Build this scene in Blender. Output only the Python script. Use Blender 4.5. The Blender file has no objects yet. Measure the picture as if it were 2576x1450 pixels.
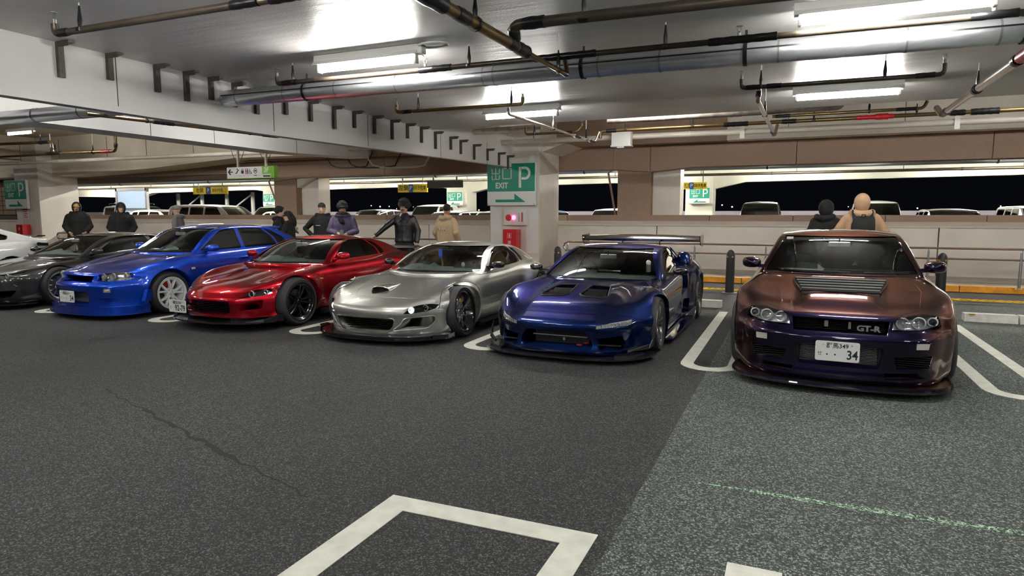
import bpy, bmesh, math, random
import numpy as np
from mathutils import Vector, Matrix
from mathutils.bvhtree import BVHTree
random.seed(7)
S = bpy.context.scene
COL = S.collection
R = math.radians
PI = math.pi
# ---------------------------------------------------------------- camera, world, exposure
cd = bpy.data.cameras.new('camera'); cam = bpy.data.objects.new('camera', cd); COL.objects.link(cam)
cd.sensor_width = 36; cd.lens = 1632*36/2576; cd.clip_end = 900; cd.clip_start = .05
cam.location = (0, 0, 1.5); cam.rotation_euler = (R(90-6.47), 0, R(23.4))
S.camera = cam
W = bpy.data.worlds.new('night'); S.world = W; W.use_nodes = True
bg = W.node_tree.nodes['Background']; bg.inputs[0].default_value = (.012, .014, .022, 1); bg.inputs[1].default_value = .03
vs = S.view_settings; vs.view_transform = 'Standard'; vs.look = 'None'; vs.gamma = 1; vs.use_curve_mapping = False
vs.exposure = 2.45
TUBE_W = 34.0      # emission strength of the fluorescent tubes
S.cycles.max_bounces = 8; S.cycles.diffuse_bounces = 5; S.cycles.glossy_bounces = 4; S.cycles.transparent_max_bounces = 10
S.cycles.transmission_bounces = 4; S.cycles.caustics_reflective = False; S.cycles.caustics_refractive = False
S.cycles.sample_clamp_indirect = 6
# ---------------------------------------------------------------- materials
MAT = {}
def mat(name, col=(.5, .5, .5), rough=.5, metal=0, coat=0, spec=.5, emit=None, es=0, noise=None, bump=0, bscale=60, alpha=1, stint=None):
    """noise = (scale, amount): colour mottling with generated noise in object space"""
    m = bpy.data.materials.new(name); m.use_nodes = True; MAT[name] = m
    nt = m.node_tree; b = nt.nodes['Principled BSDF']
    b.inputs['Base Color'].default_value = (*col, 1); b.inputs['Roughness'].default_value = rough
    b.inputs['Metallic'].default_value = metal; b.inputs['Coat Weight'].default_value = coat
    b.inputs['Coat Roughness'].default_value = .03
    if metal > .3 and coat: b.inputs['Specular Tint'].default_value = tuple(.25+.45*q/max(max(stint or col), 1e-4) for q in (stint or col))+(1,)
    b.inputs['Specular IOR Level'].default_value = spec
    if emit: b.inputs['Emission Color'].default_value = (*emit, 1); b.inputs['Emission Strength'].default_value = es
    if noise or bump:
        tc = nt.nodes.new('ShaderNodeTexCoord')
    if noise:
        n = nt.nodes.new('ShaderNodeTexNoise'); n.inputs['Scale'].default_value = noise[0]; n.inputs['Detail'].default_value = 5
        nt.links.new(tc.outputs['Object'], n.inputs['Vector'])
        mr = nt.nodes.new('ShaderNodeMapRange'); mr.inputs[1].default_value = .3; mr.inputs[2].default_value = .7
        mr.inputs[3].default_value = 1-noise[1]; mr.inputs[4].default_value = 1+noise[1]
        nt.links.new(n.outputs['Fac'], mr.inputs[0])
        mx = nt.nodes.new('ShaderNodeVectorMath'); mx.operation = 'SCALE'; mx.inputs[0].default_value = col
        nt.links.new(mr.outputs[0], mx.inputs['Scale']); nt.links.new(mx.outputs[0], b.inputs['Base Color'])
    if bump:
        n2 = nt.nodes.new('ShaderNodeTexNoise'); n2.inputs['Scale'].default_value = bscale; n2.inputs['Detail'].default_value = 6
        nt.links.new(tc.outputs['Object'], n2.inputs['Vector'])
        bp = nt.nodes.new('ShaderNodeBump'); bp.inputs['Strength'].default_value = bump; bp.inputs['Distance'].default_value = .02
        nt.links.new(n2.outputs['Fac'], bp.inputs['Height']); nt.links.new(bp.outputs[0], b.inputs['Normal'])
    return m
def paint(name, col, col2=None, metal=.55, rough=.28):
    rough = .38
    """metallic lacquer; col2 = second colour of a pearl paint seen at grazing angle"""
    m = mat(name, col, rough, metal, 1.0, stint=col2)
    nt = m.node_tree; b = nt.nodes['Principled BSDF']
    tc = nt.nodes.new('ShaderNodeTexCoord'); n = nt.nodes.new('ShaderNodeTexNoise'); n.inputs['Scale'].default_value = 900
    nt.links.new(tc.outputs['Object'], n.inputs['Vector'])
    bp = nt.nodes.new('ShaderNodeBump'); bp.inputs['Strength'].default_value = .04; bp.inputs['Distance'].default_value = .002
    nt.links.new(n.outputs['Fac'], bp.inputs['Height']); nt.links.new(bp.outputs[0], b.inputs['Normal'])
    if col2:
        lw = nt.nodes.new('ShaderNodeLayerWeight'); lw.inputs['Blend'].default_value = .5
        rp = nt.nodes.new('ShaderNodeValToRGB'); e = rp.color_ramp.elements
        e[0].position = .28; e[0].color = (*col, 1); e[1].position = .72; e[1].color = (*col2, 1)
        nt.links.new(lw.outputs['Facing'], rp.inputs[0]); nt.links.new(rp.outputs[0], b.inputs['Base Color'])
    return m
def glass(name, tint=(.4, .42, .4), rough=.0, refl=1.0):
    m = bpy.data.materials.new(name); m.use_nodes = True; MAT[name] = m
    nt = m.node_tree; nt.nodes.clear(); o = nt.nodes.new('ShaderNodeOutputMaterial')
    t = nt.nodes.new('ShaderNodeBsdfTransparent'); t.inputs[0].default_value = (*tint, 1)
    g = nt.nodes.new('ShaderNodeBsdfGlossy'); g.inputs['Roughness'].default_value = rough; g.inputs['Color'].default_value = (refl, refl, refl, 1)
    f = nt.nodes.new('ShaderNodeFresnel'); f.inputs['IOR'].default_value = 1.42
    x = nt.nodes.new('ShaderNodeMixShader')
    nt.links.new(f.outputs[0], x.inputs[0]); nt.links.new(t.outputs[0], x.inputs[1]); nt.links.new(g.outputs[0], x.inputs[2]); nt.links.new(x.outputs[0], o.inputs[0])
    return m
mat('black', (.006, .006, .007), .5)
mat('black_gloss', (.006, .006, .007), .12, 0, .6)
mat('black_rubber', (.009, .009, .0095), .55)
mat('tyre', (.016, .016, .017), .62, bump=.15, bscale=90)
mat('carbon', (.012, .012, .014), .25, .1, .8)
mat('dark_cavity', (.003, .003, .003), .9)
mat('chrome', (.75, .76, .78), .12, 1)
mat('dull_steel', (.38, .38, .39), .35, .9)
mat('white_enamel', (.78, .78, .76), .3, 0, .3)
mat('rim_white', (.72, .74, .76), .25, 0, .6)
mat('rim_black', (.012, .012, .014), .18, .3, .8)
mat('rim_gunmetal', (.16, .16, .17), .3, .8, .3)
mat('rim_silver', (.55, .56, .58), .25, .9, .3)
mat('disc_iron', (.22, .22, .22), .4, .9)
mat('caliper_red', (.5, .012, .012), .3, 0, .6)
mat('caliper_gold', (.62, .36, .08), .35, .5, .3)
mat('interior', (.018, .019, .02), .75)
mat('dash', (.30, .35, .34), .75)
mat('seat_black', (.17, .17, .18), .8)
mat('seat_tan', (.52, .27, .11), .6)
mat('lens_white', (.55, .52, .51), .2, 0, .6)
mat('lens_amber', (.55, .2, .03), .25, 0, .5)
mat('lens_red', (.4, .01, .01), .2, 0, .6)
mat('plate_white', (.80, .81, .80), .4)
mat('plate_ink', (.006, .02, .014), .5)
mat('bezel', (.62, .63, .65), .28, .35, .5)
mat('lamp_chrome', (.80, .81, .83), .18, .55, .5)
mat('mesh_metal', (.30, .31, .32), .35, .8)
mat('lamp_lit', (.9, .95, 1), .3, emit=(.85, .95, 1), es=9)
glass('car_glass', (.76, .81, .79)); glass('side_glass', (.34, .36, .36)); glass('side_clear', (.72, .76, .75)); glass('clear_glass', (.9, .92, .93)); glass('far_glass', (.05, .055, .06))
# ---------------------------------------------------------------- mesh helpers
class MB:
    def __init__(s): s.v = []; s.f = []; s.m = []; s.k = 0
    def add(s, V, F, mi=None):
        o = len(s.v); s.v += [tuple(map(float, p)) for p in V]; s.f += [tuple(i+o for i in f) for f in F]; s.m += [s.k if mi is None else mi]*len(F); return s
    def box(s, c, d, rz=0, M=None, bev=0):
        x, y, z = d[0]/2, d[1]/2, d[2]/2
        if bev:
            b = min(bev, x*.9, y*.9, z*.9)
            bm = bmesh.new(); bmesh.ops.create_cube(bm, size=1)
            for v in bm.verts: v.co = (v.co.x*2*x, v.co.y*2*y, v.co.z*2*z)
            bmesh.ops.bevel(bm, geom=bm.edges[:], offset=b, segments=2, profile=.5, affect='EDGES')
            bm.verts.index_update(); V = [v.co.copy() for v in bm.verts]; F = [[v.index for v in f.verts] for f in bm.faces]; bm.free()
        else:
            V = [Vector((i*x, j*y, k*z)) for i in (-1, 1) for j in (-1, 1) for k in (-1, 1)]
            F = [(0, 1, 3, 2), (4, 6, 7, 5), (0, 4, 5, 1), (2, 3, 7, 6), (0, 2, 6, 4), (1, 5, 7, 3)]
        T = Matrix.Translation(c) @ Matrix.Rotation(rz, 4, 'Z')
        if M: T = T @ M
        return s.add([T @ v for v in V], F)
    def span(s, a, b, bev=0):
        return s.box([(a[i]+b[i])/2 for i in range(3)], [abs(b[i]-a[i]) for i in range(3)], bev=bev)
    def tube(s, P, r, n=10, closed=False, cap=True, flat=None):
        P = [Vector(p) for p in P]; N = len(P); rr = r if isinstance(r, (list, tuple)) else [r]*N
        T = []
        for i in range(N):
            a = P[(i-1) % N] if (closed or i) else P[0]; b = P[(i+1) % N] if (closed or i < N-1) else P[-1]
            t = (b-a); T.append(t.normalized() if t.length > 1e-9 else Vector((0, 0, 1)))
        u = Vector((0, 0, 1)) if abs(T[0].z) < .9 else Vector((1, 0, 0)); u = (u-T[0]*u.dot(T[0])).normalized()
        V = []; F = []
        for i in range(N):
            u = (u-T[i]*u.dot(T[i])); u = u.normalized() if u.length > 1e-6 else T[i].orthogonal().normalized(); w = T[i].cross(u)
            for k in range(n):
                a = 2*PI*k/n; V.append(P[i]+u*(math.cos(a)*rr[i]*(flat or 1))+w*(math.sin(a)*rr[i]))
        for i in range(N if closed else N-1):
            j = (i+1) % N
            for k in range(n): F.append((i*n+k, i*n+(k+1) % n, j*n+(k+1) % n, j*n+k))
        if cap and not closed: F += [tuple(range(n-1, -1, -1)), tuple((N-1)*n+k for k in range(n))]
        return s.add(V, F)
    def lathe(s, prof, n=32, M=None, closed=False):
        """profile of (radius, height) turned about the local z axis"""
        V = []; F = []; L = len(prof)
        for i in range(n):
            a = 2*PI*i/n
            for r, h in prof: V.append(Vector((r*math.cos(a), r*math.sin(a), h)))
        for i in range(n):
            j = (i+1) % n
            for k in range(L if closed else L-1):
                q = (k+1) % L; F.append((i*L+k, j*L+k, j*L+q, i*L+q))
        if M: V = [M @ v for v in V]
        return s.add(V, F)
    def ball(s, c, r, n=12, m=8, M=None):
        r = r if isinstance(r, (tuple, list)) else (r, r, r); V = [Vector((0, 0, r[2]))]
        for i in range(1, m):
            a = PI*i/m
            for k in range(n): b = 2*PI*k/n; V.append(Vector((r[0]*math.sin(a)*math.cos(b), r[1]*math.sin(a)*math.sin(b), r[2]*math.cos(a))))
        V.append(Vector((0, 0, -r[2]))); F = [(0, 1+k, 1+(k+1) % n) for k in range(n)]
        for i in range(m-2):
            for k in range(n): a = 1+i*n; F.append((a+k, a+n+k, a+n+(k+1) % n, a+(k+1) % n))
        a = 1+(m-2)*n; F += [(len(V)-1, a+(k+1) % n, a+k) for k in range(n)]
        T = Matrix.Translation(c) @ (M or Matrix.Identity(4))
        return s.add([T @ v for v in V], F)
    def prism(s, poly, lo, hi, axis='z'):
        """2D outline swept along an axis; axis x: (y,z), y: (x,z), z: (x,y)"""
        n = len(poly); ar = sum(poly[i][0]*poly[(i+1) % n][1]-poly[(i+1) % n][0]*poly[i][1] for i in range(n))
        if (ar < 0) != (axis == 'y'): poly = poly[::-1]
        f = {'x': lambda p, t: (t, p[0], p[1]), 'y': lambda p, t: (p[0], t, p[1]), 'z': lambda p, t: (p[0], p[1], t)}[axis]
        V = [f(p, lo) for p in poly]+[f(p, hi) for p in poly]
        F = [tuple(range(n-1, -1, -1)), tuple(range(n, 2*n))]+[(i, (i+1) % n, n+(i+1) % n, n+i) for i in range(n)]
        return s.add(V, F)
    def loft(s, rings, closed=True, cap=True):
        n = len(rings[0]); V = [p for r in rings for p in r]; F = []
        for i in range(len(rings)-1):
            for k in range(n if closed else n-1): F.append((i*n+k, i*n+(k+1) % n, (i+1)*n+(k+1) % n, (i+1)*n+k))
        if cap: F += [tuple(range(n-1, -1, -1)), tuple((len(rings)-1)*n+k for k in range(n))]
        return s.add(V, F)
    def mesh(s, name, mats=None, smooth=False):
        me = bpy.data.meshes.new(name); me.from_pydata(s.v, [], s.f)
        if any(s.m): me.polygons.foreach_set('material_index', s.m)
        for m in (mats if isinstance(mats, (list, tuple)) else [mats] if mats else []): me.materials.append(MAT[m] if isinstance(m, str) else m)
        if smooth:
            me.polygons.foreach_set('use_smooth', [True]*len(s.f))
            if smooth != 'all':
                try: me.set_sharp_from_angle(angle=R(smooth if not isinstance(smooth, bool) else 38))
                except Exception: pass
        me.update(); return me
    def build(s, name, mats, parent=None, smooth=False, loc=None, rot=None, label=None):
        return obj(name, s.mesh(name, mats, smooth), parent, loc, rot, label)
def obj(name, me, parent=None, loc=None, rot=None, label=None):
    o = bpy.data.objects.new(name, me); COL.objects.link(o)
    if parent: o.parent = parent
    if loc: o.location = loc
    if rot: o.rotation_euler = rot
    if label: o['label'] = label
    return o
def tag(o, label, cat, group=None, kind=None):
    if label: o['label'] = label
    if cat: o['category'] = cat
    if group: o['group'] = group
    if kind: o['kind'] = kind
    return o
def thing(name, label, cat, loc=(0, 0, 0), rz=0, group=None):
    o = bpy.data.objects.new(name, None); COL.objects.link(o); o.location = loc; o.rotation_euler = (0, 0, rz); o.empty_display_size = .1
    return tag(o, label, cat, group)
def struct(name, mb, mats, parent=None, smooth=False):
    o = mb.build(name, mats, parent, smooth)
    o['kind'] = 'structure'
    return o
def copy_tree(o, parent=None, swap=None):
    c = o.copy(); COL.objects.link(c); c.parent = parent
    if parent is not None: c.matrix_parent_inverse = o.matrix_parent_inverse.copy()
    if swap and c.data:
        k = o.data.name
        for i, sl in enumerate(c.material_slots):
            if sl.material and sl.material.name in swap: sl.link = 'OBJECT'; sl.material = MAT[swap[sl.material.name]]
    for ch in [q for q in o.children]: copy_tree(ch, c, swap)
    return c
def dg(): return bpy.context.evaluated_depsgraph_get()
def eval_mesh(o, kill=True):
    m = bpy.data.meshes.new_from_object(o.evaluated_get(dg()), preserve_all_data_layers=True, depsgraph=dg())
    if kill: bpy.data.objects.remove(o)
    return m
_txt = {}
def text_mesh(s, size, align='CENTER', ext=0.0, bold=0.0):
    k = (s, size, align, ext, bold)
    if k in _txt: return _txt[k]
    cu = bpy.data.curves.new('lettering', 'FONT'); cu.body = s; cu.size = size; cu.align_x = align; cu.align_y = 'CENTER'; cu.extrude = ext; cu.offset = bold; cu.resolution_u = 3
    o = bpy.data.objects.new('lettering', cu); COL.objects.link(o); m = eval_mesh(o); bpy.data.curves.remove(cu); _txt[k] = m
    return m
def text(s, size, parent, loc, rot, m, name='lettering', align='CENTER', sx=1, bold=0.0, ext=0.0):
    me = text_mesh(s, size, align, ext, bold).copy(); me.materials.clear(); me.materials.append(MAT[m])
    o = obj(name, me, parent, loc, rot); o.scale = (sx, 1, 1); return o
FRONT = (PI/2, 0, 0)          # text upright, facing -Y
def pch(K, t):
    """monotone cubic through knots [(x, v), ...]"""
    if not isinstance(K, (list, tuple)): return np.full(np.shape(t), float(K)) if np.ndim(t) else float(K)
    x = np.array([k[0] for k in K], float); y = np.array([k[1] for k in K], float); h = np.diff(x); d = np.diff(y)/h; m = np.zeros(len(x))
    m[0], m[-1] = d[0], d[-1]
    for i in range(1, len(x)-1):
        m[i] = 0 if d[i-1]*d[i] <= 0 else 3*(h[i-1]+h[i])/((2*h[i]+h[i-1])/d[i-1]+(h[i]+2*h[i-1])/d[i])
    tt = np.clip(np.asarray(t, float), x[0], x[-1]); i = np.clip(np.searchsorted(x, tt)-1, 0, len(h)-1); s = (tt-x[i])/h[i]
    r = (1+2*s)*(1-s)**2*y[i]+s*(1-s)**2*h[i]*m[i]+s*s*(3-2*s)*y[i+1]+s*s*(s-1)*h[i]*m[i+1]
    return r if np.ndim(t) else float(r)
def catmull(P, n):
    """centripetal Catmull-Rom through 2D/3D points, n samples per span"""
    P = np.array(P, float); Q = np.vstack([2*P[0]-P[1], P, 2*P[-1]-P[-2]]); out = []
    for i in range(1, len(Q)-2):
        p0, p1, p2, p3 = Q[i-1:i+3]
        t0 = 0; t1 = t0+max(np.linalg.norm(p1-p0)**.5, 1e-4); t2 = t1+max(np.linalg.norm(p2-p1)**.5, 1e-4); t3 = t2+max(np.linalg.norm(p3-p2)**.5, 1e-4)
        for k in range(n):
            t = t1+(t2-t1)*k/n
            a1 = p0*(t1-t)/(t1-t0)+p1*(t-t0)/(t1-t0); a2 = p1*(t2-t)/(t2-t1)+p2*(t-t1)/(t2-t1); a3 = p2*(t3-t)/(t3-t2)+p3*(t-t2)/(t3-t2)
            b1 = a1*(t2-t)/(t2-t0)+a2*(t-t0)/(t2-t0); b2 = a2*(t3-t)/(t3-t1)+a3*(t-t1)/(t3-t1)
            out.append(b1*(t2-t)/(t2-t1)+b2*(t-t1)/(t2-t1))
    out.append(P[-1]); return out
def sstep(a, b, x): t = np.clip((x-a)/(b-a), 0, 1); return t*t*(3-2*t)
# ================================================================ SETTING
mat('cream_wall', (.72, .67, .61), .55, noise=(1.3, .07), bump=.12, bscale=35)
mat('white_beam', (.80, .79, .78), .5, noise=(.9, .06), bump=.10, bscale=30)
mat('beige_conc', (.60, .53, .43), .6, noise=(.8, .10), bump=.15, bscale=25)
mat('brown_conc', (.30, .205, .15), .7, noise=(40, .12), bump=.25, bscale=70)
mat('soffit', (.60, .57, .52), .55, noise=(1.0, .08), bump=.12, bscale=30)
mat('joint', (.10, .08, .06), .9)
mat('steel_angle', (.10, .085, .075), .55, .4, noise=(14, .25))
mat('lane_paint', (.62, .62, .55), .7, noise=(9, .12), bump=.3, bscale=120)
mat('kerb_orange', (.72, .30, .02), .6, noise=(8, .2))
mat('tactile_yellow', (.75, .45, .02), .6, noise=(12, .15))
mat('walk_conc', (.42, .38, .33), .75, noise=(3, .12), bump=.2, bscale=60)
mat('pale_block', (.60, .58, .54), .8, noise=(9, .15), bump=.3, bscale=50)
mat('pipe_brass', (.20, .135, .055), .3, .75, noise=(5, .15))
mat('pipe_brown', (.10, .08, .06), .35, .6, noise=(5, .2))
mat('tape', (.008, .008, .009), .28)
mat('pipe_cream', (.60, .56, .49), .4, noise=(2, .08))
mat('pipe_rusty', (.66, .58, .53), .5, noise=(9, .28))
mat('duct', (.62, .64, .67), .3, .85, bump=.12, bscale=22)
mat('pipe_chrome', (.62, .56, .50), .2, .95)
mat('red_paint', (.62, .012, .02), .35, 0, .3)
mat('rail_brown', (.17, .095, .065), .45)
mat('sign_green', (.0, .27, .17), .4)
mat('sign_white', (.80, .80, .78), .4)
mat('sign_lime', (.22, .47, .05), .45)
mat('sign_yellow', (.80, .58, .02), .45)
mat('sign_blue', (.02, .08, .35), .45)
mat('ink_black', (.015, .015, .018), .5)
mat('ink_red', (.55, .02, .03), .5)
mat('tube', (1, 1, 1), .4, emit=(1.0, .985, .93), es=TUBE_W); mat('tube_far', (1, 1, 1), .4, emit=(1.0, .98, .88), es=TUBE_W*3.6)
mat('lamp_body', (.72, .72, .70), .35)
mat('far_cream', (.72, .70, .60), .6, noise=(.5, .06))
mat('parapet_purple_lit', (.42, .38, .44), .7)  # grey parapet, its purple light put into the base colour
mat('tar', (.006, .006, .0065), .9); mat('mould', (.03, .028, .026), .8)
# ---- glossy painted ceiling with stains and form marks
m = mat('ceiling_paint', (.50, .48, .465), .36, spec=.45)
nt = m.node_tree; b = nt.nodes['Principled BSDF']; tc = nt.nodes.new('ShaderNodeTexCoord')
mp = nt.nodes.new('ShaderNodeMapping'); mp.inputs['Scale'].default_value = (.25, 3.2, 1); nt.links.new(tc.outputs['Object'], mp.inputs[0])
n1 = nt.nodes.new('ShaderNodeTexNoise'); n1.inputs['Scale'].default_value = 2.2; n1.inputs['Detail'].default_value = 8; nt.links.new(mp.outputs[0], n1.inputs['Vector'])
n2 = nt.nodes.new('ShaderNodeTexNoise'); n2.inputs['Scale'].default_value = 60; n2.inputs['Detail'].default_value = 4; nt.links.new(tc.outputs['Object'], n2.inputs['Vector'])
ad = nt.nodes.new('ShaderNodeMath'); ad.operation = 'MULTIPLY_ADD'; ad.inputs[1].default_value = .25; nt.links.new(n2.outputs['Fac'], ad.inputs[0]); nt.links.new(n1.outputs['Fac'], ad.inputs[2])
bp = nt.nodes.new('ShaderNodeBump'); bp.inputs['Strength'].default_value = .35; bp.inputs['Distance'].default_value = .02
nt.links.new(ad.outputs[0], bp.inputs['Height']); nt.links.new(bp.outputs[0], b.inputs['Normal'])
n3 = nt.nodes.new('ShaderNodeTexNoise'); n3.inputs['Scale'].default_value = .7; n3.inputs['Detail'].default_value = 4; nt.links.new(tc.outputs['Object'], n3.inputs['Vector'])
rp = nt.nodes.new('ShaderNodeValToRGB'); e = rp.color_ramp.elements; e[0].position = .35; e[0].color = (.62, .60, .585, 1); e[1].position = .65; e[1].color = (.74, .725, .715, 1)
nt.links.new(n3.outputs['Fac'], rp.inputs[0]); nt.links.new(rp.outputs[0], b.inputs['Base Color'])
# ---- asphalt: aggregate specks in bitumen
def asphalt(name, dark, mid, pale, pos=(.30, .62, .80), scale=95, worn=.35):
    m = mat(name, mid, .78, spec=.35); nt = m.node_tree; b = nt.nodes['Principled BSDF']; tc = nt.nodes.new('ShaderNodeTexCoord')
    v = nt.nodes.new('ShaderNodeTexVoronoi'); v.inputs['Scale'].default_value = scale; nt.links.new(tc.outputs['Object'], v.inputs['Vector'])
    sep = nt.nodes.new('ShaderNodeSeparateColor'); nt.links.new(v.outputs['Color'], sep.inputs[0])
    nb = nt.nodes.new('ShaderNodeTexNoise'); nb.inputs['Scale'].default_value = .55; nb.inputs['Detail'].default_value = 6; nt.links.new(tc.outputs['Object'], nb.inputs['Vector'])
    nf = nt.nodes.new('ShaderNodeTexNoise'); nf.inputs['Scale'].default_value = scale*1.6; nf.inputs['Detail'].default_value = 3; nt.links.new(tc.outputs['Object'], nf.inputs['Vector'])
    a1 = nt.nodes.new('ShaderNodeMath'); a1.operation = 'MULTIPLY_ADD'; a1.inputs[1].default_value = worn; a1.inputs[2].default_value = -worn/2
    nt.links.new(nb.outputs['Fac'], a1.inputs[0])
    a2 = nt.nodes.new('ShaderNodeMath'); a2.operation = 'ADD'; nt.links.new(sep.outputs[0], a2.inputs[0]); nt.links.new(a1.outputs[0], a2.inputs[1])
    a3 = nt.nodes.new('ShaderNodeMath'); a3.operation = 'MULTIPLY'; nt.links.new(a2.outputs[0], a3.inputs[0])
    mr = nt.nodes.new('ShaderNodeMapRange'); mr.inputs[1].default_value = .3; mr.inputs[2].default_value = .65; mr.inputs[3].default_value = .55; mr.inputs[4].default_value = 1.15
    nt.links.new(nf.outputs['Fac'], mr.inputs[0]); nt.links.new(mr.outputs[0], a3.inputs[1])
    rp = nt.nodes.new('ShaderNodeValToRGB'); e = rp.color_ramp.elements; e[0].position = pos[0]; e[0].color = (*dark, 1); e[1].position = pos[1]; e[1].color = (*mid, 1)
    q = e.new(pos[2]); q.color = (*pale, 1); q = e.new(min(.99, pos[2]+.14)); q.color = tuple(min(1, c*1.9) for c in pale)+(1,)
    nt.links.new(a3.outputs[0], rp.inputs[0]); nt.links.new(rp.outputs[0], b.inputs['Base Color'])
    bp = nt.nodes.new('ShaderNodeBump'); bp.inputs['Strength'].default_value = .55; bp.inputs['Distance'].default_value = .006
    nt.links.new(a3.outputs[0], bp.inputs['Height']); nt.links.new(bp.outputs[0], b.inputs['Normal'])
    return m
asphalt('asphalt_dark', (.0088, .0088, .0098), (.0245, .0245, .0272), (.07, .07, .07), scale=135)
asphalt('asphalt_green', (.023, .0265, .0245), (.070, .083, .076), (.155, .18, .162), scale=120)
asphalt('green_paint_worn', (.03, .035, .03), (.17, .30, .20), (.30, .44, .32), (.35, .55, .8))
# ---- floor
XB = -.71
struct('floor', MB().span((-48, -9, -.2), (XB, 14.9, 0)).span((-48, 14.9, -.2), (18, 17.4, -.004)).span((-70, 17.4, -.2), (40, 48, .18)), 'asphalt_dark')
struct('floor', MB().span((XB, -9, -.2), (18, 13.4, 0)).span((XB, 13.4, -.2), (18, 14.9, -.001)), 'asphalt_green')
dk = struct('trim_1', MB().span((XB, 13.25, -.05), (18, 14.9, .004)), 'asphalt_dark')
# ---- ceiling, beams
struct('ceiling', MB().span((-6.76, -9, 3.19), (18, 11.55, 3.5)), 'ceiling_paint')
struct('ceiling', MB().span((-11.4, -9, 3.48), (-6.9, 16.4, 3.7)), 'soffit')
struct('ceiling', MB().span((-48, -9, 4.45), (-12.1, 18.2, 4.7)), 'beige_conc')
struct('ceiling', MB().span((-12.1, 11.55, 4.15), (18, 18.2, 4.45)), 'beige_conc')
bm_ = struct('trim_2', MB().prism([(-9, 2.58), (7, 2.60), (15.7, 2.72), (15.7, 3.48), (-9, 3.48)], -6.90, -6.75, 'x'), 'white_beam')
for yj in (4.9, 7.2, 9.4, 11.9, 14.1): MB().span((-6.752, yj-.004, 2.66), (-6.746, yj+.004, 3.19)).build('panel_joint', 'joint', bm_)
o = struct('trim_3', MB().prism([(-9, 2.98), (8, 3.0), (12.5, 3.0), (15.9, 3.12), (15.9, 4.45), (-9, 4.45)], -12.1, -11.4, 'x'), 'white_beam')
for yj in (6.2, 8.9, 10.4, 12.9): MB().span((-11.402, yj-.004, 3.0), (-11.394, yj+.004, 3.48)).build('panel_joint', 'joint', o)
struct('trim_4', MB().prism([(-9, 3.5), (16.2, 3.6), (16.2, 4.45), (-9, 4.45)], -27.9, -27.2, 'x'), 'beige_conc')
# steel angle brackets along the white beam
ys = [3.55, 4.31, 4.82, 5.38, 5.77, 6.13, 6.5, 6.88, 7.43, 7.95, 8.5, 9.01, 9.57, 10.11, 10.62, 11.12, 11.66, 12.3, 12.75, 13.4, 14.1, 14.75, 15.3]
def bracket_mesh(h):
    b = MB().box((.018, 0, -h/2), (.036, .062, h)); b.box((.032, -.028, -h/2), (.03, .008, h)); b.box((.11, 0, -.012), (.18, .062, .024)); b.box((.11, -.028, -.03), (.18, .008, .05))
    for z in (.3, .8): b.lathe([(0, 0), (.008, 0), (.008, .006), (0, .006)], 8, Matrix.Translation((.036, .006, -h*z)) @ Matrix.Rotation(PI/2, 4, 'Y'))
    return b.mesh('steel_angle_bracket', 'steel_angle')
bmh = [bracket_mesh(.30), bracket_mesh(.34), bracket_mesh(.27)]
for i, y in enumerate(ys):
    z = 3.19 if y < 11.5 else 3.17-.012*(y-11.5)*4
    o = obj('steel_angle_bracket', bmh[i % 3 if i else 1], loc=(-6.75, y, z))
    nth = 'first second third fourth fifth sixth seventh eighth ninth tenth eleventh twelfth thirteenth fourteenth fifteenth sixteenth seventeenth eighteenth nineteenth twentieth'.split()
    lab = 'dark steel bracket on the white beam, %s from the left edge' % nth[i] if i < 12 else 'dark steel bracket on the white beam, %s from its far end by the column' % nth[len(ys)-1-i]
    tag(o, lab.replace('first from its far end', 'nearest to its far end'), 'bracket', 'steel brackets on the white beam')
# ---- columns, parapet, brown spandrel
def column(n, x0, x1):
    c = struct('trim_%d' % n, MB().span((x0, 15.7, 0), (x1, 17.2, 4.2), bev=.012), 'cream_wall')
    return c
col1 = column(7, -7.43, -6.03); col2 = column(8, -27.82, -26.37)
for c, x0, x1 in ((col1, -7.43, -6.03), (col2, -27.82, -26.37)):
    b = MB().span((x0+.02, 15.692, .5), (x0+.34, 15.70, 1.72)).span((x1-.36, 15.692, .5), (x1-.03, 15.70, 1.66)); b.build('repair_patch', 'white_beam', c)
MB().span((-6.3, 15.692, 2.86), (-6.16, 15.70, 3.0)).build('repair_patch', 'sign_white', col1)
MB().tube([(-7.47, 15.85, 0), (-7.47, 15.85, 2.6)], .028, 8).build('corner_guard', 'steel_angle', col1)
wb = struct('wall_back', MB().span((-48, 17.28, -.1), (18, 17.5, 1.24)), 'joint')
xs = [-47.9, -44, -40.5, -37, -33.5, -30.2, -26.4, -23.5, -20.2, -16.9, -13.6, -10.2, -6.65, -3.3, 2.99, 9.2, 15.5]
for a, c in zip(xs, xs[1:]): MB().span((a+.012, 17.2, .05), (c-.012, 17.3, 1.21), bev=.006).build('panel', 'cream_wall', wb)
MB().prism([(17.16, 1.205), (17.2, 1.235), (17.46, 1.335), (17.6, 1.335), (17.6, 1.2)], -48, 18, 'x').build('coping', 'cream_wall', wb)
wk = struct('wall_top', MB().span((-48, 17.47, 1.25), (18, 17.60, 1.47)), 'joint')
xs = [-47.9, -43, -38.6, -34.4, -30.2, -26.4, -23.3, -20.78, -17.47, -14.6, -11.89, -9.39, -7.4, -5.86, -4.4, -2.01, -.03, 1.95, 3.92, 5.9, 7.9, 9.9, 12, 14]
for a, c in zip(xs, xs[1:]): MB().span((a+.01, 17.45, 1.325), (c-.01, 17.62, 1.487), bev=.005).build('panel', 'brown_conc', wk)
sp = struct('trim_9', MB().span((-48, 17.42, 2.74), (18, 17.9, 3.3)), 'joint')
xs = [-47.9, -42.5, -37, -31.5, -26.4, -21.1, -16.4, -11.89, -7.4, -3.55, -.02, 3.91, 7.9, 11.9, 16]
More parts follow.
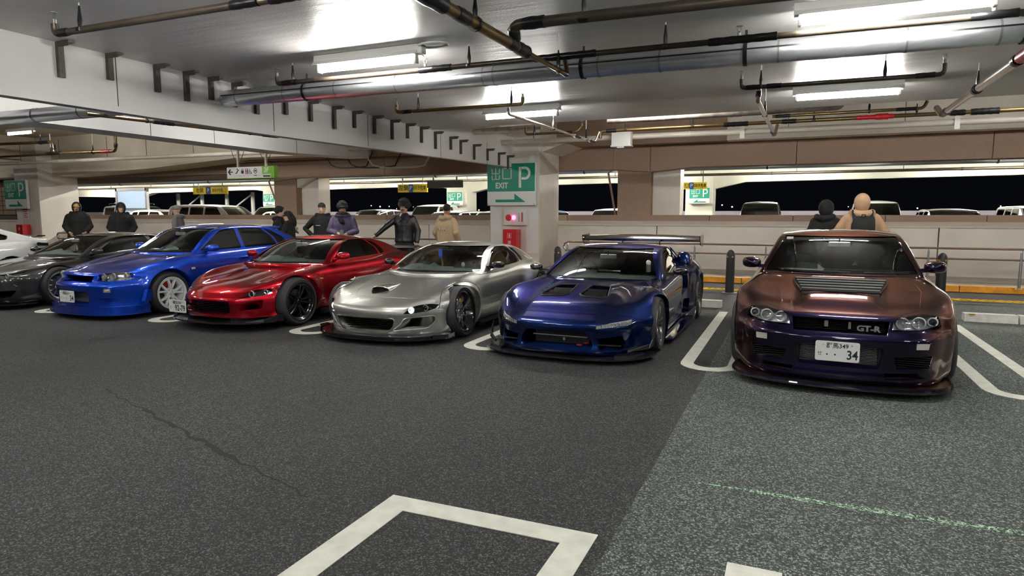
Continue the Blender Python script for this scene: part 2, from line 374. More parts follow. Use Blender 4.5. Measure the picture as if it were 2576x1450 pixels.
for a, c in zip(xs, xs[1:]):
    zl = [2.93, 2.72][a > -17]
    pl = [(a+.008, zl+(.16 if False else 0)), (c-.008, zl), (c-.008, 3.31), (a+.008, 3.31)]
    if a in (-16.4, -3.55): pl = [(a+.008, 2.62), (a+1.1, 2.72), (c-.008, 2.72), (c-.008, 3.31), (a+.008, 3.31)]
    if a in (-7.4,): pl = [(a+.008, 2.71), (c-1.0, 2.71), (c-.008, 2.62), (c-.008, 3.31), (a+.008, 3.31)]
    MB().prism(pl, 17.38, 17.92, 'y').build('panel', 'brown_conc', sp)
struct('trim_10', MB().span((-1.6, 16.95, 3.31), (18, 17.9, 4.2)), 'cream_wall'); struct('trim_23', MB().span((-48, 17.0, 3.31), (-1.6, 17.9, 4.2)), 'brown_conc')  # left stretch of the upper wall browned to paint in its shade
struct('trim_11', MB().prism([(-12.1, 3.32), (-17.0, 3.34), (-21, 3.12), (-26, 2.98), (-48, 2.98), (-48, 4.45), (-12.1, 4.45)], 16.25, 17.4, 'y'), 'beige_conc')
for i, (x0, x1) in enumerate(((-16.45, -15.5), (-4.43, -3.53))):
    c = struct('trim_%d' % (12+i), MB().span((x0, 17.44, 1.3), (x1, 18.1, 3.3)), 'brown_conc')
    MB().span((x1, 17.72, 1.3), (x1+.72, 18.3, 2.75)).build('reveal', 'cream_wall', c)
    MB().tube([(x0-.1, 17.40, 3.28), (x0-.1, 17.40, 2.72), (x0-.28, 17.5, 2.62), (x0-.15, 17.9, 1.4)], .03, 8).build('drain_pipe', 'brown_conc', c)
struct('trim_14', MB().prism([(-15.5, 2.4), (-14.8, 2.75), (-15.5, 2.75)], 17.5, 17.9, 'y').prism([(-6.03, 3.1), (-5.4, 3.3), (-6.03, 3.3)], 15.9, 17.4, 'y'), 'cream_wall')
# dark brick infill left of the far column
lw_ = struct('wall_left', MB().span((-36, 17.3, 1.3), (-27.9, 17.42, 3.0)), 'joint')
for r_ in range(7):
    for q in range(9): MB().span((-35.9+q*.88+.02, 17.24, 1.48+r_*.2+.012), (-35.9+q*.88+.86, 17.32, 1.48+r_*.2+.188)).build('brick', 'brown_conc', lw_)
# ---- raised walk with orange kerb, tactile strip
k = struct('trim_15', MB().span((-48, 14.98, 0), (18, 17.3, .115)), 'walk_conc')
b = MB()
for x in np.arange(-47, 17, 2.0): b.span((x+.006, 14.93, 0), (x+1.994, 15.06, .128), bev=.012)
ke = b.build('kerb', 'kerb_orange', k); ke['kind'] = 'stuff'
MB().span((-48, 15.78, .113), (18, 15.82, .118)).build('drain_slot', 'joint', k)
b = MB().span((-48, 13.42, 0), (18, 13.60, .012))
tac = struct('trim_16', b, 'tactile_yellow')
b = MB()
for x in np.arange(-6, 8, .12): b.box((x, 13.51, .017), (.09, .15, .012), rz=.5)
o = b.build('raised_bar', 'tactile_yellow', tac); o['kind'] = 'stuff'
# ---- white lane paint
def arc(cx, cy, r, a0, a1, n=10): return [(cx+r*math.cos(R(a0+(a1-a0)*i/n)), cy+r*math.sin(R(a0+(a1-a0)*i/n))) for i in range(n+1)]
def u_line(xl, yt, label, wdt=.58, lw=.125, yb=10.42):
    xc = xl+wdt/2; ro = wdt/2; ri = ro-lw
    out = [(xl, yb)]+arc(xc, yt+ro*.8, ro, 180, 360)+[(xl+wdt, yb)]
    inn = [(xl+wdt-lw, yb)]+arc(xc, yt+lw+ri*.8, ri, 360, 180)+[(xl+lw, yb)]
    o = MB().prism(out+inn, .0005, .004).build('bay_line', 'lane_paint'); tag(o, label, 'road marking', 'rounded double bay lines')
for xl, yt, lab in ((-1.0, 6.42, 'white U shaped bay line between the dark blue coupe and the purple coupe'),
                    (1.55, 6.42, 'worn white U shaped bay line right of the purple coupe'),
                    (-3.46, 6.42, 'white U shaped bay line between the silver coupe and dark blue coupe'),
                    (-5.98, 6.38, 'white U shaped bay line between the red coupe and the silver coupe'),
                    (-8.48, 6.30, 'white U shaped bay line between the bright blue saloon and red coupe'),
                    (-10.88, 6.20, 'white U shaped bay line between the black coupe and bright blue saloon')): u_line(xl, yt, lab)
b = MB().prism([(-1.91, -2), (-1.91, 2.81), (-.78, 2.82), (-.78, -2), (-.92, -2), (-.92, 2.68), (-1.76, 2.67), (-1.76, -2)], .0005, .004)
tag(b.build('bay_line', 'lane_paint'), 'white square cornered bay line on the dark asphalt in the foreground', 'road marking')
b = MB().prism([(-.2, -2), (-.2, 2.81), (.02, 2.81), (.02, 2.74), (.09, 2.80), (.4, 2.79), (.4, 2.68), (-.06, 2.68), (-.06, -2)], .0005, .004)
tag(b.build('bay_line', 'lane_paint'), 'scrap of worn white paint on green asphalt at bottom right edge', 'road marking')
b = MB().prism([(-.5, 3.63), (.1, 3.60), (1.9, 3.61), (3, 3.63), (3, 3.67), (1.5, 3.66), (.6, 3.66), (-.1, 3.65)], .0003, .0015)
tag(b.build('paint_stripe', 'green_paint_worn'), 'thin faded pale green paint stripe across the green asphalt', 'road marking')
# ---- wheel stops
def wheel_stop(x, y, w, label):
    t = thing('wheel_stop', label, 'wheel stop', (x, y, 0), 0, 'concrete wheel stops')
    b = MB().loft([[(xx, -.11, 0), (xx, -.075, .11), (xx, .075, .11), (xx, .11, 0)] for xx in (-w/2, w/2)]); b.build('block', 'pale_block', t)
    s = MB()
    for sx in (-1, 1):
        for i in range(3): s.box((sx*w*.23, -.092+i*.013, .045+i*.025), (w*.38, .006, .010), M=Matrix.Rotation(-.3, 4, 'X'))
    s.build('slot', 'joint', t)
    MB().box((-w*.36, -.075, .108), (w*.12, .05, .008)).build('reflector', 'tactile_yellow', t)
for x, w, lab in ((2.58, .62, 'pale concrete wheel stop right of the purple coupe'), (3.22, .62, 'second pale concrete wheel stop at the right edge'), (-1.28, .52, 'pale concrete wheel stop by rear wheel of dark blue coupe')):
    wheel_stop(x, 10.95, w, lab)
# ---- bollards
for x, y, lab in ((-1.08, 13.0, 'black rubber bollard left of the purple coupe'), (2.42, 13.45, 'black rubber bollard right of the purple coupe'), (-4.55, 12.95, 'black bollard beside column behind the dark blue coupe')):
    t = thing('bollard', lab, 'bollard', (x, y, 0), 0, 'black rubber bollards')
    MB().lathe([(0, .0), (.082, 0), (.08, .4), (.078, .72), (.072, .77), (.045, .815), (.02, .83), (0, .83)], 20).build('post', 'black_rubber', t, smooth=50)
    MB().lathe([(0, .001), (.15, .001), (.15, .012), (.09, .02), (0, .02)], 20).build('base_plate', 'dull_steel', t)
    for a in (-130, -60, 200):
        MB().lathe([(0, 0), (.017, 0), (.017, .008), (0, .01)], 10, Matrix.Rotation(R(a), 4, 'Z') @ Matrix.Translation((.074, 0, .70)) @ Matrix.Rotation(PI/2, 4, 'Y')).build('reflector', 'caliper_gold', t)
# ---- handrails
def handrail(x0, x1, curl0, curl1, label):
    t = thing('handrail', label, 'handrail', ((x0+x1)/2, 14.75, .115), 0, 'brown handrails along the raised walk')
    cx = (x0+x1)/2
    def P(x, z): return (x-cx, 0, z-.115)
    top = []; r = .1
    if curl0: top = [P(x0+r+.02+r*math.cos(R(a)), .755+r*math.sin(R(a))) for a in range(270, 89, -20)]
    top += [P(x0+r, .855), P(x1-r, .855)]
    if curl1: top += [P(x1-r-.02+r*math.cos(R(a)), .755+r*math.sin(R(a))) for a in range(70, -91, -20)]
    MB().tube(top, .021, 10).build('top_rail', 'rail_brown', t, smooth=True)
    MB().tube([P(x0+r*.6, .655), P(x1-r*.6, .655)], .018, 8).build('lower_rail', 'rail_brown', t, smooth=True)
    for s, on in ((x0, curl0), (x1, curl1)):
        if on:
            sg = 1 if s == x0 else -1
            MB().tube([P(s+sg*(r+.02)+r*math.cos(R(a)), .755+r*math.sin(R(a))) for a in (range(90, 271, 20) if sg > 0 else range(90, -91, -20))], .0225, 10).build('end_bend', 'chrome', t, smooth=True)
    for x in np.arange(x0+.12, x1-.05, 1.47):
        x = float(x)
        b = MB().tube([P(x, .115), P(x, .60)], .026, 10).tube([P(x, .60), P(x, .79)], .02, 10).tube([P(x, .79), P(x, .845)], [.02, .008], 8)
        b.box(P(x, .836), (.17, .03, .006)).lathe([(0, 0), (.06, 0), (.055, .01), (0, .012)], 12, Matrix.Translation(P(x, .116)))
        b.box(P(x, .634), (.17, .03, .006)); b.build('post', 'dull_steel', t, smooth=True)
handrail(-5.05, 9.4, True, False, 'brown handrail on steel posts right of the exit column')
handrail(-23.95, -7.75, True, True, 'brown handrail on steel posts left of the exit column')
# ---- far deck across the gap
struct('trim_17', MB().span((-70, 44, -.2), (40, 44.4, 1.72)), 'parapet_purple_lit')
struct('ceiling', MB().span((-70, 18.3, 3.95), (40, 44.4, 4.3)), 'far_cream')
b = MB()
for y, z in ((23, 3.35), (33, 3.4)): b.span((-70, y, z), (40, y+.6, 4))
struct('trim_18', b, 'far_cream')
hb = []
cx_ = [-52.6, -36.4, -20.5, -5.0, 12.6, 28]
for a, c in zip(cx_, cx_[1:]): hb += [(a+.7, 2.95), (a+2.4, 3.32), (c-2.4, 3.42), (c-.7, 3.2)]
struct('trim_19', MB().prism([(-70, 3.3)]+hb+[(40, 3.3), (40, 4.1), (-70, 4.1)], 39, 39.6, 'y'), 'far_cream')
b = MB()
for x in cx_: b.span((x-.75, 38.2, -.1), (x+.75, 39.6, 4))
struct('trim_20', b, 'far_cream')
b = MB()
for x in (-44, -28.5, -12.5, 2.2, 9.5): b.prism([(x-.5, 4), (x+.5, 4), (x+.4, 3.1), (x-.4, 3.1)], 18.4, 23.2, 'y')
struct('trim_21', b, 'beige_conc')

rg = random.Random(5); P = []
for i in range(41):
    t_ = i/40; P.append((-5.4+t_*3.1+rg.uniform(-.02, .02), 3.62-t_*1.02+rg.uniform(-.018, .018), rg.uniform(.004, .016)*(1.6 if .25 < t_ < .8 else .7)))
tag(MB().prism([(x, y+w, ) for x, y, w in P]+[(x, y-w) for x, y, w in P[::-1]], .0002, .0012).build('asphalt_crack', 'tar'), 'thin dark crack running across the dark asphalt at lower left', 'crack')
# ================================================================ LAMPS
def lamp(x, y, z, label, L=1.17, rz=0, group='fluorescent ceiling lamps', cable=False, tm='tube'):
    t = thing('ceiling_lamp', label, 'lamp', (x, y, z), rz, group)
    MB().loft([[(xx, -.04, 0), (xx, -.045, -.06), (xx, -.085, -.098), (xx, -.08, -.104), (xx, -.02, -.088), (xx, .02, -.088), (xx, .08, -.104), (xx, .085, -.098), (xx, .045, -.06), (xx, .04, 0)] for xx in (-L/2-.06, L/2+.06)]).build('housing', 'lamp_body', t)
    for sx in (-1, 1): MB().box((sx*(L/2+.015), 0, -.125), (.03, .06, .11), bev=.006).build('end_cap', 'lamp_body', t)
    MB().tube([(-L/2, 0, -.148), (L/2, 0, -.148)], .026, 8).build('tube', tm, t, smooth=True)
    if cable:
        MB().tube([(L/2+.05+.17+.16*math.cos(R(a)), .0+.10*math.sin(R(a)), -.02) for a in range(0, 360, 24)], .012, 6, closed=True).build('cable', 'lamp_body', t)
        MB().box((L/2+.06, 0, -.05), (.1, .09, .09), bev=.01).build('junction_box', 'lamp_body', t)
    return t
lamp(-4.15, 5.78, 3.185, 'lit fluorescent lamp with looped cable above the silver pipe', cable=True)
lamp(.62, 5.92, 3.185, 'lit fluorescent lamp at top right of the photo, nearest to the viewer', 1.27)
lamp(-4.0, 9.6, 3.185, 'lit fluorescent lamp near far ceiling edge left of centre')
lamp(.55, 9.68, 3.185, 'lit fluorescent lamp near far ceiling edge above the purple coupe')
OUT = 'lit fluorescent lamp out of view on the same ceiling grid'
for x, y in ((5.3, 5.9), (5.2, 9.6), (-4.15, 2.0), (.6, 2.0), (5.3, 2.0), (-4.15, -1.8), (.6, -1.8), (10, 5.9), (10, 2), (-4, -5.6), (.6, -5.6)): lamp(x, y, 3.185, OUT, group='lamps outside the view')
for x, y in ((-9.1, 6.5), (-9.1, 10.5), (-9.1, 2.5), (-9.1, -1.8)): lamp(x, y, 3.47, 'lit fluorescent lamp hidden in the bay behind the white beam', rz=PI/2, group='lamps behind the white beam')
for x in (-14.0, -15.8):
    for y in (1.5, 4.2, 6.8): lamp(x, y, 4.44, 'unseen fluorescent lamp added on the high ceiling to brighten the left bays', group='added lamps over the left bays')  # added out of sight to brighten the left bays and girder
for x in (-32, -22, -16, -9.2, -2.6, 4.0, 10): lamp(x, 12.7, 4.13, 'unseen fluorescent lamp added up in the raised bay to brighten the back wall', group='added lamps in the raised bay')  # lamps added behind the slab edge to brighten the wall
for x in range(-56, 32, 8):
    for y in (21, 28.5, 36): lamp(x, y, 3.92, 'lit fluorescent lamp under the ceiling of the far deck', 2.4, group='lamps of the far deck', tm='tube_far')
# ================================================================ PIPES
def head(t, p, up=True):
    """upright sprinkler head: stub, frame arms, deflector"""
    s = 1 if up else -1; x, y, z = p
    b = MB().lathe([(0, 0), (.016, 0), (.016, s*.035), (.010, s*.045), (0, s*.045)], 10, Matrix.Translation(p))
    for a in (-1, 1): b.tube([(x+a*.010, y, z+s*.045), (x+a*.018, y, z+s*.06), (x+a*.004, y, z+s*.085)], .0028, 5)
    b.lathe([(0, s*.085), (.028, s*.087), (.028, s*.091), (0, s*.093)], 10, Matrix.Translation(p)); b.build('sprinkler_head', 'dull_steel', t)
def pipe(name, label, cat, pts, r, m='pipe_brown', group=None, tapes=(), heads=(), hangers=(), ceil=3.19, bands=None, elbows=True):
    """pts world polyline; tapes [(p0, p1, r)], heads [p], hangers [p]"""
    o = Vector(pts[0]); t = thing(name, label, cat, o, 0, group)
    L = [Vector(p)-o for p in pts]
    path = [L[0]]
    for i in range(1, len(L)-1):                # rounded elbows
        a, c = L[i-1]-L[i], L[i+1]-L[i]; d = min(r*2.2, a.length*.45, c.length*.45); a.normalize(); c.normalize()
        p0, p1 = L[i]+a*d, L[i]+c*d
        for k in range(5): s = k/4; path.append(p0*(1-s)**2+L[i]*2*s*(1-s)+p1*s*s)
    path.append(L[-1])
    MB().tube(path, r, 12).build('pipe', m, t, smooth=40)
    for q in tapes:
        p0, p1 = Vector(q[0])-o, Vector(q[1])-o; d = (p1-p0); rr = q[2] if len(q) > 2 else r*1.18; n = max(3, int(d.length/.035)); n = min(n, 14)
        MB().tube([p0+d*(i/n) for i in range(n+1)], [rr*(1+.05*((i*7) % 3-1)) for i in range(n+1)], 12).build('tape_sleeve', q[3] if len(q) > 3 else 'tape', t, smooth=60)
    for h in heads: head(t, Vector(h)-o)
    for h in hangers:
        p = Vector(h)-o; top = ceil-o.z
        b = MB().tube([p+Vector((0, 0, r)), Vector((p.x, p.y, top))], .0055, 6); b.build('hanger_rod', 'white_enamel', t)
        MB().tube([p+Vector((0, 0, r*.9)), p+Vector((0, 0, r+.05)), p+Vector((0, 0, r+.11)), p+Vector((0, 0, r+.16))], [.016, .02, .012, .007], 8).build('hanger_sleeve', 'tape', t, smooth=True)
        d = (Vector(pts[1])-Vector(pts[0])).normalized()
        MB().tube([p-d*.012, p+d*.012], r*1.35, 12).build('hanger_clip', 'tape', t, smooth=40)
    return t
# big insulated pipe
t = pipe('insulated_pipe', 'large silver clad pipe crossing under the ceiling above the cars', 'pipe', [(-6.74, 6.36, 2.97), (3.4, 6.62, 2.97)], .103, 'duct')
o = t.location
for x in (-6.5, -5.75, -5.0, -4.18, -3.1, -2.98, -1.85, -1.25, -.2, .8, 1.45, 2.2):
    y = 6.36+(x+6.74)*.0256
    MB().tube([(x-o.x-.008, y-o.y, 0), (x-o.x+.008, y-o.y, 0)], .1055, 28, cap=False).build('seam', 'dull_steel', t, smooth=40)
MB().box((5.07, .13-.103, .02), (10.1, .006, .012), rz=.0256).build('lap_joint', 'tape', t)
for x in (-5.45, -2.02, -.48, 1.62):
    y = 6.36+(x+6.74)*.0256
    b = MB().tube([(x-o.x-.018, y-o.y, 0), (x-o.x+.018, y-o.y, 0)], .111, 28, cap=False); b.tube([(x-o.x, y-o.y, .105), (x-o.x, y-o.y, .21)], .012, 6); b.build('pipe_strap', 'tape', t, smooth=40)
t = pipe('insulated_pipe', 'grey clad pipe passing left of the white beam at far left', 'pipe', [(-18, 6.05, 2.96), (-6.91, 6.355, 2.97)], .103, 'duct')
for x in (5.0, 6.4, 7.6, 8.6): MB().tube([(x-.01, x*.0275, x*.0009), (x+.01, x*.0275, x*.0009)], .108, 24, cap=False).build('pipe_strap', 'tape', t, smooth=40)
G = 'sprinkler pipes under the ceiling'
T = lambda x0, x1, y, z, r: ((x0, y, z), (x1, y, z), r)
pipe('sprinkler_pipe', 'thin brown sprinkler pipe running just behind the large silver pipe', 'pipe', [(-5.47, 5.92, 3.06), (-5.47, 5.92, 2.98), (3.4, 6.1, 2.98)], .026, 'pipe_brown', G,
     [T(-5.40, -5.2, 5.925, 2.98, .031), T(-3.62, -3.25, 5.96, 2.98, .034), T(-2.35, -1.75, 5.985, 2.98, .034), T(-.75, -.2, 6.02, 2.98, .034), T(1.15, 1.45, 6.05, 2.98, .032)],
     [(-5.47, 5.92, 3.06), (-3.55, 5.96, 3.0), (-.5, 6.02, 3.0), (1.3, 6.06, 3.0)], [(-5.25, 5.925, 2.98), (-3.05, 5.97, 2.98), (-1.12, 6.01, 2.98)])
pipe('sprinkler_pipe', 'brown sprinkler pipe at top left of the photo with hanger near its end', 'pipe', [(-5.66, 3.60, 3.06), (-5.66, 3.60, 2.98), (-1.2, 3.68, 2.98)], .028, 'pipe_brown', G,
     [T(-5.62, -5.5, 3.6, 2.98, .033), T(-3.75, -3.5, 3.63, 2.98, .034), T(-3.4, -3.15, 3.64, 2.98, .036)], [(-5.66, 3.60, 3.06)], [(-5.35, 3.605, 2.98)])
pipe('sprinkler_main', 'thick brown pipe turning down at top centre of the photo', 'pipe', [(-2.12, 4.98, 2.86), (-2.1, 4.85, 2.975), (1.6, 5.0, 2.975)], .042, 'pipe_brown', G,
     [((-2.115, 4.95, 2.89), (-2.10, 4.88, 2.955), .05), T(-2.0, -1.83, 4.853, 2.975, .049)], [], [(-1.52, 4.87, 2.975)])
pipe('sprinkler_main', 'tapering brass pipe running away from viewer at top centre', 'pipe', [(-2.18, 2.9, 2.85), (-2.125, 5.15, 2.85)], .042, 'pipe_brass', G,
     [((-2.178, 3.0, 2.85), (-2.155, 3.85, 2.85), .056), ((-2.15, 4.02, 2.85), (-2.148, 4.18, 2.85), .05), ((-2.13, 4.85, 2.85), (-2.127, 4.98, 2.85), .048), ((-2.127, 5.02, 2.85), (-2.122, 5.2, 2.85), .052)], [], [(-2.146, 4.3, 2.85)])
pipe('sprinkler_branch', 'narrow brass branch pipe ending in an elbow below the large silver pipe', 'pipe', [(-2.125, 5.18, 2.85), (-2.09, 6.2, 2.85), (-2.06, 6.0, 2.98)], .022, 'pipe_brass', G,
     [((-2.095, 6.08, 2.85), (-2.09, 6.16, 2.85), .027)], [], [(-2.1, 5.95, 2.85)])
pipe('sprinkler_pipe', 'short brown sprinkler pipe beyond the large silver pipe, left of centre', 'pipe', [(-5.28, 8.05, 3.05), (-5.28, 8.05, 2.95), (-3.36, 8.12, 2.95), (-3.36, 8.12, 3.04)], .024, 'pipe_brass', G,
     [T(-5.2, -5.03, 8.06, 2.95, .029)], [(-5.28, 8.05, 3.05), (-3.36, 8.12, 3.04)], [(-4.93, 8.07, 2.95), (-3.52, 8.115, 2.95)])
pipe('sprinkler_pipe', 'short brown sprinkler pipe below the large silver pipe, right of centre', 'pipe', [(-.63, 8.12, 3.05), (-.63, 8.12, 2.95), (1.36, 8.16, 2.95), (1.36, 8.16, 3.06)], .024, 'pipe_brown', G,
     [T(-.58, -.42, 8.12, 2.95, .029), T(-.36, -.2, 8.12, 2.95, .029), T(1.1, 1.28, 8.155, 2.95, .029)], [(-.63, 8.12, 3.05), (1.36, 8.16, 3.06)], [(-.42, 8.125, 2.95), (.82, 8.15, 2.95)])
pipe('sprinkler_branch', 'pale branch pipe dropping away behind the short pipe right of centre', 'pipe', [(-.44, 8.14, 2.94), (-.45, 8.2, 2.81), (-.36, 11.72, 2.80), (-.33, 11.9, 2.98)], .027, 'pipe_chrome', G,
     [((-.44, 8.15, 2.92), (-.447, 8.19, 2.85), .032), ((-.38, 11.2, 2.80), (-.365, 11.6, 2.80), .034)], [], [(-.42, 9.4, 2.805)])
pipe('sprinkler_branch', 'narrow pale branch pipe running away near lamp left of centre', 'pipe', [(-3.6, 8.2, 2.93), (-3.62, 8.25, 2.85), (-3.5, 12.0, 2.85), (-3.48, 12.2, 3.05)], .019, 'pipe_chrome', G,
     [((-3.54, 10.9, 2.85), (-3.53, 11.15, 2.85), .03), ((-3.512, 11.7, 2.85), (-3.5, 11.95, 2.85), .032)], [], [(-3.57, 9.9, 2.85), (-3.52, 11.5, 2.85)])
pipe('sprinkler_main', 'thick bright pipe with a red coupling running away at right edge', 'pipe', [(1.80, 6.2, 2.9), (1.84, 11.0, 2.9), (1.84, 11.4, 3.05)], .042, 'pipe_chrome', G,
     [((1.803, 6.9, 2.9), (1.806, 7.35, 2.9), .055, 'red_paint'), ((1.807, 7.4, 2.9), (1.808, 7.5, 2.9), .058), ((1.82, 8.9, 2.9), (1.822, 9.05, 2.9), .05), ((1.835, 10.6, 2.9), (1.838, 10.9, 2.9), .048)], [], [(1.808, 7.2, 2.9), (1.82, 8.95, 2.9)])
F = 'pipes along the far edge of the ceiling'
pipe('sprinkler_main', 'long brass pipe with red coupling crossing below the far ceiling edge', 'pipe', [(-3.85, 13.6, 3.1), (-3.85, 13.6, 3.25), (6.5, 13.6, 3.25)], .036, 'pipe_brass', F,
     [T(-3.72, -3.5, 13.6, 3.25, .042), T(-1.35, -.9, 13.6, 3.25, .046), T(-.3, -.05, 13.6, 3.25, .044), (*T(.95, 1.28, 13.6, 3.25, .041), 'red_paint'), (*T(1.26, 1.46, 13.6, 3.25, .054), 'red_paint'), (*T(1.46, 1.55, 13.6, 3.25, .041), 'red_paint'), T(2.4, 2.62, 13.6, 3.25, .05), T(2.7, 3.1, 13.6, 3.25, .055), T(3.5, 3.9, 13.6, 3.25, .05)],
     [], [(-3.3, 13.6, 3.25), (-1.95, 13.6, 3.25), (.25, 13.6, 3.25), (1.9, 13.6, 3.25)], ceil=4.15)
pipe('drain_pipe', 'rust stained white pipe above the long brass pipe', 'pipe', [(-3.60, 13.25, 3.40), (-2.5, 13.25, 3.40), (.66, 13.25, 3.41), (.76, 13.25, 3.6), (.78, 13.25, 4.14)], .058, 'pipe_rusty', F,
     [T(-2.75, -2.45, 13.25, 3.40, .068)+('pipe_rusty',), T(-1.25, -1.0, 13.25, 3.405, .066)+('pipe_rusty',)], ceil=4.15)
pipe('drain_pipe', 'rust stained white pipe stub by far end of the white beam', 'pipe', [(-6.7, 13.4, 3.36), (-5.1, 13.4, 3.38)], .062, 'pipe_rusty', F, ceil=4.15)
pipe('sprinkler_pipe', 'short yellow brass sprinkler pipe left of the white junction box', 'pipe', [(-5.35, 13.1, 3.34), (-5.35, 13.1, 3.2), (-4.2, 13.1, 3.2), (-4.1, 13.1, 3.32)], .026, 'pipe_brass', F, [T(-4.55, -4.3, 13.1, 3.2, .03)], [(-5.35, 13.1, 3.34), (-4.1, 13.1, 3.32)], [(-5.15, 13.1, 3.2)], ceil=4.15)
pipe('sprinkler_pipe', 'short yellow brass sprinkler pipe above the red coupling', 'pipe', [(-.45, 12.95, 3.27), (1.9, 12.95, 3.27), (1.95, 12.95, 3.38)], .027, 'pipe_brass', F, [T(-.4, -.15, 12.95, 3.27, .031), T(1.5, 1.8, 12.95, 3.27, .031)], [(1.95, 12.95, 3.38)], [(1.1, 12.95, 3.27)], ceil=4.15)
t = pipe('conduit_pipe', 'long cream conduit pipe crossing in front of the columns', 'pipe', [(-30, 14.95, 3.38), (-7.6, 14.95, 3.30), (-6.6, 14.95, 3.27), (8, 14.95, 3.24)], .062, 'pipe_cream', F, ceil=4.15)
for x in (-26, -23.8, -21.3, -19.4, -17.3, -15.2, -13.2, -11, -8.9, -5.9, -2.2, -.2, 1.9, 4.2):
    z = float(np.interp(x, [-30, -7.6, -6.6, 8], [3.38, 3.30, 3.27, 3.24]))-3.38
    MB().tube([(x+30-.02, 0, z), (x+30+.02, 0, z)], .07, 14).tube([(x+30-.09, 0, z), (x+30-.07, 0, z)], .066, 14).build('collar', 'pipe_cream', t, smooth=40)
    MB().box((x+30, 0, z+.4), (.012, .012, .7)).build('hanger_rod', 'joint', t)
for x in (-1.1, 2.75): MB().box((x+30, -.075, -.1), (.09, .02, .34)).box((x+30, -.04, .06), (.09, .08, .02)).build('wall_bracket', 'lamp_body', t)
t = thing('junction_box', 'white square junction box on the cream conduit pipe', 'box', (-3.66, 14.72, 3.0))
MB().span((-.22, -.1, .05), (.22, .1, .40), bev=.012).build('housing', 'lamp_body', t); MB().span((-.24, -.12, .02), (.24, .12, .055), bev=.01).build('base', 'lamp_body', t); MB().box((0, -.1, .005), (.16, .05, .03)).build('latch', 'white_enamel', t)
pipe('sprinkler_pipe', 'brass pipe seen in the gap under the white beam at left', 'pipe', [(-8.9, 6.0, 2.86), (-8.9, 9.6, 2.94)], .023, 'pipe_brass', G, [((-8.9, 7.0, 2.883), (-8.9, 7.35, 2.89), .03), ((-8.9, 9.2, 2.93), (-8.9, 9.55, 2.94), .03)], [], [(-8.9, 6.9, 2.881), (-8.9, 8.9, 2.925)], ceil=3.48)
pipe('sprinkler_main', 'brass pipe dropping in a step at far left over the parked cars', 'pipe', [(-30, 14, 4.0), (-22.56, 14, 3.88), (-22.52, 14, 3.5), (-19.55, 14, 3.47), (-19.5, 14, 4.15)], .05, 'pipe_brass', F,
     [T(-23.3, -22.75, 14, 3.888, .058), T(-22.9, -22.2, 14, 3.505, .06), ((-22.53, 14, 3.62), (-22.54, 14, 3.78), .06), (*T(-20.2, -19.8, 14, 3.473, .058), 'red_paint'), ((-19.54, 14, 3.58), (-19.52, 14, 3.7), .058)], [], [(-23.2, 14, 3.885), (-22.7, 14, 3.505), (-20.6, 14, 3.478)], ceil=4.15)
pipe('sprinkler_main', 'thin dark pipe at far left beside the stepped brass pipe', 'pipe', [(-30, 14.05, 3.5), (-22.9, 14.05, 3.5)], .04, 'pipe_brown', F, ceil=4.15)
for i, (x0, x1, zz) in enumerate(((-12.9, -11.2, 2.86), (-12.2, -10.2, 2.84), (-11.5, -9.2, 2.82))):
    P = [(x0, 15.8, 3.28)]+[(x0+(x1-x0)*k/8, 15.8, zz+.42*(2*k/8-1.1)**4*.45) for k in range(1, 8)]+[(x1, 15.8, 3.28)]
    tag(MB().tube(P, .022 if i < 2 else .03, 6).build('cable', 'black_rubber' if i < 2 else 'pipe_cream', smooth=True), ['black cable sagging under the beam beside the floor sign', 'middle cable loop sagging under the beam', 'pale cable sagging under beam right of the floor sign'][i], 'cable')
# far deck pipes
for i, (y, z, r, m_, lab) in enumerate(((20.5, 3.25, .10, 'pipe_cream', 'pale thick pipe along the far deck ceiling, nearest of three'), (26, 3.3, .13, 'duct', 'silver clad pipe along the far deck ceiling'), (31, 3.3, .06, 'pipe_brown', 'thin dark pipe along the far deck ceiling'), (22.2, 3.5, .04, 'pipe_brass', 'thin brass pipe along the far deck ceiling'))):
    t = pipe('ceiling_pipe', lab, 'pipe', [(-60, y, z), (30, y, z)], r, m_)
    for x in range(4, 88, 4): MB().box((x, 0, .3), (.025, .025, .6)).build('hanger_rod', 'joint', t)
    for x in range(3, 88, 7): MB().tube([(x-.03, 0, 0), (x+.03, 0, 0)], r*1.12, 10).build('collar', 'tape', t)
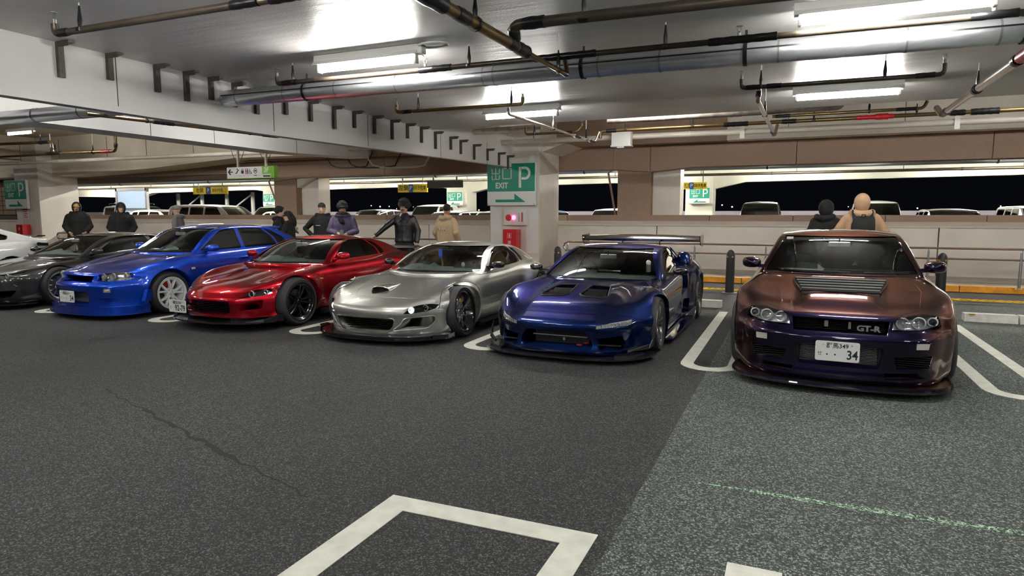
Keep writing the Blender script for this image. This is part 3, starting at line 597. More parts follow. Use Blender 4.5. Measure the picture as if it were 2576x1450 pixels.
# ================================================================ SIGNS
def exit_sign(x, y, z, w, right, label, sc=1.0):
    """green and white parking exit board; x, z = lower left corner"""
    h = w*.80; t = thing('exit_sign', label, 'sign', (x+w/2, y, z), 0, 'parking exit signs')
    MB().span((-w/2, -.05, 0), (w/2, .05, h), bev=.012).build('board', 'sign_white', t)
    MB().span((-w/2+.012, -.054, h*.335), (w/2-.012, -.0495, h-.012)).build('green_panel', 'sign_green', t)
    u = w; F_ = -.058
    def bars(L, name, m_):
        b = MB()
        for (x0, z0, x1, z1) in L: b.span((x0*u-w/2, F_, z0*u), (x1*u-w/2, F_+.006, z1*u))
        b.build(name, m_, t)
    k = .016
    # the two characters, stroke by stroke
    bars([(.185-k/2, .49, .185+k/2, .715), (.10, .60, .27, .60+k), (.10, .60, .10+k, .70), (.27-k, .60, .27, .70), (.10, .49, .27, .49+k), (.10, .49, .10+k, .575), (.27-k, .49, .27, .575)], 'lettering', 'sign_white')
    bars([(.325, .50, .325+k, .71), (.515-k, .50, .515, .71), (.325, .71-k, .515, .71), (.325, .50, .515, .50+k)], 'lettering', 'sign_white')
    text('EXIT', .15*u, t, (.31*u-w/2, F_, .375*u), FRONT, 'sign_white', sx=.85, bold=.004*u)
    # the letter P
    b = MB(); b.span((.665*u-w/2, F_, .335*u), (.715*u-w/2, F_+.006, .725*u))
    o_ = [(.70, .725)]+[(.80+.105*math.cos(R(a)), .605+.12*math.sin(R(a))) for a in range(90, -91, -15)]+[(.70, .485)]
    i_ = [(.70, .53)]+[(.79+.065*math.cos(R(a)), .605+.075*math.sin(R(a))) for a in range(-90, 91, 15)]+[(.70, .68)]
    n_ = len(o_); q = o_+i_[::-1]
    V = [(p[0]*u-w/2, F_, p[1]*u) for p in o_]+[(p[0]*u-w/2, F_, p[1]*u) for p in i_[::-1]]
    b.add(V, [(i, n_+i, n_+i+1, i+1) for i in range(n_-1)]); b.build('lettering', 'sign_white', t)
    s = 1 if right else -1
    A = [(.5+s*(p[0]-.5), p[1]) for p in ((.18, .065), (.80, .065), (.575, .225), (.575, .115), (.18, .115))]
    MB().prism([(p[0]*u-w/2, p[1]*u) for p in A], F_, F_+.006, 'y').build('arrow', 'sign_green', t)
    for a in (-1, 1): MB().lathe([(0, 0), (.014, 0), (.014, .01), (0, .012)], 8, Matrix.Translation((a*(w/2-.03), -.05, .035)) @ Matrix.Rotation(PI/2, 4, 'X')).build('bolt', 'dull_steel', t)
    return t
exit_sign(-7.45, 15.62, 1.73, 1.36, True, 'large green exit sign on the centre column, arrow to the right')
exit_sign(-28.2, 15.58, 1.72, 1.36, True, 'green exit sign on the column at far left, arrow to the right')
exit_sign(-5.52, 38.05, 2.1, 1.12, False, 'small far exit sign right of centre, arrow to the left')
exit_sign(-21.1, 38.05, 2.08, 1.12, False, 'small far exit sign seen left of the centre column, arrow to the left')
exit_sign(-37.0, 38.05, 2.15, 1.12, False, 'small far exit sign above the bright blue saloon, arrow to the left')
# fire alarm panel and extinguisher boxes
t = thing('fire_alarm_panel', 'white fire alarm panel with a red lamp below the centre exit sign', 'alarm', (-6.66, 15.62, 1.22))
MB().span((-.31, -.07, 0), (.31, .08, .42), bev=.015).build('housing', 'white_enamel', t); MB().span((-.28, -.078, .03), (.28, -.068, .39), bev=.004).build('face_plate', 'lamp_body', t)
MB().lathe([(0, 0), (.085, 0), (.085, .012), (.05, .02), (.02, .012), (0, .012)], 20, Matrix.Translation((-.16, -.078, .2)) @ Matrix.Rotation(PI/2, 4, 'X')).build('sounder', 'red_paint', t, smooth=40)
mat('alarm_lit', (.9, .05, .3), .3, emit=(1, .06, .35), es=2.2)
MB().ball((-.02, -.085, .2), (.055, .03, .055)).build('signal_lamp', 'alarm_lit', t, smooth='all')
MB().span((.2, -.084, .09), (.235, -.077, .33)).build('label_strip', 'ink_red', t)
text('火災報知機', .045, t, (.13, -.0795, .2), (PI/2, PI/2, 0), 'ink_black')
def ext_box(x, y, label, h=1.12, lab='消火器'):
    t = thing('extinguisher_box', label, 'box', (x, y, .115), 0, 'red extinguisher boxes')
    MB().span((-.19, -.15, 0), (.19, .15, h-.115), bev=.01).build('cabinet', 'red_paint', t)
    b = MB().span((-.06, -.153, .78), (.04, -.150, .785)).span((-.06, -.153, .9), (.04, -.150, .905)).span((-.06, -.153, .785), (-.055, -.150, .9)).span((.035, -.153, .785), (.04, -.150, .9)); b.span((-.022, -.153, .80), (.004, -.15, .87)).span((-.015, -.153, .87), (-.003, -.15, .885)); b.build('symbol', 'sign_white', t)
    for i, c in enumerate(lab): text(c, .1, t, (-.01, -.153, .66-.12*i), FRONT, 'sign_white')
ext_box(-6.71, 15.5, 'red extinguisher box on the centre column below the alarm panel')
ext_box(-27.05, 15.45, 'red extinguisher box on the far left column behind the white car')
t = thing('notice_sheet', 'white notice sheet with red heading on far left column', 'notice', (-27.25, 15.69, 1.32))
MB().span((-.16, -.005, 0), (.16, .005, .42)).build('sheet', 'sign_white', t); MB().span((-.16, -.008, .35), (.16, -.004, .42)).build('heading', 'ink_red', t)
b = MB()
for i in range(4): b.span((-.13, -.007, .06+i*.07), (.13-.05*(i % 2), -.004, .085+i*.07))
b.build('print', 'ink_red', t)
# floor guide sign
t = thing('guide_sign', 'hanging white guide sign with a lime 3F end panel', 'sign', (-13.0, 13.0, 2.44))
MB().span((-.80, -.06, 0), (.80, .06, .29), bev=.01).build('board', 'sign_white', t)
MB().span((.42, -.066, .09), (.70, -.059, .288)).build('end_panel', 'sign_lime', t); MB().span((.70, -.064, .0), (.815, .064, .295)).build('end_cap', 'sign_lime', t); MB().span((-.80, -.064, -.012), (.815, .064, .006)).build('edge_strip', 'sign_lime', t)
text('3F', .17, t, (.56, -.068, .19), FRONT, 'sign_white', bold=.004); MB().span((.45, -.066, .02), (.68, -.059, .06)).build('name_plate', 'ink_black', t)
b = MB().prism([(-.76, .165), (-.68, .245), (-.655, .22), (-.70, .178), (-.59, .178), (-.59, .152), (-.70, .152), (-.655, .11), (-.68, .085)], -.066, -.059, 'y'); b.build('arrow', 'ink_black', t)
b = MB().tube([(-.49, -.063, .13), (-.46, -.063, .13), (-.40, -.063, .21), (-.37, -.063, .21)], .012, 6).ball((-.43, -.063, .235), .016, 8, 6); b.build('escalator_symbol', 'ink_black', t)
b = MB().span((-.29, -.066, .12), (-.21, -.06, .2)); b.prism([(-.285, .21), (-.255, .21), (-.27, .24)], -.066, -.06, 'y').prism([(-.245, .24), (-.215, .24), (-.23, .21)], -.066, -.06, 'y'); b.build('lift_symbol', 'ink_black', t)
for x, m_ in ((-.13, 'ink_red'), (-.07, 'sign_blue')): MB().ball((x, -.063, .235), .014, 8, 6).prism([(x-.022, .21), (x+.022, .21), (x+.012, .10), (x-.012, .10)], -.066, -.06, 'y').build('person_symbol', m_, t)
MB().tube([(.0, -.063, .23), (.005, -.063, .16), (.045, -.063, .16), (.06, -.063, .11)], .008, 6).tube([(.02+.035*math.cos(R(a)), -.063, .14+.035*math.sin(R(a))) for a in range(120, 420, 30)], .006, 5).build('wheelchair_symbol', 'ink_black', t)
MB().tube([(.19+.05*math.cos(R(a)), -.063, .18+.06*math.sin(R(a))) for a in range(0, 360, 30)], .007, 5, closed=True).span((.165, -.066, .165), (.215, -.06, .195)).build('locker_symbol', 'ink_black', t)
for x, s_ in ((-.43, 'エスカレーター'), (-.25, 'エレベーター'), (-.06, 'トイレ'), (.19, '精算機')): text(s_, .035, t, (x, -.0665, .06), FRONT, 'ink_black')
for x in (-.45, .5):
    MB().box((x, 0, .56), (.05, .05, .55)).build('hanger_post', 'pipe_cream', t)
    MB().tube([(x, 0, .33), (x-.18, 0, .62), (x-.26, 0, .84)], .008, 5).tube([(x, 0, .33), (x+.18, 0, .62), (x+.26, 0, .84)], .008, 5).build('chain', 'joint', t)
t = thing('guide_sign', 'dark green hanging sign board back, far beyond the wall', 'sign', (-14.55, 26, 2.70))
MB().span((-.9, -.06, 0), (.9, .06, .32), bev=.01).build('board', 'mould', t)
for x in (-.6, .6): MB().box((x, 0, .78), (.05, .05, .95)).build('hanger_post', 'joint', t)
for x, w, y, z, lab, s1, s2 in ((-31.2, 2.7, 28, 2.68, 'yellow hanging parking sign above the black hooded men', '右側', '前向き駐車'), (-17.5, 1.7, 28, 2.60, 'yellow hanging parking sign left of the dark green board', '左側', '前向き駐車'), (-4.2, 1.2, 30, 2.62, 'small pale yellow parking sign right of the centre column', '右側', '前向き駐車')):
    t = thing('parking_sign', lab, 'sign', (x, y, z), 0, 'yellow parking signs'); h = .40 if w > 1.3 else .3
    MB().span((-w/2, -.04, 0), (w/2, .04, h)).build('board', 'sign_yellow', t)
    MB().span((-w*.12, -.046, .0), (w*.02, -.039, h)).build('blue_panel', 'sign_blue', t)
    text('P', h*.8, t, (-w*.05, -.048, h/2), FRONT, 'sign_white'); text(s1, h*.75, t, (-w*.30, -.042, h/2), FRONT, 'ink_black', bold=.004); text(s2, h*.55, t, (w*.22, -.042, h/2), FRONT, 'ink_black', sx=.75, bold=.004)
    text('お願いします', h*.2, t, (w*.41, -.042, h*.25), FRONT, 'ink_black')
    for a in (-.35, .35): MB().box((a*w, 0, h+.5), (.03, .03, 1.0)).build('hanger_rod', 'joint', t)
# lit glass lobby at far left
t = thing('glass_lobby', 'pale blue lit glass lobby behind the black hooded men', 'lobby', (-32.5, 24, 0))
mat('lobby_glow', (.16, .21, .28), .3, emit=(.5, .62, .8), es=.09)
MB().span((-1.1, 0, .3), (1.1, .05, 2.75)).build('window_pane', 'lobby_glow', t)
for x in (-1.15, 1.15): MB().span((x-.06, -.05, 0), (x+.06, .1, 2.9)).build('door_frame', 'dull_steel', t)
MB().span((-1.1, -.05, 1.72), (1.1, .08, 1.84)).build('transom', 'dull_steel', t); MB().span((-1.2, -.05, 2.75), (1.2, .1, 2.9)).build('lintel', 'dull_steel', t)
# steel lattice frame seen in the dark beyond the far deck
b = MB()
for x in (-52, -49, -46, -43, -40): b.tube([(x, 43, 0), (x, 43, 3.4)], .16, 8)
for x in (-52, -46, -40): b.tube([(x, 43, 1.6), (x+3, 43, 3.3)], .07, 6)
for x in (-19.6, -17.5): b.tube([(x, 43, 0), (x, 43, 3.4)], .14, 8)
b.tube([(-19.6, 43, 1.7), (-17.5, 43, 3.2)], .06, 6).tube([(-17.5, 43, 1.7), (-19.6, 43, 3.2)], .06, 6)
struct('trim_22', b, 'lamp_body')
mat('city_warm', (1, .7, .4), .5, emit=(1, .72, .45), es=2.5); mat('city_white', (1, 1, 1), .5, emit=(.85, .92, 1), es=2.2)
rg = random.Random(3)
for i in range(26):
    x = rg.uniform(-330, 90); y = rg.uniform(300, 340); z = 1.5+rg.uniform(.5, 4.5)*1.1
    o = MB().ball((0, 0, 0), rg.uniform(.14, .36), 6, 4).build('city_light', 'city_warm' if i % 3 else 'city_white', loc=(x, y, z)); tag(o, 'tiny distant city light in the black night beyond the deck', 'light', 'distant city lights')
# ================================================================ CARS
def quads_mesh(Q):
    """list of quads (4 points) -> welded vertex and face lists"""
    P = np.array(Q, float).reshape(-1, 3); K = np.round(P, 5)+0.0
    u, idx, inv = np.unique(K, axis=0, return_index=True, return_inverse=True); inv = inv.reshape(-1, 4)
    F = []; 
    for q in inv.tolist():
        f = []
        for i in q:
            if i not in f: f.append(i)
        if len(f) > 2: F.append(f)
    return P[idx], F
def skin(sec, ts, disp, capn=14):
    """closed shell: sec(t) gives the half section (x, z) from top centre to bottom centre"""
    R_ = [np.array(sec(t)) for t in ts]; N = len(R_[0])-1; Q = []
    G = [np.column_stack([r[:, 0], np.full(N+1, t), r[:, 1]]) for r, t in zip(R_, ts)]
    G = [disp(g.copy(), t) for g, t in zip(G, ts)]
    for i in range(len(G)-1):
        for j in range(N): Q.append((G[i][j], G[i][j+1], G[i+1][j+1], G[i+1][j]))
    for e, t in ((0, ts[0]), (-1, ts[-1])):
        r = R_[e]; M = capn; rows = []
        for j in range(N//2+1):
            a, b = r[j], r[N-j]; rows.append(disp(np.array([(a[0]+(b[0]-a[0])*k/M, t, a[1]+(b[1]-a[1])*k/M) for k in range(M+1)]), t))
        for j in range(N//2):
            for k in range(M):
                q = (rows[j][k], rows[j][k+1], rows[j+1][k+1], rows[j+1][k]); Q.append(q if e == 0 else q[::-1])
    FL = [tuple(p*np.array([-1, 1, 1]) for p in q[::-1]) for q in Q]
    return quads_mesh(Q+FL)
def body_shell(c):
    L = c['L']; gz = lambda k, t: pch(c[k], t)
    ts = sorted(set(np.round(np.concatenate([np.linspace(0, .5, 12), np.linspace(.5, 2, 26), np.linspace(2, L, 34)]), 4)))
    ch, cs = c.get('ch', .6), c.get('cs', .86); k4 = c.get('k4', (.965, .28)); bw = c.get('bw', .9)
    def sec(t):
        w, zc, zh, zs, zm, zb = (gz(k, t) for k in ('w', 'zc', 'zh', 'zs', 'zm', 'zb'))
        P = [(0, zc), (ch*.5*w, zc-.22*(zc-zh)), (ch*w, zh), (cs*w, zs), (k4[0]*w, zs-k4[1]*(zs-zm)), (w, zm), (w*c.get('lw', .985), (zm*.45+zb*.55)), (w*c.get('sw', .95), zb+.03), (bw*w, zb), (0, zb)]
        if 'cr' in c: P.insert(3, ((ch+(cs-ch)*.42)*w, zh+(zs-zh)*c['cr']))
        r = catmull(P, 6)
        if len(r) % 2 == 0: r.insert(-1, (np.array(r[-1])+np.array(r[-2]))/2)
        r[0] = np.array((0., zc)); r[-1] = np.array((0., zb)); return [(max(p[0], 0), p[1]) for p in r]
    s1, s2, pw = c['sweep']; T = c.get('T', 1.35); rs1, rs2 = c.get('rsweep', (.12, .3))
    def disp(g, t):
        w = max(gz('w', t), .01); u = np.clip(np.abs(g[:, 0])/w, 0, 1)
        f = max(0, 1-t/T)**1.5
        nz = pch(c['nose'], g[:, 2])
        g[:, 1] += (s1*u**2+s2*u**pw+nz)*f
        fr = max(0, 1-(L-t)/1.1)**1.5
        g[:, 1] -= (rs1*u**2+rs2*u**7+pch(c.get('tail', [(0, .1), (.3, 0), (.7, .02), (1, .1)]), g[:, 2]))*fr
        for (yw, zw, Rw, A, ex) in c.get('flare', ()):
            r = np.hypot(g[:, 1]-yw, g[:, 2]-zw); g[:, 0] += np.where(g[:, 0] > .55*w, A*sstep(Rw+ex, Rw+.01, r), 0)
        for (x0, x1, y0, y1, hgt, sm) in c.get('bulge', ()):
            m = sstep(x0-sm, x0+sm, g[:, 0])*sstep(x1+sm, x1-sm, g[:, 0])*sstep(y0-sm*1.6, y0+sm*1.6, g[:, 1])*sstep(y1+sm*1.6, y1-sm*1.6, g[:, 1])
            g[:, 2] += np.where(g[:, 2] > pch(c['zm'], t)+.02, hgt*m, 0)
        return g
    return skin(sec, ts, disp, 18)
def cabin_shell(c, o=0.0, zlow=None):
    q = c['cab']; y0, y1 = q['y0'], q['y1']
    ts = np.linspace(y0+o*1.2, y1-o*1.2, 46); zt = q['zt']; e = 1e-3
    def sec(t):
        sl = (pch(zt, t+e)-pch(zt, t-e))/(2*e); zb = pch(q['zb'], t)
        z = max(pch(zt, t)-o*math.sqrt(1+sl*sl), zb+.008 if o == 0 else zb-.02); h = max(z-zb, .004)
        wb = pch(q['wb'], t)-o; cr = min(q.get('crown', .05), h*.6); tm = q.get('tumble', .42); rr = min(q.get('rad', .07), h*.5)
        xr = wb-tm*max(h-cr, 0)*q.get('tk', 1)
        xm = wb-tm*.42*max(h-cr-rr, 0); lo = zb-.16 if zlow is None else zlow
        P = [(0, z), (.5*xr, z-.2*cr), (.84*xr-.01, z-.72*cr), (xr-.012, z-cr-.006), (xr+tm*rr*.8, z-cr-rr), (xm, zb+(h-cr-rr)*.45), (wb, zb), (wb*.99 if zlow is None else wb-.02, lo), (0, lo)]
        r = catmull(P, 5)
        if len(r) % 2 == 0: r.insert(-1, (np.array(r[-1])+np.array(r[-2]))/2)
        return [(max(p[0], 0), p[1]) for p in r]
    sw = q.get('sw', .22); L = y1-y0
    def disp(g, t):
        wb = max(pch(q['wb'], t), .1); u = np.clip(np.abs(g[:, 0])/wb, 0, 1); s = (t-y0)/L
        g[:, 1] -= sw*(1-u*u)*(1-s)**2; g[:, 1] += q.get('rw', .15)*(1-u*u)*s**3
        return g
    return skin(sec, list(ts), disp, 6)
def raw_mesh(VF, mats=('black',)):
    me = bpy.data.meshes.new('shell'); me.from_pydata([tuple(map(float, v)) for v in VF[0]], [], VF[1])
    me.polygons.foreach_set('use_smooth', [True]*len(me.polygons)); me.update()
    bm = bmesh.new(); bm.from_mesh(me); bmesh.ops.recalc_face_normals(bm, faces=bm.faces[:]); bm.to_mesh(me); bm.free()
    for m in mats: me.materials.append(MAT[m])
    return me
def cutter(mb, mi=1):
    me = mb.mesh('cutter'); me.polygons.foreach_set('material_index', [mi]*len(me.polygons))
    for m in ('black', 'dark_cavity'): me.materials.append(MAT[m])
    bm = bmesh.new(); bm.from_mesh(me); bmesh.ops.recalc_face_normals(bm, faces=bm.faces[:]); bm.to_mesh(me); bm.free()
    return me
def bools(jobs):
    """jobs: (mesh, [(cutter mesh, operation)]) -> list of result meshes, one depsgraph pass"""
    tmp = {}; obs = []
    for base, cuts in jobs:
        o = bpy.data.objects.new('job', base); COL.objects.link(o); obs.append(o)
        for cm, op in cuts:
            if cm.name not in tmp:
                t = bpy.data.objects.new('cut', cm); COL.objects.link(t); tmp[cm.name] = t
            m = o.modifiers.new('b', 'BOOLEAN'); m.object = tmp[cm.name]; m.operation = op; m.solver = 'MANIFOLD'; m.material_mode = 'INDEX'
    d = dg(); res = []
    for (base, cuts), o in zip(jobs, obs):
        m = bpy.data.meshes.new_from_object(o.evaluated_get(d), preserve_all_data_layers=True, depsgraph=d)
        res.append(m)
    for i, ((base, cuts), o) in enumerate(zip(jobs, obs)):
        if not len(res[i].polygons):
            for m in o.modifiers: m.solver = 'EXACT'
            res[i] = bpy.data.meshes.new_from_object(o.evaluated_get(dg()), preserve_all_data_layers=True, depsgraph=dg())
    for o in obs+list(tmp.values()): bpy.data.objects.remove(o)
    return res
class Ref:
    """smooth reference normals of an uncut shell"""
    def __init__(s, me):
        n = len(me.vertices); co = np.empty(n*3); me.vertices.foreach_get('co', co); s.co = co.reshape(-1, 3)
        no = np.empty(n*3); me.vertex_normals.foreach_get('vector', no); s.no = no.reshape(-1, 3)
        me.calc_loop_triangles(); s.tri = [tuple(t.vertices) for t in me.loop_triangles]
        s.b = BVHTree.FromPolygons([Vector(v) for v in s.co], s.tri)
    def normal(s, p):
        loc, n, i, d = s.b.find_nearest(p)
        if i is None: return Vector((0, 0, 1))
        a, b, c = s.tri[i]; A, B, C_ = s.co[a], s.co[b], s.co[c]; v0, v1, v2 = B-A, C_-A, np.array(loc)-A
        d00, d01, d11, d20, d21 = v0@v0, v0@v1, v1@v1, v2@v0, v2@v1; q = d00*d11-d01*d01
        if abs(q) < 1e-18: return Vector(n)
        v = (d11*d20-d01*d21)/q; w = (d00*d21-d01*d20)/q
        return Vector(s.no[a]*(1-v-w)+s.no[b]*v+s.no[c]*w).normalized()
def finish(me, ref, mats, keep_only=None, name='panel'):
    """smooth normals on the painted skin, flat on the cut faces"""
    if keep_only is not None:
        bm = bmesh.new(); bm.from_mesh(me); bmesh.ops.delete(bm, geom=[f for f in bm.faces if f.material_index != keep_only], context='FACES'); bm.to_mesh(me); bm.free()
    me.materials.clear()
    for m in mats: me.materials.append(MAT[m])
    me.polygons.foreach_set('use_smooth', [True]*len(me.polygons))
    cache = {}; N = []
    for p in me.polygons:
        for v in p.vertices:
            if p.material_index == 0 and ref:
                if v not in cache: cache[v] = ref.normal(me.vertices[v].co)
                N.append(cache[v])
            else: N.append(p.normal.copy())
    if N: me.normals_split_custom_set([tuple(n) for n in N])
    me.name = name; return me
def loops_of(me):
    """ordered boundary loops of an open patch"""
    cnt = {}
    for p in me.polygons:
        for k in p.edge_keys: cnt[k] = cnt.get(k, 0)+1
    nb = {}
    for (a, b), n in cnt.items():
        if n == 1: nb.setdefault(a, []).append(b); nb.setdefault(b, []).append(a)
    out = []; seen = set()
    for s in nb:
        if s in seen: continue
        lp = [s]; seen.add(s)
        while True:
            nx = [q for q in nb[lp[-1]] if q not in seen]
            if not nx: break
            lp.append(nx[0]); seen.add(nx[0])
        if len(lp) > 3: out.append([me.vertices[i].co.copy() for i in lp])
    return out
def thin(P, d=.012):
    Q = [P[0]]
    for p in P[1:]:
        if (p-Q[-1]).length > d: Q.append(p)
    return Q
def rim_tube(me, r, n=6):
    b = MB()
    for lp in loops_of(me):
        q = thin(lp)
        if len(q) > 3: b.tube(q, r, n, closed=True)
    return b
def mir(P): return P+[(-x, z) for x, z in P[::-1]]
def flipx(P): return [(-x, z) for x, z in P]
def rnd(P, r=.02, n=3):
    """round the corners of a 2D outline"""
    out = []; L = len(P)
    for i in range(L):
        a, p, b = Vector(P[i-1]), Vector(P[i]), Vector(P[(i+1) % L]); da, db = (a-p), (b-p); d = min(r, da.length*.45, db.length*.45)
        p0, p1 = p+da.normalized()*d, p+db.normalized()*d
        for k in range(n+1): s = k/n; out.append(tuple(p0*(1-s)**2+p*2*s*(1-s)+p1*s*s))
    return out
# ---------------------------------------------------------------- wheels
def spoke(b, r0, r1, a0, a1, w0, w1, t0, t1, y0, y1):
    """bar from hub (r0, angle a0) to rim (r1, a1) in the wheel plane; axis is local z, outward +z"""
    rings = []
    for s in (0, .5, 1):
        r = r0+(r1-r0)*s; a = a0+(a1-a0)*s; w = w0+(w1-w0)*s; t = t0+(t1-t0)*s; y = y0+(y1-y0)*s+(.012 if s == .5 else 0)
        c = Vector((r*math.cos(a), r*math.sin(a), y)); d = Vector((math.cos(a), math.sin(a), 0)); n = Vector((-d.y, d.x, 0))
        rings.append([c-n*w/2+Vector((0, 0, -t)), c-n*w/2, c-n*w*.3+Vector((0, 0, .006)), c+n*w*.3+Vector((0, 0, .006)), c+n*w/2, c+n*w/2+Vector((0, 0, -t))])
    b.loft(rings)
_wh = {}
def wheel_meshes(style, Rt, wd, Rr, m_rim, m_face, cal):
    k = (style, Rt, wd, Rr, m_rim, m_face, cal)
    if k in _wh: return _wh[k]
    h = wd/2; X = Matrix.Rotation(PI/2, 4, 'Y')
    def M(b, nm, mats, sm=35): b.v = [tuple(X @ Vector(v)) for v in b.v]; return b.mesh(nm, mats, sm)
    ty = MB().lathe([(Rr-.005, -h+.02), (Rr+.012, -h+.004), (Rr+.045, -h), (Rt-.012, -h+.022), (Rt, -h+.05), (Rt, -.02), (Rt-.006, -.018), (Rt-.006, -.012), (Rt, -.01), (Rt, .03), (Rt-.006, .032), (Rt-.006, .038), (Rt, .04), (Rt, h-.05), (Rt-.012, h-.022), (Rr+.045, h), (Rr+.012, h-.004), (Rr-.005, h-.02)], 56)
    tyre = M(ty, 'tyre', 'tyre', 50)
    rm = MB(); dp = {'deep': .075, 'mid': .035, 'flat': .018}[style[1]]
    rm.lathe([(Rr-.02, -h), (Rr-.045, -h+.03), (Rr-.055, 0), (Rr-.045, h-dp-.02), (Rr-.03, h-dp), (Rr-.012, h-.03), (Rr+.004, h-.012), (Rr+.012, h-.004), (Rr+.010, h+.002), (Rr-.004, h-.002), (Rr-.02, h-.02)], 56)
    rim = M(rm, 'rim', m_rim, 40)
    f = MB(); yf = h-dp-.005; st = style[0]; ro = Rr-.028
    f.lathe([(0, yf-.004), (.022, yf-.002), (.03, yf-.01), (.062, yf-.012), (.072, yf-.02), (.075, yf-.07), (0, yf-.07)], 24)
    if st == 'twin5':
        for i in range(5):
            a = 2*PI*i/5+PI/2
            for s in (-1, 1): spoke(f, .055, ro, a+s*.24, a+s*.155, .026, .03, .035, .03, yf-.016, yf)
    elif st == 'vee5':
        for i in range(5):
            a = 2*PI*i/5+PI/2+.2
            for s in (-1, 1): spoke(f, .05, ro, a+s*.12, a+s*.29, .036, .028, .04, .03, yf-.012, yf)
    elif st == 'ten':
        for i in range(10): a = 2*PI*i/10; spoke(f, .06, ro, a, a, .03, .026, .035, .03, yf-.018, yf)
    elif st == 'star':
        for i in range(9):
            a = 2*PI*i/9; q = 2*PI/18
            spoke(f, .06, ro*.60, a, a+q, .014, .011, .03, .025, yf-.014, yf-.01); spoke(f, .06, ro*.60, a, a-q, .014, .011, .03, .025, yf-.014, yf-.01)
            spoke(f, ro*.58, ro, a+q, a+q*.55, .012, .012, .025, .025, yf-.012, yf-.012); spoke(f, ro*.58, ro, a+q, a+q*1.45, .012, .012, .025, .025, yf-.012, yf-.012)
    elif st == 'multi':
        for i in range(14): a = 2*PI*i/14; spoke(f, .06, ro, a, a+.1, .018, .022, .03, .025, yf-.015, yf)
    elif st == 'six':
        for i in range(6): a = 2*PI*i/6; spoke(f, .055, ro, a, a, .05, .06, .03, .03, yf-.014, yf)
    for i in range(5):
        a = 2*PI*i/5; f.lathe([(0, .012), (.009, .01), (.01, -.005)], 6, Matrix.Translation((.045*math.cos(a), .045*math.sin(a), yf-.008)))
    face = M(f, 'spokes', m_face, 35)
    nb = MB()
    if style[1] == 'deep':
        for i in range(24): a = 2*PI*i/24; nb.ball(((Rr-.022)*math.cos(a), (Rr-.022)*math.sin(a), h-dp+.004), .006, 6, 4)
    di = MB().lathe([(0, .012), (.07, .012), (.075, .004), (.155, .004), (.155, -.02), (0, -.02)], 36, Matrix.Translation((0, 0, -.02)))
    disc = M(di, 'brake_disc', 'disc_iron', 40)
    ca = MB()
    rg_ = []
    for a in range(150, 221, 14):
        c_, s_ = math.cos(R(a)), math.sin(R(a)); rg_.append([(.105*c_, .105*s_, -.055), (.105*c_, .105*s_, .022), (.165*c_, .165*s_, .03), (.172*c_, .172*s_, -.055)])
    ca.loft(rg_); calm = M(ca, 'brake_caliper', cal, 30)
    _wh[k] = (tyre, rim, face, disc, calm, M(nb, 'rim_bolt', 'chrome') if nb.v else None); return _wh[k]
def add_wheel(car, x, y, z, style, Rt, wd, Rr, m_rim, m_face, cal='disc_iron', steer=0, camber=0):
    ms = wheel_meshes(style, Rt, wd, Rr, m_rim, m_face, cal); s = 1 if x > 0 else -1
    w = obj('wheel', ms[1], car, (x, y, z), (0, s*0+(-camber if s > 0 else camber), (0 if s > 0 else PI)+steer))
    obj('tyre', ms[0], w); obj('spokes', ms[2], w); obj('brake_disc', ms[3], w); c = obj('brake_caliper', ms[4], w)
    if s < 0: c.scale = (1, -1, 1)
    if ms[5]: q = obj('rim_bolts', ms[5], w); q['kind'] = 'stuff'
    return w
# ---------------------------------------------------------------- small car parts
def plate(car, x, y, z, top, bottom, rz=0, tilt=0, kana='せ', big_x=.045):
    p = MB().prism(rnd([(-.165, -.0825), (.165, -.0825), (.165, .0825), (-.165, .0825)], .018), -.006, .002, 'y').build('licence_plate', 'plate_white', car, loc=(x, y, z), rot=(tilt, 0, rz))
    text(top, .050, p, (0, -.0075, .045), FRONT, 'plate_ink', sx=.95, bold=.0007)
    if bottom == '34':
        for dx in (-.075, -.015): MB().lathe([(0, 0), (.007, 0), (0, .001)], 10, Matrix.Translation((dx, -.0065, -.027)) @ Matrix.Rotation(PI/2, 4, 'X')).build('dot', 'plate_ink', p)
    text(bottom, .105, p, (.155, -.0075, -.027), FRONT, 'plate_ink', align='RIGHT', sx=.82, bold=.002)
    text(kana, .042, p, (-.13, -.0075, -.025), FRONT, 'plate_ink')
    b = MB()
    for sx in (-1, 1): b.lathe([(0, 0), (.006, 0), (.006, .003), (0, .004)], 8, Matrix.Translation((sx*.107, -.006, .055)) @ Matrix.Rotation(PI/2, 4, 'X'))
    o = b.build('plate_bolts', 'dull_steel', p); o['kind'] = 'stuff'
    return p
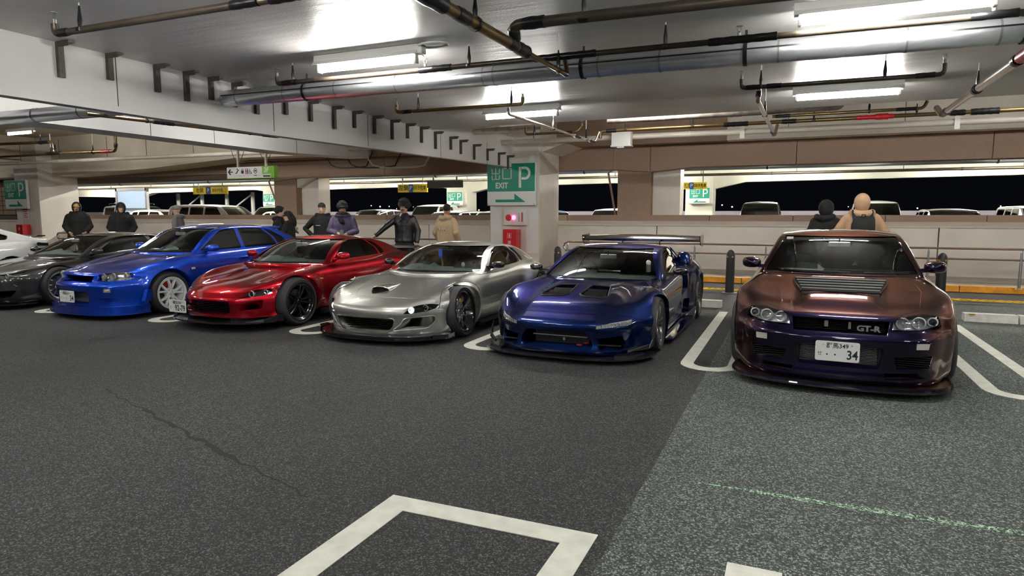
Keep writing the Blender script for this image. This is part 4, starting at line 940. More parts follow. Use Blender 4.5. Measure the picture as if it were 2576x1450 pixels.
def seat(car, x, y, z, m='seat_black', bucket=True, head=True):
    b = MB()
    def ring(w, d, zc, yc, n=16):
        return [(x+w*math.copysign(abs(math.cos(2*PI*k/n))**.6, math.cos(2*PI*k/n)), yc+d*math.copysign(abs(math.sin(2*PI*k/n))**.6, math.sin(2*PI*k/n)), zc) for k in range(n)]
    b.loft([ring(.20, .05, z+.02, y+.30), ring(.25, .07, z+.15, y+.32), ring(.25, .075, z+.32, y+.36), ring(.22, .07, z+.46, y+.395), ring(.15, .06, z+.54, y+.42), ring(.13, .055, z+.66, y+.44), ring(.09, .04, z+.71, y+.45)])
    b.loft([[(x-.24, y-.2, z-.08), (x-.24, y-.2, z+.06), (x-.17, y-.2, z+.02), (x+.17, y-.2, z+.02), (x+.24, y-.2, z+.06), (x+.24, y-.2, z-.08)], [(x-.25, y+.3, z-.1), (x-.25, y+.3, z+.08), (x-.17, y+.3, z-.02), (x+.17, y+.3, z-.02), (x+.25, y+.3, z+.08), (x+.25, y+.3, z-.1)]])
    s = b.build('seat', m, car, smooth=50)
    if bucket:
        for sx in (-1, 1):
            P = [(x+sx*.05, y+.335, z+.40), (x+sx*.14, y+.318, z+.45), (x+sx*.155, y+.315, z+.39), (x+sx*.08, y+.30, z+.33)]
            MB().tube(P, .008, 6, closed=True).build('harness_slot', 'dull_steel', s)
    return s
def steering(car, x, y, z, m='black_rubber', tilt=.42):
    b = MB(); M = Matrix.Translation((x, y, z)) @ Matrix.Rotation(PI/2-tilt, 4, 'X')
    b.tube([M @ Vector((.175*math.cos(2*PI*k/28), .175*math.sin(2*PI*k/28), 0)) for k in range(28)], .014, 8, closed=True)
    w = b.build('steering_wheel', m, car, smooth=True); b = MB()
    for a in (200, 340, 270): b.tube([M @ Vector((0, 0, -.01)), M @ Vector((.17*math.cos(R(a)), .17*math.sin(R(a)), 0))], .012, 6)
    b.ball(tuple(M @ Vector((0, 0, -.005))), .05, 10, 6); b.build('wheel_spokes', 'black', w, smooth=True)
def mirror(car, x, y, z, s, m, w=.19, h=.115, d=.11, stalk=True, arm=.08):
    """door mirror: tapered rounded shell on a foot, glass facing back"""
    rg = []
    for k, (yy, sc) in enumerate(((-d, .25), (-d*.85, .62), (-d*.5, .9), (-d*.1, 1), (0, .98))):
        rg.append([(x+s*(arm+w/2)+w/2*sc*math.copysign(abs(math.cos(2*PI*i/18))**.7, math.cos(2*PI*i/18)), y+yy+.03*abs(math.cos(2*PI*i/18)) * (1 if math.cos(2*PI*i/18)*s > 0 else 0), z+h/2*sc*math.copysign(abs(math.sin(2*PI*i/18))**.75, math.sin(2*PI*i/18))) for i in range(18)])
    o = MB().loft(rg).build('wing_mirror', m, car, smooth=55)
    MB().prism([(x+s*(arm+w/2)+(w/2-.014)*math.cos(2*PI*i/16), z+(h/2-.012)*math.sin(2*PI*i/16)) for i in range(16)], y-.002, y+.004, 'y').build('mirror_glass', 'chrome', o)
    if stalk: MB().loft([[(x-s*.02, y-.06, z-.06), (x-s*.02, y+.03, z-.06), (x-s*.02, y+.02, z-.02), (x-s*.02, y-.05, z-.02)], [(x+s*(arm+.03), y-.05, z-.05), (x+s*(arm+.03), y-.01, z-.05), (x+s*(arm+.03), y-.01, z-.01), (x+s*(arm+.03), y-.05, z-.01)]]).build('mirror_foot', m if isinstance(m, str) else 'black', o, smooth=50)
    return o
def lamp_bowl(car, x, y, z, r, par, m='lamp_chrome', lit=False):
    b = MB().lathe([(r, 0), (r*.92, .02), (r*.6, .055), (r*.2, .07), (0, .072)], 22, Matrix.Translation((x, y, z)) @ Matrix.Rotation(-PI/2, 4, 'X'))
    o = b.build('reflector', m, par, smooth=60)
    MB().tube([(x+r*math.cos(2*PI*k/22), y, z+r*math.sin(2*PI*k/22)) for k in range(22)], .006, 6, closed=True).build('reflector_ring', 'bezel', par, smooth=True)
    MB().ball((x, y+.035, z), r*(.62 if lit else .28), 12, 8).build('bulb', 'lamp_lit' if lit else 'clear_glass' if r > .05 else 'lens_white', par, smooth='all')
def lip(car, pts, z0, z1, m, back=.45, name='front_splitter'):
    """splitter: outline of half plan (x>=0, from centre outwards), mirrored, thickness z0..z1"""
    pts = [tuple(p) for p in catmull(pts, 4)]; P = pts+[(pts[-1][0]-.05, pts[-1][1]+.02)]+[(0, back)]
    q = [p for p in P if p[0] > 1e-4]
    out = [(0, pts[0][1])]+q+[(0, back)]+[(-x, y) for x, y in q[::-1]]
    return MB().prism(out, z0, z1, 'z').build(name, m, car)
def wiper(car, P, name='wiper'):
    b = MB().tube([Vector(p)+Vector((0, 0, .012)) for p in P], [.009]+[.006]*(len(P)-2)+[.004], 6); b.tube([Vector(p) for p in P[1:]], .0045, 6); return b.build(name, 'black', car, smooth=True)
# ---------------------------------------------------------------- the builder
def build_car(c):
    car = thing(c['name'], c['label'], 'car', (c['x'], c['y'], 0), R(c.get('yaw', 0)), c.get('group'))
    pm = c['paint']; q = c['cab']
    B = raw_mesh(body_shell(c)); Gc = raw_mesh(cabin_shell(c)); refB, refG = Ref(B), Ref(Gc)
    GI = raw_mesh(cabin_shell(c, .008)); refI = Ref(GI)
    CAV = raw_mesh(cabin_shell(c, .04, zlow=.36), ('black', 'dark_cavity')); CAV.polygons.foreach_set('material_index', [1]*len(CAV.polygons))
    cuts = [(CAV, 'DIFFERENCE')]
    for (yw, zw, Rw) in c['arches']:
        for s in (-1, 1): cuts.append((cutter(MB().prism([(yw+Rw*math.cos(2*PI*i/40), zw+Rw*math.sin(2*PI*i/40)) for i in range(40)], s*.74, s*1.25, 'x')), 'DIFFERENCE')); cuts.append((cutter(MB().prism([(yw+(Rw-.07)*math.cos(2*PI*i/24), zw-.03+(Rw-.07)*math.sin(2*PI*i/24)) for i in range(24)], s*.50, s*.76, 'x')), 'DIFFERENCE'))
    for poly, ya, yb in c.get('holes', ()): cuts.append((cutter(MB().prism(poly, ya, yb, 'y')), 'DIFFERENCE'))
    for poly, za, zb in c.get('topholes', ()): cuts.append((cutter(MB().prism(poly, za, zb, 'z')), 'DIFFERENCE'))
    for poly, xa, xb in c.get('sideholes', ()):
        for s in (-1, 1): cuts.append((cutter(MB().prism(poly, s*xa, s*xb, 'x')), 'DIFFERENCE'))
    # windows
    win = [('windscreen', cutter(MB().prism(mir(q['ws']), q['y0']-.5, q['ymid'], 'y')), 'car_glass'), ('rear_window', cutter(MB().prism(mir(q['rw_poly']), q['ymid'], q['y1']+.5, 'y')), 'side_clear')]
    for p in q['side']:
        for s in (-1, 1): win.append(('side_window', cutter(MB().prism(p, s*.2, s*1.3, 'x')), c.get('sglass', 'side_glass')))
    jobs = [(B, cuts), (Gc, [(CAV, 'DIFFERENCE')]+[(w[1], 'DIFFERENCE') for w in win])]+[(GI, [(w[1], 'INTERSECT')]) for w in win]
    res = bools(jobs); Bc, Gx = res[0], res[1]
    # panels with open shut lines
    pans = c.get('panels', ()); J = []; outs = []
    for nm, poly, ax, lo, hi in pans:
        J.append((Bc, [(cutter(MB().prism(poly, lo, hi, ax)), 'INTERSECT')]))
        cx_, cy_ = np.mean([p[0] for p in poly]), np.mean([p[1] for p in poly]); g = .0035
        gp = [(p[0]+g*np.sign(p[0]-cx_), p[1]+g*np.sign(p[1]-cy_)) for p in poly]; outs.append((cutter(MB().prism(gp, lo, hi, ax)), 'DIFFERENCE'))
    lens = c.get('lens', ()); LJ = [(B, [(cutter(MB().prism(p, ya, yb, 'y')), 'INTERSECT')]) for p, ya, yb, *_ in lens]
    lid = c.get('lids', ()); DJ = [(B, [(cutter(MB().prism(p, lo, hi, ax)), 'INTERSECT')]) for p, ax, lo, hi in lid]
    r2 = bools(J+[(Bc, outs)]+LJ+DJ) if (J or LJ or DJ) else [Bc]
    nJ = len(J); mats = (pm, 'dark_cavity')
    for (nm, *_), me in zip(pans, r2[:nJ]): obj(nm, finish(me, refB, mats, name=nm), car)
    obj('body', finish(r2[nJ], refB, mats, name='body'), car)
    obj('cabin_frame', finish(Gx, refG, (c.get('roof', pm), 'black'), name='cabin_frame'), car)
    glasses = {}
    for (nm, _, gm), me in zip(win, res[2:]):
        finish(me, refI, (gm, gm), keep_only=0, name=nm); o = obj(nm, me, car); glasses.setdefault(nm, []).append(o)
        rt = rim_tube(me, q.get('rub', .011))
        if rt.v: rt.build('window_seal', 'black_rubber', o, smooth=True)
    LP = []
    for (p, ya, yb, gm, nm), me in zip(lens, r2[nJ+1:nJ+1+len(lens)]):
        finish(me, refB, (gm, gm), keep_only=0, name=nm)
        if not len(me.polygons): LP.append(None); continue
        o = obj(nm, me, car); LP.append(o); rt = rim_tube(me, .005, 5)
        if rt.v: rt.build('lens_rim', 'black_rubber' if gm == 'clear_glass' else pm, o, smooth=True)
    for me in r2[nJ+1+len(lens):]:
        finish(me, None, (pm,), keep_only=0); rt = rim_tube(me, .005, 5)
        if rt.v: rt.build('shut_line', 'seam_line', car)
    c['_ref'] = refB; c['_refG'] = refG; c['_lens'] = LP; c['_glass'] = glasses
    # wheels
    for (x, y, z, st, Rt, wd, Rr, mr, mf, cal, steer, camb) in c['wheels']:
        for s in (-1, 1): add_wheel(car, s*x, y, z, st, Rt, wd, Rr, mr, mf, cal, steer, camb)
    # cabin furniture
    if c.get('inside', True):
        sm = c.get('seat', 'seat_black'); zs_ = c.get('seat_z', .42); ys = q['y0']+c.get('seat_y', .80)
        for x in (-.36, .36): seat(car, x, ys, zs_, sm)
        zd = pch(q['zb'], q['y0']+.4); wd = pch(q['wb'], q['y0']+.4)-.07
        yd = q['y0']
        b = MB().loft([[(x, yd+.02+.10*(1-abs(x)/wd)*0, zd-.03), (x, yd+.25, zd+.012+hh*.4), (x, yd+.46, zd+.02+hh), (x, yd+.56, zd-.02+hh*.6), (x, yd+.56, zd-.2), (x, yd+.02, zd-.2)] for x, hh in ((-wd, 0), (-.60, .0), (-.52, .055), (-.36, .075), (-.2, .055), (-.13, .0), (.1, .0), (wd*.8, .0), (wd, 0))])
        b.build('dashboard', 'dash', car, smooth=50)
        steering(car, -.36, yd+.66, zd+.005, c.get('wheel_m', 'black_rubber'))
        zr = pch(q['zt'], q['ymid']-.55)-.10
        m = MB().box((0, q['mir_y'], q['mir_z']), (.22, .03, .06), bev=.014).build('rear_view_mirror', c.get('rvm', 'bezel'), car); MB().tube([(0, q['mir_y'], q['mir_z']), (0, q['mir_y']-.02, q['mir_z']+.07)], .008, 6).build('mirror_stem', 'black', m)
    return car
def on_body(c, x, z, y0=-1.0):
    """y of the front skin at (x, z)"""
    loc, n, i, d = c['_ref'].b.ray_cast(Vector((x, y0, z)), Vector((0, 1, 0))); return loc.y if loc else 0
def on_top(c, x, y):
    loc, n, i, d = c['_ref'].b.ray_cast(Vector((x, y, 3)), Vector((0, 0, -1))); return loc.z if loc else .7
def on_side(c, y, z, s=1):
    loc, n, i, d = c['_ref'].b.ray_cast(Vector((s*2, y, z)), Vector((-s, 0, 0))); return loc.x if loc else s*.9

def on_glass(c, x, z):
    loc, n, i, d = c['_refG'].b.ray_cast(Vector((x, -1, z)), Vector((0, 1, 0))); return loc.y if loc else 2

def lens_back(c, par, P, s, off, m):
    """panel following the body skin behind a lamp lens"""
    n = len(P); cx_, cz = sum(p[0] for p in P)/n, sum(p[1] for p in P)/n; V = [(s*cx_, on_body(c, s*cx_, cz)+off, cz)]
    for x, z in P: x2, z2 = cx_+(x-cx_)*.97, cz+(z-cz)*.97; V.append((s*x2, max(on_body(c, s*x2, z2), .0)+off, z2))
    MB().add(V, [(0, i+1, (i+1) % n+1) for i in range(n)]).build('headlight_back', m, par)
paint('paint_midnight', (.006, .004, .028), (.072, .035, .027), .92, .28)
paint('paint_navy', (.003, .018, .11), (.003, .011, .05), .88, .28)
paint('paint_silver', (.50, .50, .47), None, .92, .30)
paint('paint_red', (.42, .003, .014), (.20, .003, .010), .88, .27)
paint('paint_blue', (.005, .06, .55), (.007, .03, .25), .78, .28)
paint('paint_black', (.004, .004, .0042), None, .2, .2)
paint('paint_white', (.74, .75, .76), None, 0, .35)
paint('paint_black_roof', (.006, .006, .006), None, .2, .25)
mat('seam_line', (.01, .01, .01), .6)
# ---------------------------------------------------------------- purple GT coupe
HL = [(.385, .545), (.395, .632), (.50, .662), (.62, .676), (.735, .662), (.765, .565), (.60, .546)]
def gtr_spec(**k):
    c = dict(name='sports_coupe', x=.385, y=5.93, yaw=-2.2, L=4.6, paint='paint_midnight',
        w=[(0, .83), (.4, .87), (.95, .893), (1.6, .875), (2.4, .875), (3.6, .905), (4.2, .88), (4.6, .82)],
        zc=[(0, .652), (.12, .69), (.4, .752), (.8, .822), (1.1, .865), (1.35, .895), (1.9, .93), (3.3, .95), (3.9, 1.0), (4.6, .97)],
        zh=[(0, .650), (.12, .678), (.4, .735), (.8, .80), (1.1, .845), (1.35, .88), (1.9, .92), (3.3, .94), (3.9, .985), (4.6, .95)],
        zs=[(0, .655), (.3, .715), (.7, .785), (1.0, .825), (1.5, .868), (2.4, .905), (3.6, .95), (4.6, .92)],
        zm=[(0, .44), (1.0, .58), (2.5, .56), (4.6, .55)], zb=[(0, .10), (.6, .12), (2.3, .13), (4.0, .15), (4.6, .28)],
        ch=.66, cs=.885, k4=(.97, .22), lw=.985, sw=.96, bw=.92, sweep=(.20, .30, 8),
        nose=[(.08, .05), (.14, .02), (.22, .03), (.36, .015), (.44, 0), (.495, .0), (.52, .055), (.58, .085), (.64, .10), (.70, .20)],
        flare=[(.95, .335, .36, .045, .22), (3.615, .335, .36, .06, .26)],
        bulge=[(-.1, .31, .30, 1.18, .040, .05)],
        arches=[(.95, .325, .362), (3.615, .33, .365)],
        holes=[(HL, -.3, .44), (flipx(HL), -.3, .44), ([(-.355, .508), (.355, .508), (.37, .625), (-.37, .625)], -.3, .4),
               (rnd([(-.30, .235), (.30, .235), (.335, .412), (-.335, .412)], .02), -.3, .35)] +
              [([(s*a, z) for a, z in P], -.3, .26) for s in (1, -1) for P in ([(.405, .345), (.70, .35), (.675, .25), (.43, .245)], [(.56, .404), (.662, .404), (.668, .462), (.56, .466)])] +
              [([(s*a, z) for a, z in [(.34, .205), (.68, .215), (.66, .165), (.36, .15)]], -.3, .2) for s in (1, -1)],
        topholes=[([(-.40, 1.02), (.40, 1.02), (.31, .56), (-.31, .56)], .74, 1.0)],
        panels=[('hood', [(-.62, 1.34), (-.66, .9), (-.60, .42), (-.43, .235), (0, .155), (.43, .235), (.60, .42), (.66, .9), (.62, 1.34)], 'z', .60, 1.0),
                ('front_bumper', [(-.2, .02), (.86, .02), (.86, .1), (.58, .36), (.58, .53), (-.2, .53)], 'x', -1.2, 1.2),
                ('door', [(1.47, .20), (2.86, .20), (2.95, .55), (2.86, .93), (1.45, .885), (1.43, .5)], 'x', .45, 1.2), ('door', [(1.47, .20), (2.86, .20), (2.95, .55), (2.86, .93), (1.45, .885), (1.43, .5)], 'x', -1.2, -.45)],
        lens=[(HL, -.3, .8, 'clear_glass', 'headlight_lens'), (flipx(HL), -.3, .8, 'clear_glass', 'headlight_lens')],
        cab=dict(y0=1.50, y1=4.2, ymid=2.75, zt=[(1.50, .87), (1.60, .93), (1.95, 1.14), (2.2, 1.265), (2.5, 1.318), (2.8, 1.33), (3.2, 1.315), (3.5, 1.26), (3.9, 1.10), (4.2, .985)],
            zb=[(1.5, .87), (2.4, .905), (3.6, .945), (4.2, .96)], wb=[(1.5, .775), (2.0, .785), (3.0, .785), (3.8, .75), (4.2, .70)], tumble=.47, tk=.95, rad=.075, crown=.045, sw=.26, rw=.12,
            ws=[(.705, .905), (.698, .935), (.553, 1.262)], rw_poly=[(.58, 1.0), (.47, 1.26)],
            side=[rnd([(1.72, .925), (2.28, 1.235), (2.55, 1.262), (2.93, 1.262), (3.0, .945)], .02), rnd([(3.06, .95), (2.99, 1.26), (3.3, 1.25), (3.62, 1.06), (3.60, .965)], .02)], mir_y=1.95, mir_z=1.18),
        wheels=[(.80, .95, .33, ('ten', 'mid'), .33, .265, .245, 'rim_gunmetal', 'rim_gunmetal', 'caliper_gold', 0, .03), (.80, 3.615, .33, ('ten', 'mid'), .33, .275, .245, 'rim_gunmetal', 'rim_gunmetal', 'caliper_gold', 0, .03)])
    c.update(k); return c
def gtr_front(c, car, headlamps=True):
    """lamp internals, grille mesh and duct louvres shared by the two angular cars"""
    for i, s in enumerate((1, -1)):
        L = c['_lens'][i]; q = L or car
        lens_back(c, q, c['hlpoly'], s, .085, 'lamp_chrome')
        for x, r in ((.462, .044), (.583, .046), (.690, .034)):
            z = .608+(x-.46)*.03; lamp_bowl(c, s*x, on_body(c, s*x, z)+.028, z, r, q)
c = gtr_spec(label='purple and bronze sports coupe with a white 34 plate at right'); c['hlpoly'] = HL
car = build_car(c); gtr_front(c, car)
b = MB()
for i in range(14): b.box((0, .20, .247+i*.0122), (.60, .05, .0035))
o = b.build('intercooler_fins', 'mesh_metal', car); o['kind'] = 'stuff'
MB().box((-.315, .20, .325), (.04, .12, .19), bev=.015).box((.315, .20, .325), (.04, .12, .19), bev=.015).build('intercooler_tank', 'black', car)
MB().box((0, .28, .32), (.6, .02, .2)).build('intercooler_core', 'bezel', car)
for s in (-1, 1):
    y = on_body(c, s*.61, .432)+.004
    MB().loft([[(s*.565, y-.014, .408), (s*.657, y+.028, .408), (s*.662, y+.028, .458), (s*.565, y-.014, .462)], [(s*.565, y+.05, .408), (s*.657, y+.07, .408), (s*.662, y+.07, .458), (s*.565, y+.05, .462)]]).build('turn_signal', 'lens_white', car)
    b = MB()
    for i in range(5): b.box((s*.55, .21, .262+i*.018), (.26, .03, .004))
    o = b.build('duct_mesh', 'black', car); o['kind'] = 'stuff'
b = MB()
for i in range(9): b.box((0, .27, .515+i*.013), (.70, .01, .002))
o = b.build('grille_mesh', 'black', car); o['kind'] = 'stuff'
MB().box((-.10, .24, .565), (.03, .05, .05)).box((.08, .24, .56), (.02, .04, .06)).build('hood_latch', 'dull_steel', car)
text('GT-R', .066, car, (.215, .135, .553), FRONT, 'chrome', sx=1.15, bold=.003, ext=.004, name='badge')
plate(car, -.01, -.016, .372, '群馬349', '34', kana='せ')
for i in range(5):
    y = .585+i*.085; w = .315+i*.0165; z = on_top(c, .1, y)-.034; z2 = on_top(c, .1, y+.062)+.004
    MB().loft([[(-w, y, z-.012), (w, y, z-.012), (w, y, z), (-w, y, z)], [(-w-.012, y+.066, z2-.004), (w+.012, y+.066, z2-.004), (w+.012, y+.066, z2), (-w-.012, y+.066, z2)]]).build('hood_vent_slat', 'black_gloss', car)
    MB().tube([(-w-.005, y+.066, z2), (w+.005, y+.066, z2)], .0045, 6).build('slat_edge_glint', 'dull_steel', car)  # bright edge put in for the light each slat catches
MB().prism([(-.30, .57), (.30, .57), (.39, 1.0), (-.39, 1.0)], .735, .745, 'z').build('vent_floor', 'dark_cavity', car)
MB().tube([(-.315, .555, .807), (.315, .555, .807)], .007, 6).tube([(-.315, .555, .807), (-.405, 1.02, .862)], .007, 6).tube([(.315, .555, .807), (.405, 1.02, .862)], .007, 6).build('vent_surround', 'paint_midnight', car)
lip(car, [(0, -.02), (.30, -.005), (.55, .05), (.72, .14), (.82, .27), (.865, .42), (.87, .62)], .072, .098, 'paint_midnight')
lip(car, [(0, -.045), (.30, -.03), (.56, .025), (.74, .12), (.845, .26), (.885, .42), (.885, .62)], .060, .073, 'carbon', name='splitter_blade')
for s in (-1, 1):
    mirror(car, s*.735, 1.72, .975, s, 'paint_midnight', .20, .12, .12, arm=.03)
    MB().loft([[(s*.86, 1.34, .10), (s*.95, 1.34, .10), (s*.945, 1.34, .17), (s*.87, 1.34, .22)], [(s*.86, 3.22, .11), (s*.955, 3.22, .11), (s*.95, 3.22, .19), (s*.87, 3.22, .24)]]).build('side_skirt', 'paint_midnight', car)
    MB().lathe([(0, 0), (.009, 0), (.006, .01), (0, .012)], 8, Matrix.Translation((s*.22, 1.2, on_top(c, s*.22, 1.2)))).build('washer_nozzle', 'black', car)
wiper(car, [(-.52, 1.47, .915), (-.35, 1.40, .915), (-.02, 1.32, .918), (.1, 1.31, .92)]); wiper(car, [(.22, 1.33, .915), (.38, 1.36, .918), (.62, 1.46, .925)])
MB().box((-.50, on_glass(c, -.50, 1.235)+.004, 1.235), (.07, .004, .045), M=Matrix.Rotation(-.95, 4, 'X')).build('inspection_sticker', 'lens_white', car)
b = MB(); 
for s in (-1, 1): b.box((s*.55, 4.28, 1.05), (.04, .16, .20), bev=.01)
b.build('rear_wing_stand', 'paint_midnight', car); MB().loft([[(x, 4.18, 1.13), (x, 4.24, 1.165), (x, 4.42, 1.16), (x, 4.44, 1.145), (x, 4.24, 1.125)] for x in (-.64, -.4, .4, .64)]).build('rear_wing', 'paint_midnight', car, smooth=40)
CAR_GTR = c
# ---------------------------------------------------------------- blue saloon
HB = HL
c = gtr_spec(name='sports_saloon', label='bright blue four door saloon with white wheels and a 34 plate', x=-9.52, y=6.0, yaw=-1.5, L=4.7, paint='paint_blue',
    w=[(0, .80), (.4, .835), (.95, .86), (1.6, .86), (2.4, .86), (3.6, .86), (4.2, .85), (4.7, .78)], flare=[(.95, .33, .35, .012, .10), (3.615, .33, .35, .012, .1)],
    bulge=[], topholes=[], arches=[(.95, .325, .36), (3.615, .325, .355)],
    zc=[(0, .652), (.12, .692), (.4, .755), (.8, .825), (1.1, .868), (1.35, .898), (1.9, .93), (3.3, .95), (4.1, 1.0), (4.7, .97)],
    holes=[(HB, -.3, .44), (flipx(HB), -.3, .44), ([(-.315, .525), (.315, .525), (.33, .622), (-.33, .622)], -.3, .4),
           (rnd([(-.30, .225), (.30, .225), (.30, .40), (-.30, .40)], .02), -.3, .35)] +
          [([(s*a, z) for a, z in P], -.3, .24) for s in (1, -1) for P in ([(.44, .31), (.70, .31), (.68, .245), (.46, .245)], rnd([(.505, .385), (.625, .385), (.625, .455), (.505, .455)], .015))] +
          [([(s*a, z) for a, z in [(.42, .185), (.68, .195), (.66, .145), (.45, .135)]], -.3, .2) for s in (1, -1)],
    panels=[('hood', [(-.62, 1.34), (-.66, .9), (-.60, .42), (-.43, .235), (0, .155), (.43, .235), (.60, .42), (.66, .9), (.62, 1.34)], 'z', .60, 1.0),
            ('front_bumper', [(-.2, .02), (.86, .02), (.86, .1), (.58, .36), (.58, .53), (-.2, .53)], 'x', -1.2, 1.2)] +
           [('door', P, 'x', lo, hi) for lo, hi in ((.45, 1.2), (-1.2, -.45)) for P in ([(1.47, .20), (2.56, .20), (2.60, .55), (2.58, .915), (1.45, .885), (1.43, .5)], [(2.58, .20), (3.2, .2), (3.32, .5), (3.56, .72), (3.50, .935), (2.60, .918), (2.62, .55)])],
    cab=dict(y0=1.42, y1=4.052, ymid=2.61, zt=[(1.42, .87), (1.513, .93), (1.82, 1.13), (2.052, 1.262), (2.331, 1.325), (2.703, 1.342), (3.075, 1.33), (3.354, 1.275), (3.773, 1.10), (4.052, .985)],
        zb=[(1.401, .87), (2.238, .905), (3.354, .945), (4.052, .965)], wb=[(1.401, .735), (1.866, .75), (2.796, .76), (3.54, .745), (4.052, .70)], tumble=.48, tk=.95, rad=.075, crown=.045, sw=.26, rw=.12,
        ws=[(.665, .905), (.66, .935), (.515, 1.265)], rw_poly=[(.58, 1.0), (.47, 1.26)],
        side=[rnd([(1.606, .922), (2.108, 1.235), (2.257, 1.262), (2.424, 1.262), (2.424, .93)], .02), rnd([(2.499, .935), (2.489, 1.265), (2.982, 1.265), (3.187, 1.10), (3.234, .955)], .02), rnd([(3.28, .962), (3.234, 1.10), (3.048, 1.255), (3.215, 1.215), (3.466, 1.08), (3.522, .975)], .02)], mir_y=1.84, mir_z=1.18),
    wheels=[(.765, .95, .318, ('vee5', 'flat'), .318, .235, .235, 'rim_white', 'rim_white', 'caliper_red', .0, 0), (.765, 3.615, .318, ('vee5', 'flat'), .318, .235, .235, 'rim_white', 'rim_white', 'caliper_red', 0, 0)])
c['hlpoly'] = HB
car = build_car(c); gtr_front(c, car)
b = MB()
for i in range(11): b.box((0, .2, .235+i*.0145), (.58, .05, .004))
o = b.build('radiator_fins', 'bezel', car); o['kind'] = 'stuff'
for s in (-1, 1):
    y = on_body(c, s*.565, .42)+.03
    f = MB().loft([[(s*.515, y-.02, .39), (s*.615, y+.01, .39), (s*.615, y+.01, .45), (s*.515, y-.02, .45)], [(s*.515, y+.06, .39), (s*.615, y+.07, .39), (s*.615, y+.07, .45), (s*.515, y+.06, .45)]]).build('fog_lamp', 'bezel', car)
    for dx in (-.024, .024): MB().ball((s*.565+dx, y-.004, .42), (.019, .02, .024)).build('bulb', 'lens_white', f, smooth='all')
    mirror(car, s*.73, 1.74, .965, s, 'paint_blue', .20, .115, .12, arm=.04)
    MB().loft([[(s*.80, 1.36, .12), (s*.885, 1.36, .12), (s*.875, 1.36, .2), (s*.8, 1.36, .23)], [(s*.80, 3.2, .12), (s*.885, 3.2, .12), (s*.875, 3.2, .2), (s*.8, 3.2, .23)]]).build('side_skirt', 'paint_blue', car)
    MB().box((s*on_side(c, 1.36, .66), 1.36, .66), (.016, .075, .032), bev=.008).build('side_marker', 'lens_white', car)
    for yh in (2.38, 3.28):
        xs_ = on_side(c, yh, .76); h = MB().tube([(s*(xs_-.01), yh-.1, .775), (s*(xs_+.03), yh-.07, .78), (s*(xs_+.03), yh+.07, .785), (s*(xs_-.01), yh+.1, .79)], .016, 8).build('door_handle', 'paint_blue', car, smooth=True)
    MB().loft([[(s*.80, .50, .24), (s*.845, .53, .24), (s*.86, .62, .24), (s*.80, .64, .24)], [(s*.83, .54, .41), (s*.86, .57, .41), (s*.865, .63, .41), (s*.83, .64, .41)]]).build('bumper_spat', 'paint_blue', car)
plate(car, -.07, -.02, .325, '船橋311', '34', kana='さ')
lip(car, [(0, -.03), (.30, -.015), (.55, .04), (.70, .13), (.80, .27), (.845, .42), (.85, .60)], .085, .19, 'paint_blue', back=.6)
lip(car, [(0, -.055), (.30, -.04), (.57, .02), (.73, .115), (.825, .26), (.865, .42), (.865, .60)], .070, .092, 'paint_blue', back=.6, name='splitter_blade')
wiper(car, [(-.52, 1.37, .915), (-.35, 1.30, .915), (-.02, 1.22, .918), (.1, 1.21, .92)]); wiper(car, [(.22, 1.23, .915), (.38, 1.26, .918), (.62, 1.36, .925)])
b = MB().loft([[(x, 3.36, 1.292-abs(x)*.03), (x, 3.56, 1.297-abs(x)*.03), (x, 3.57, 1.272-abs(x)*.03), (x, 3.36, 1.255-abs(x)*.03)] for x in (-.52, -.3, 0, .3, .52)]); b.build('roof_spoiler', 'paint_blue', car, smooth=40)
CAR_B = c
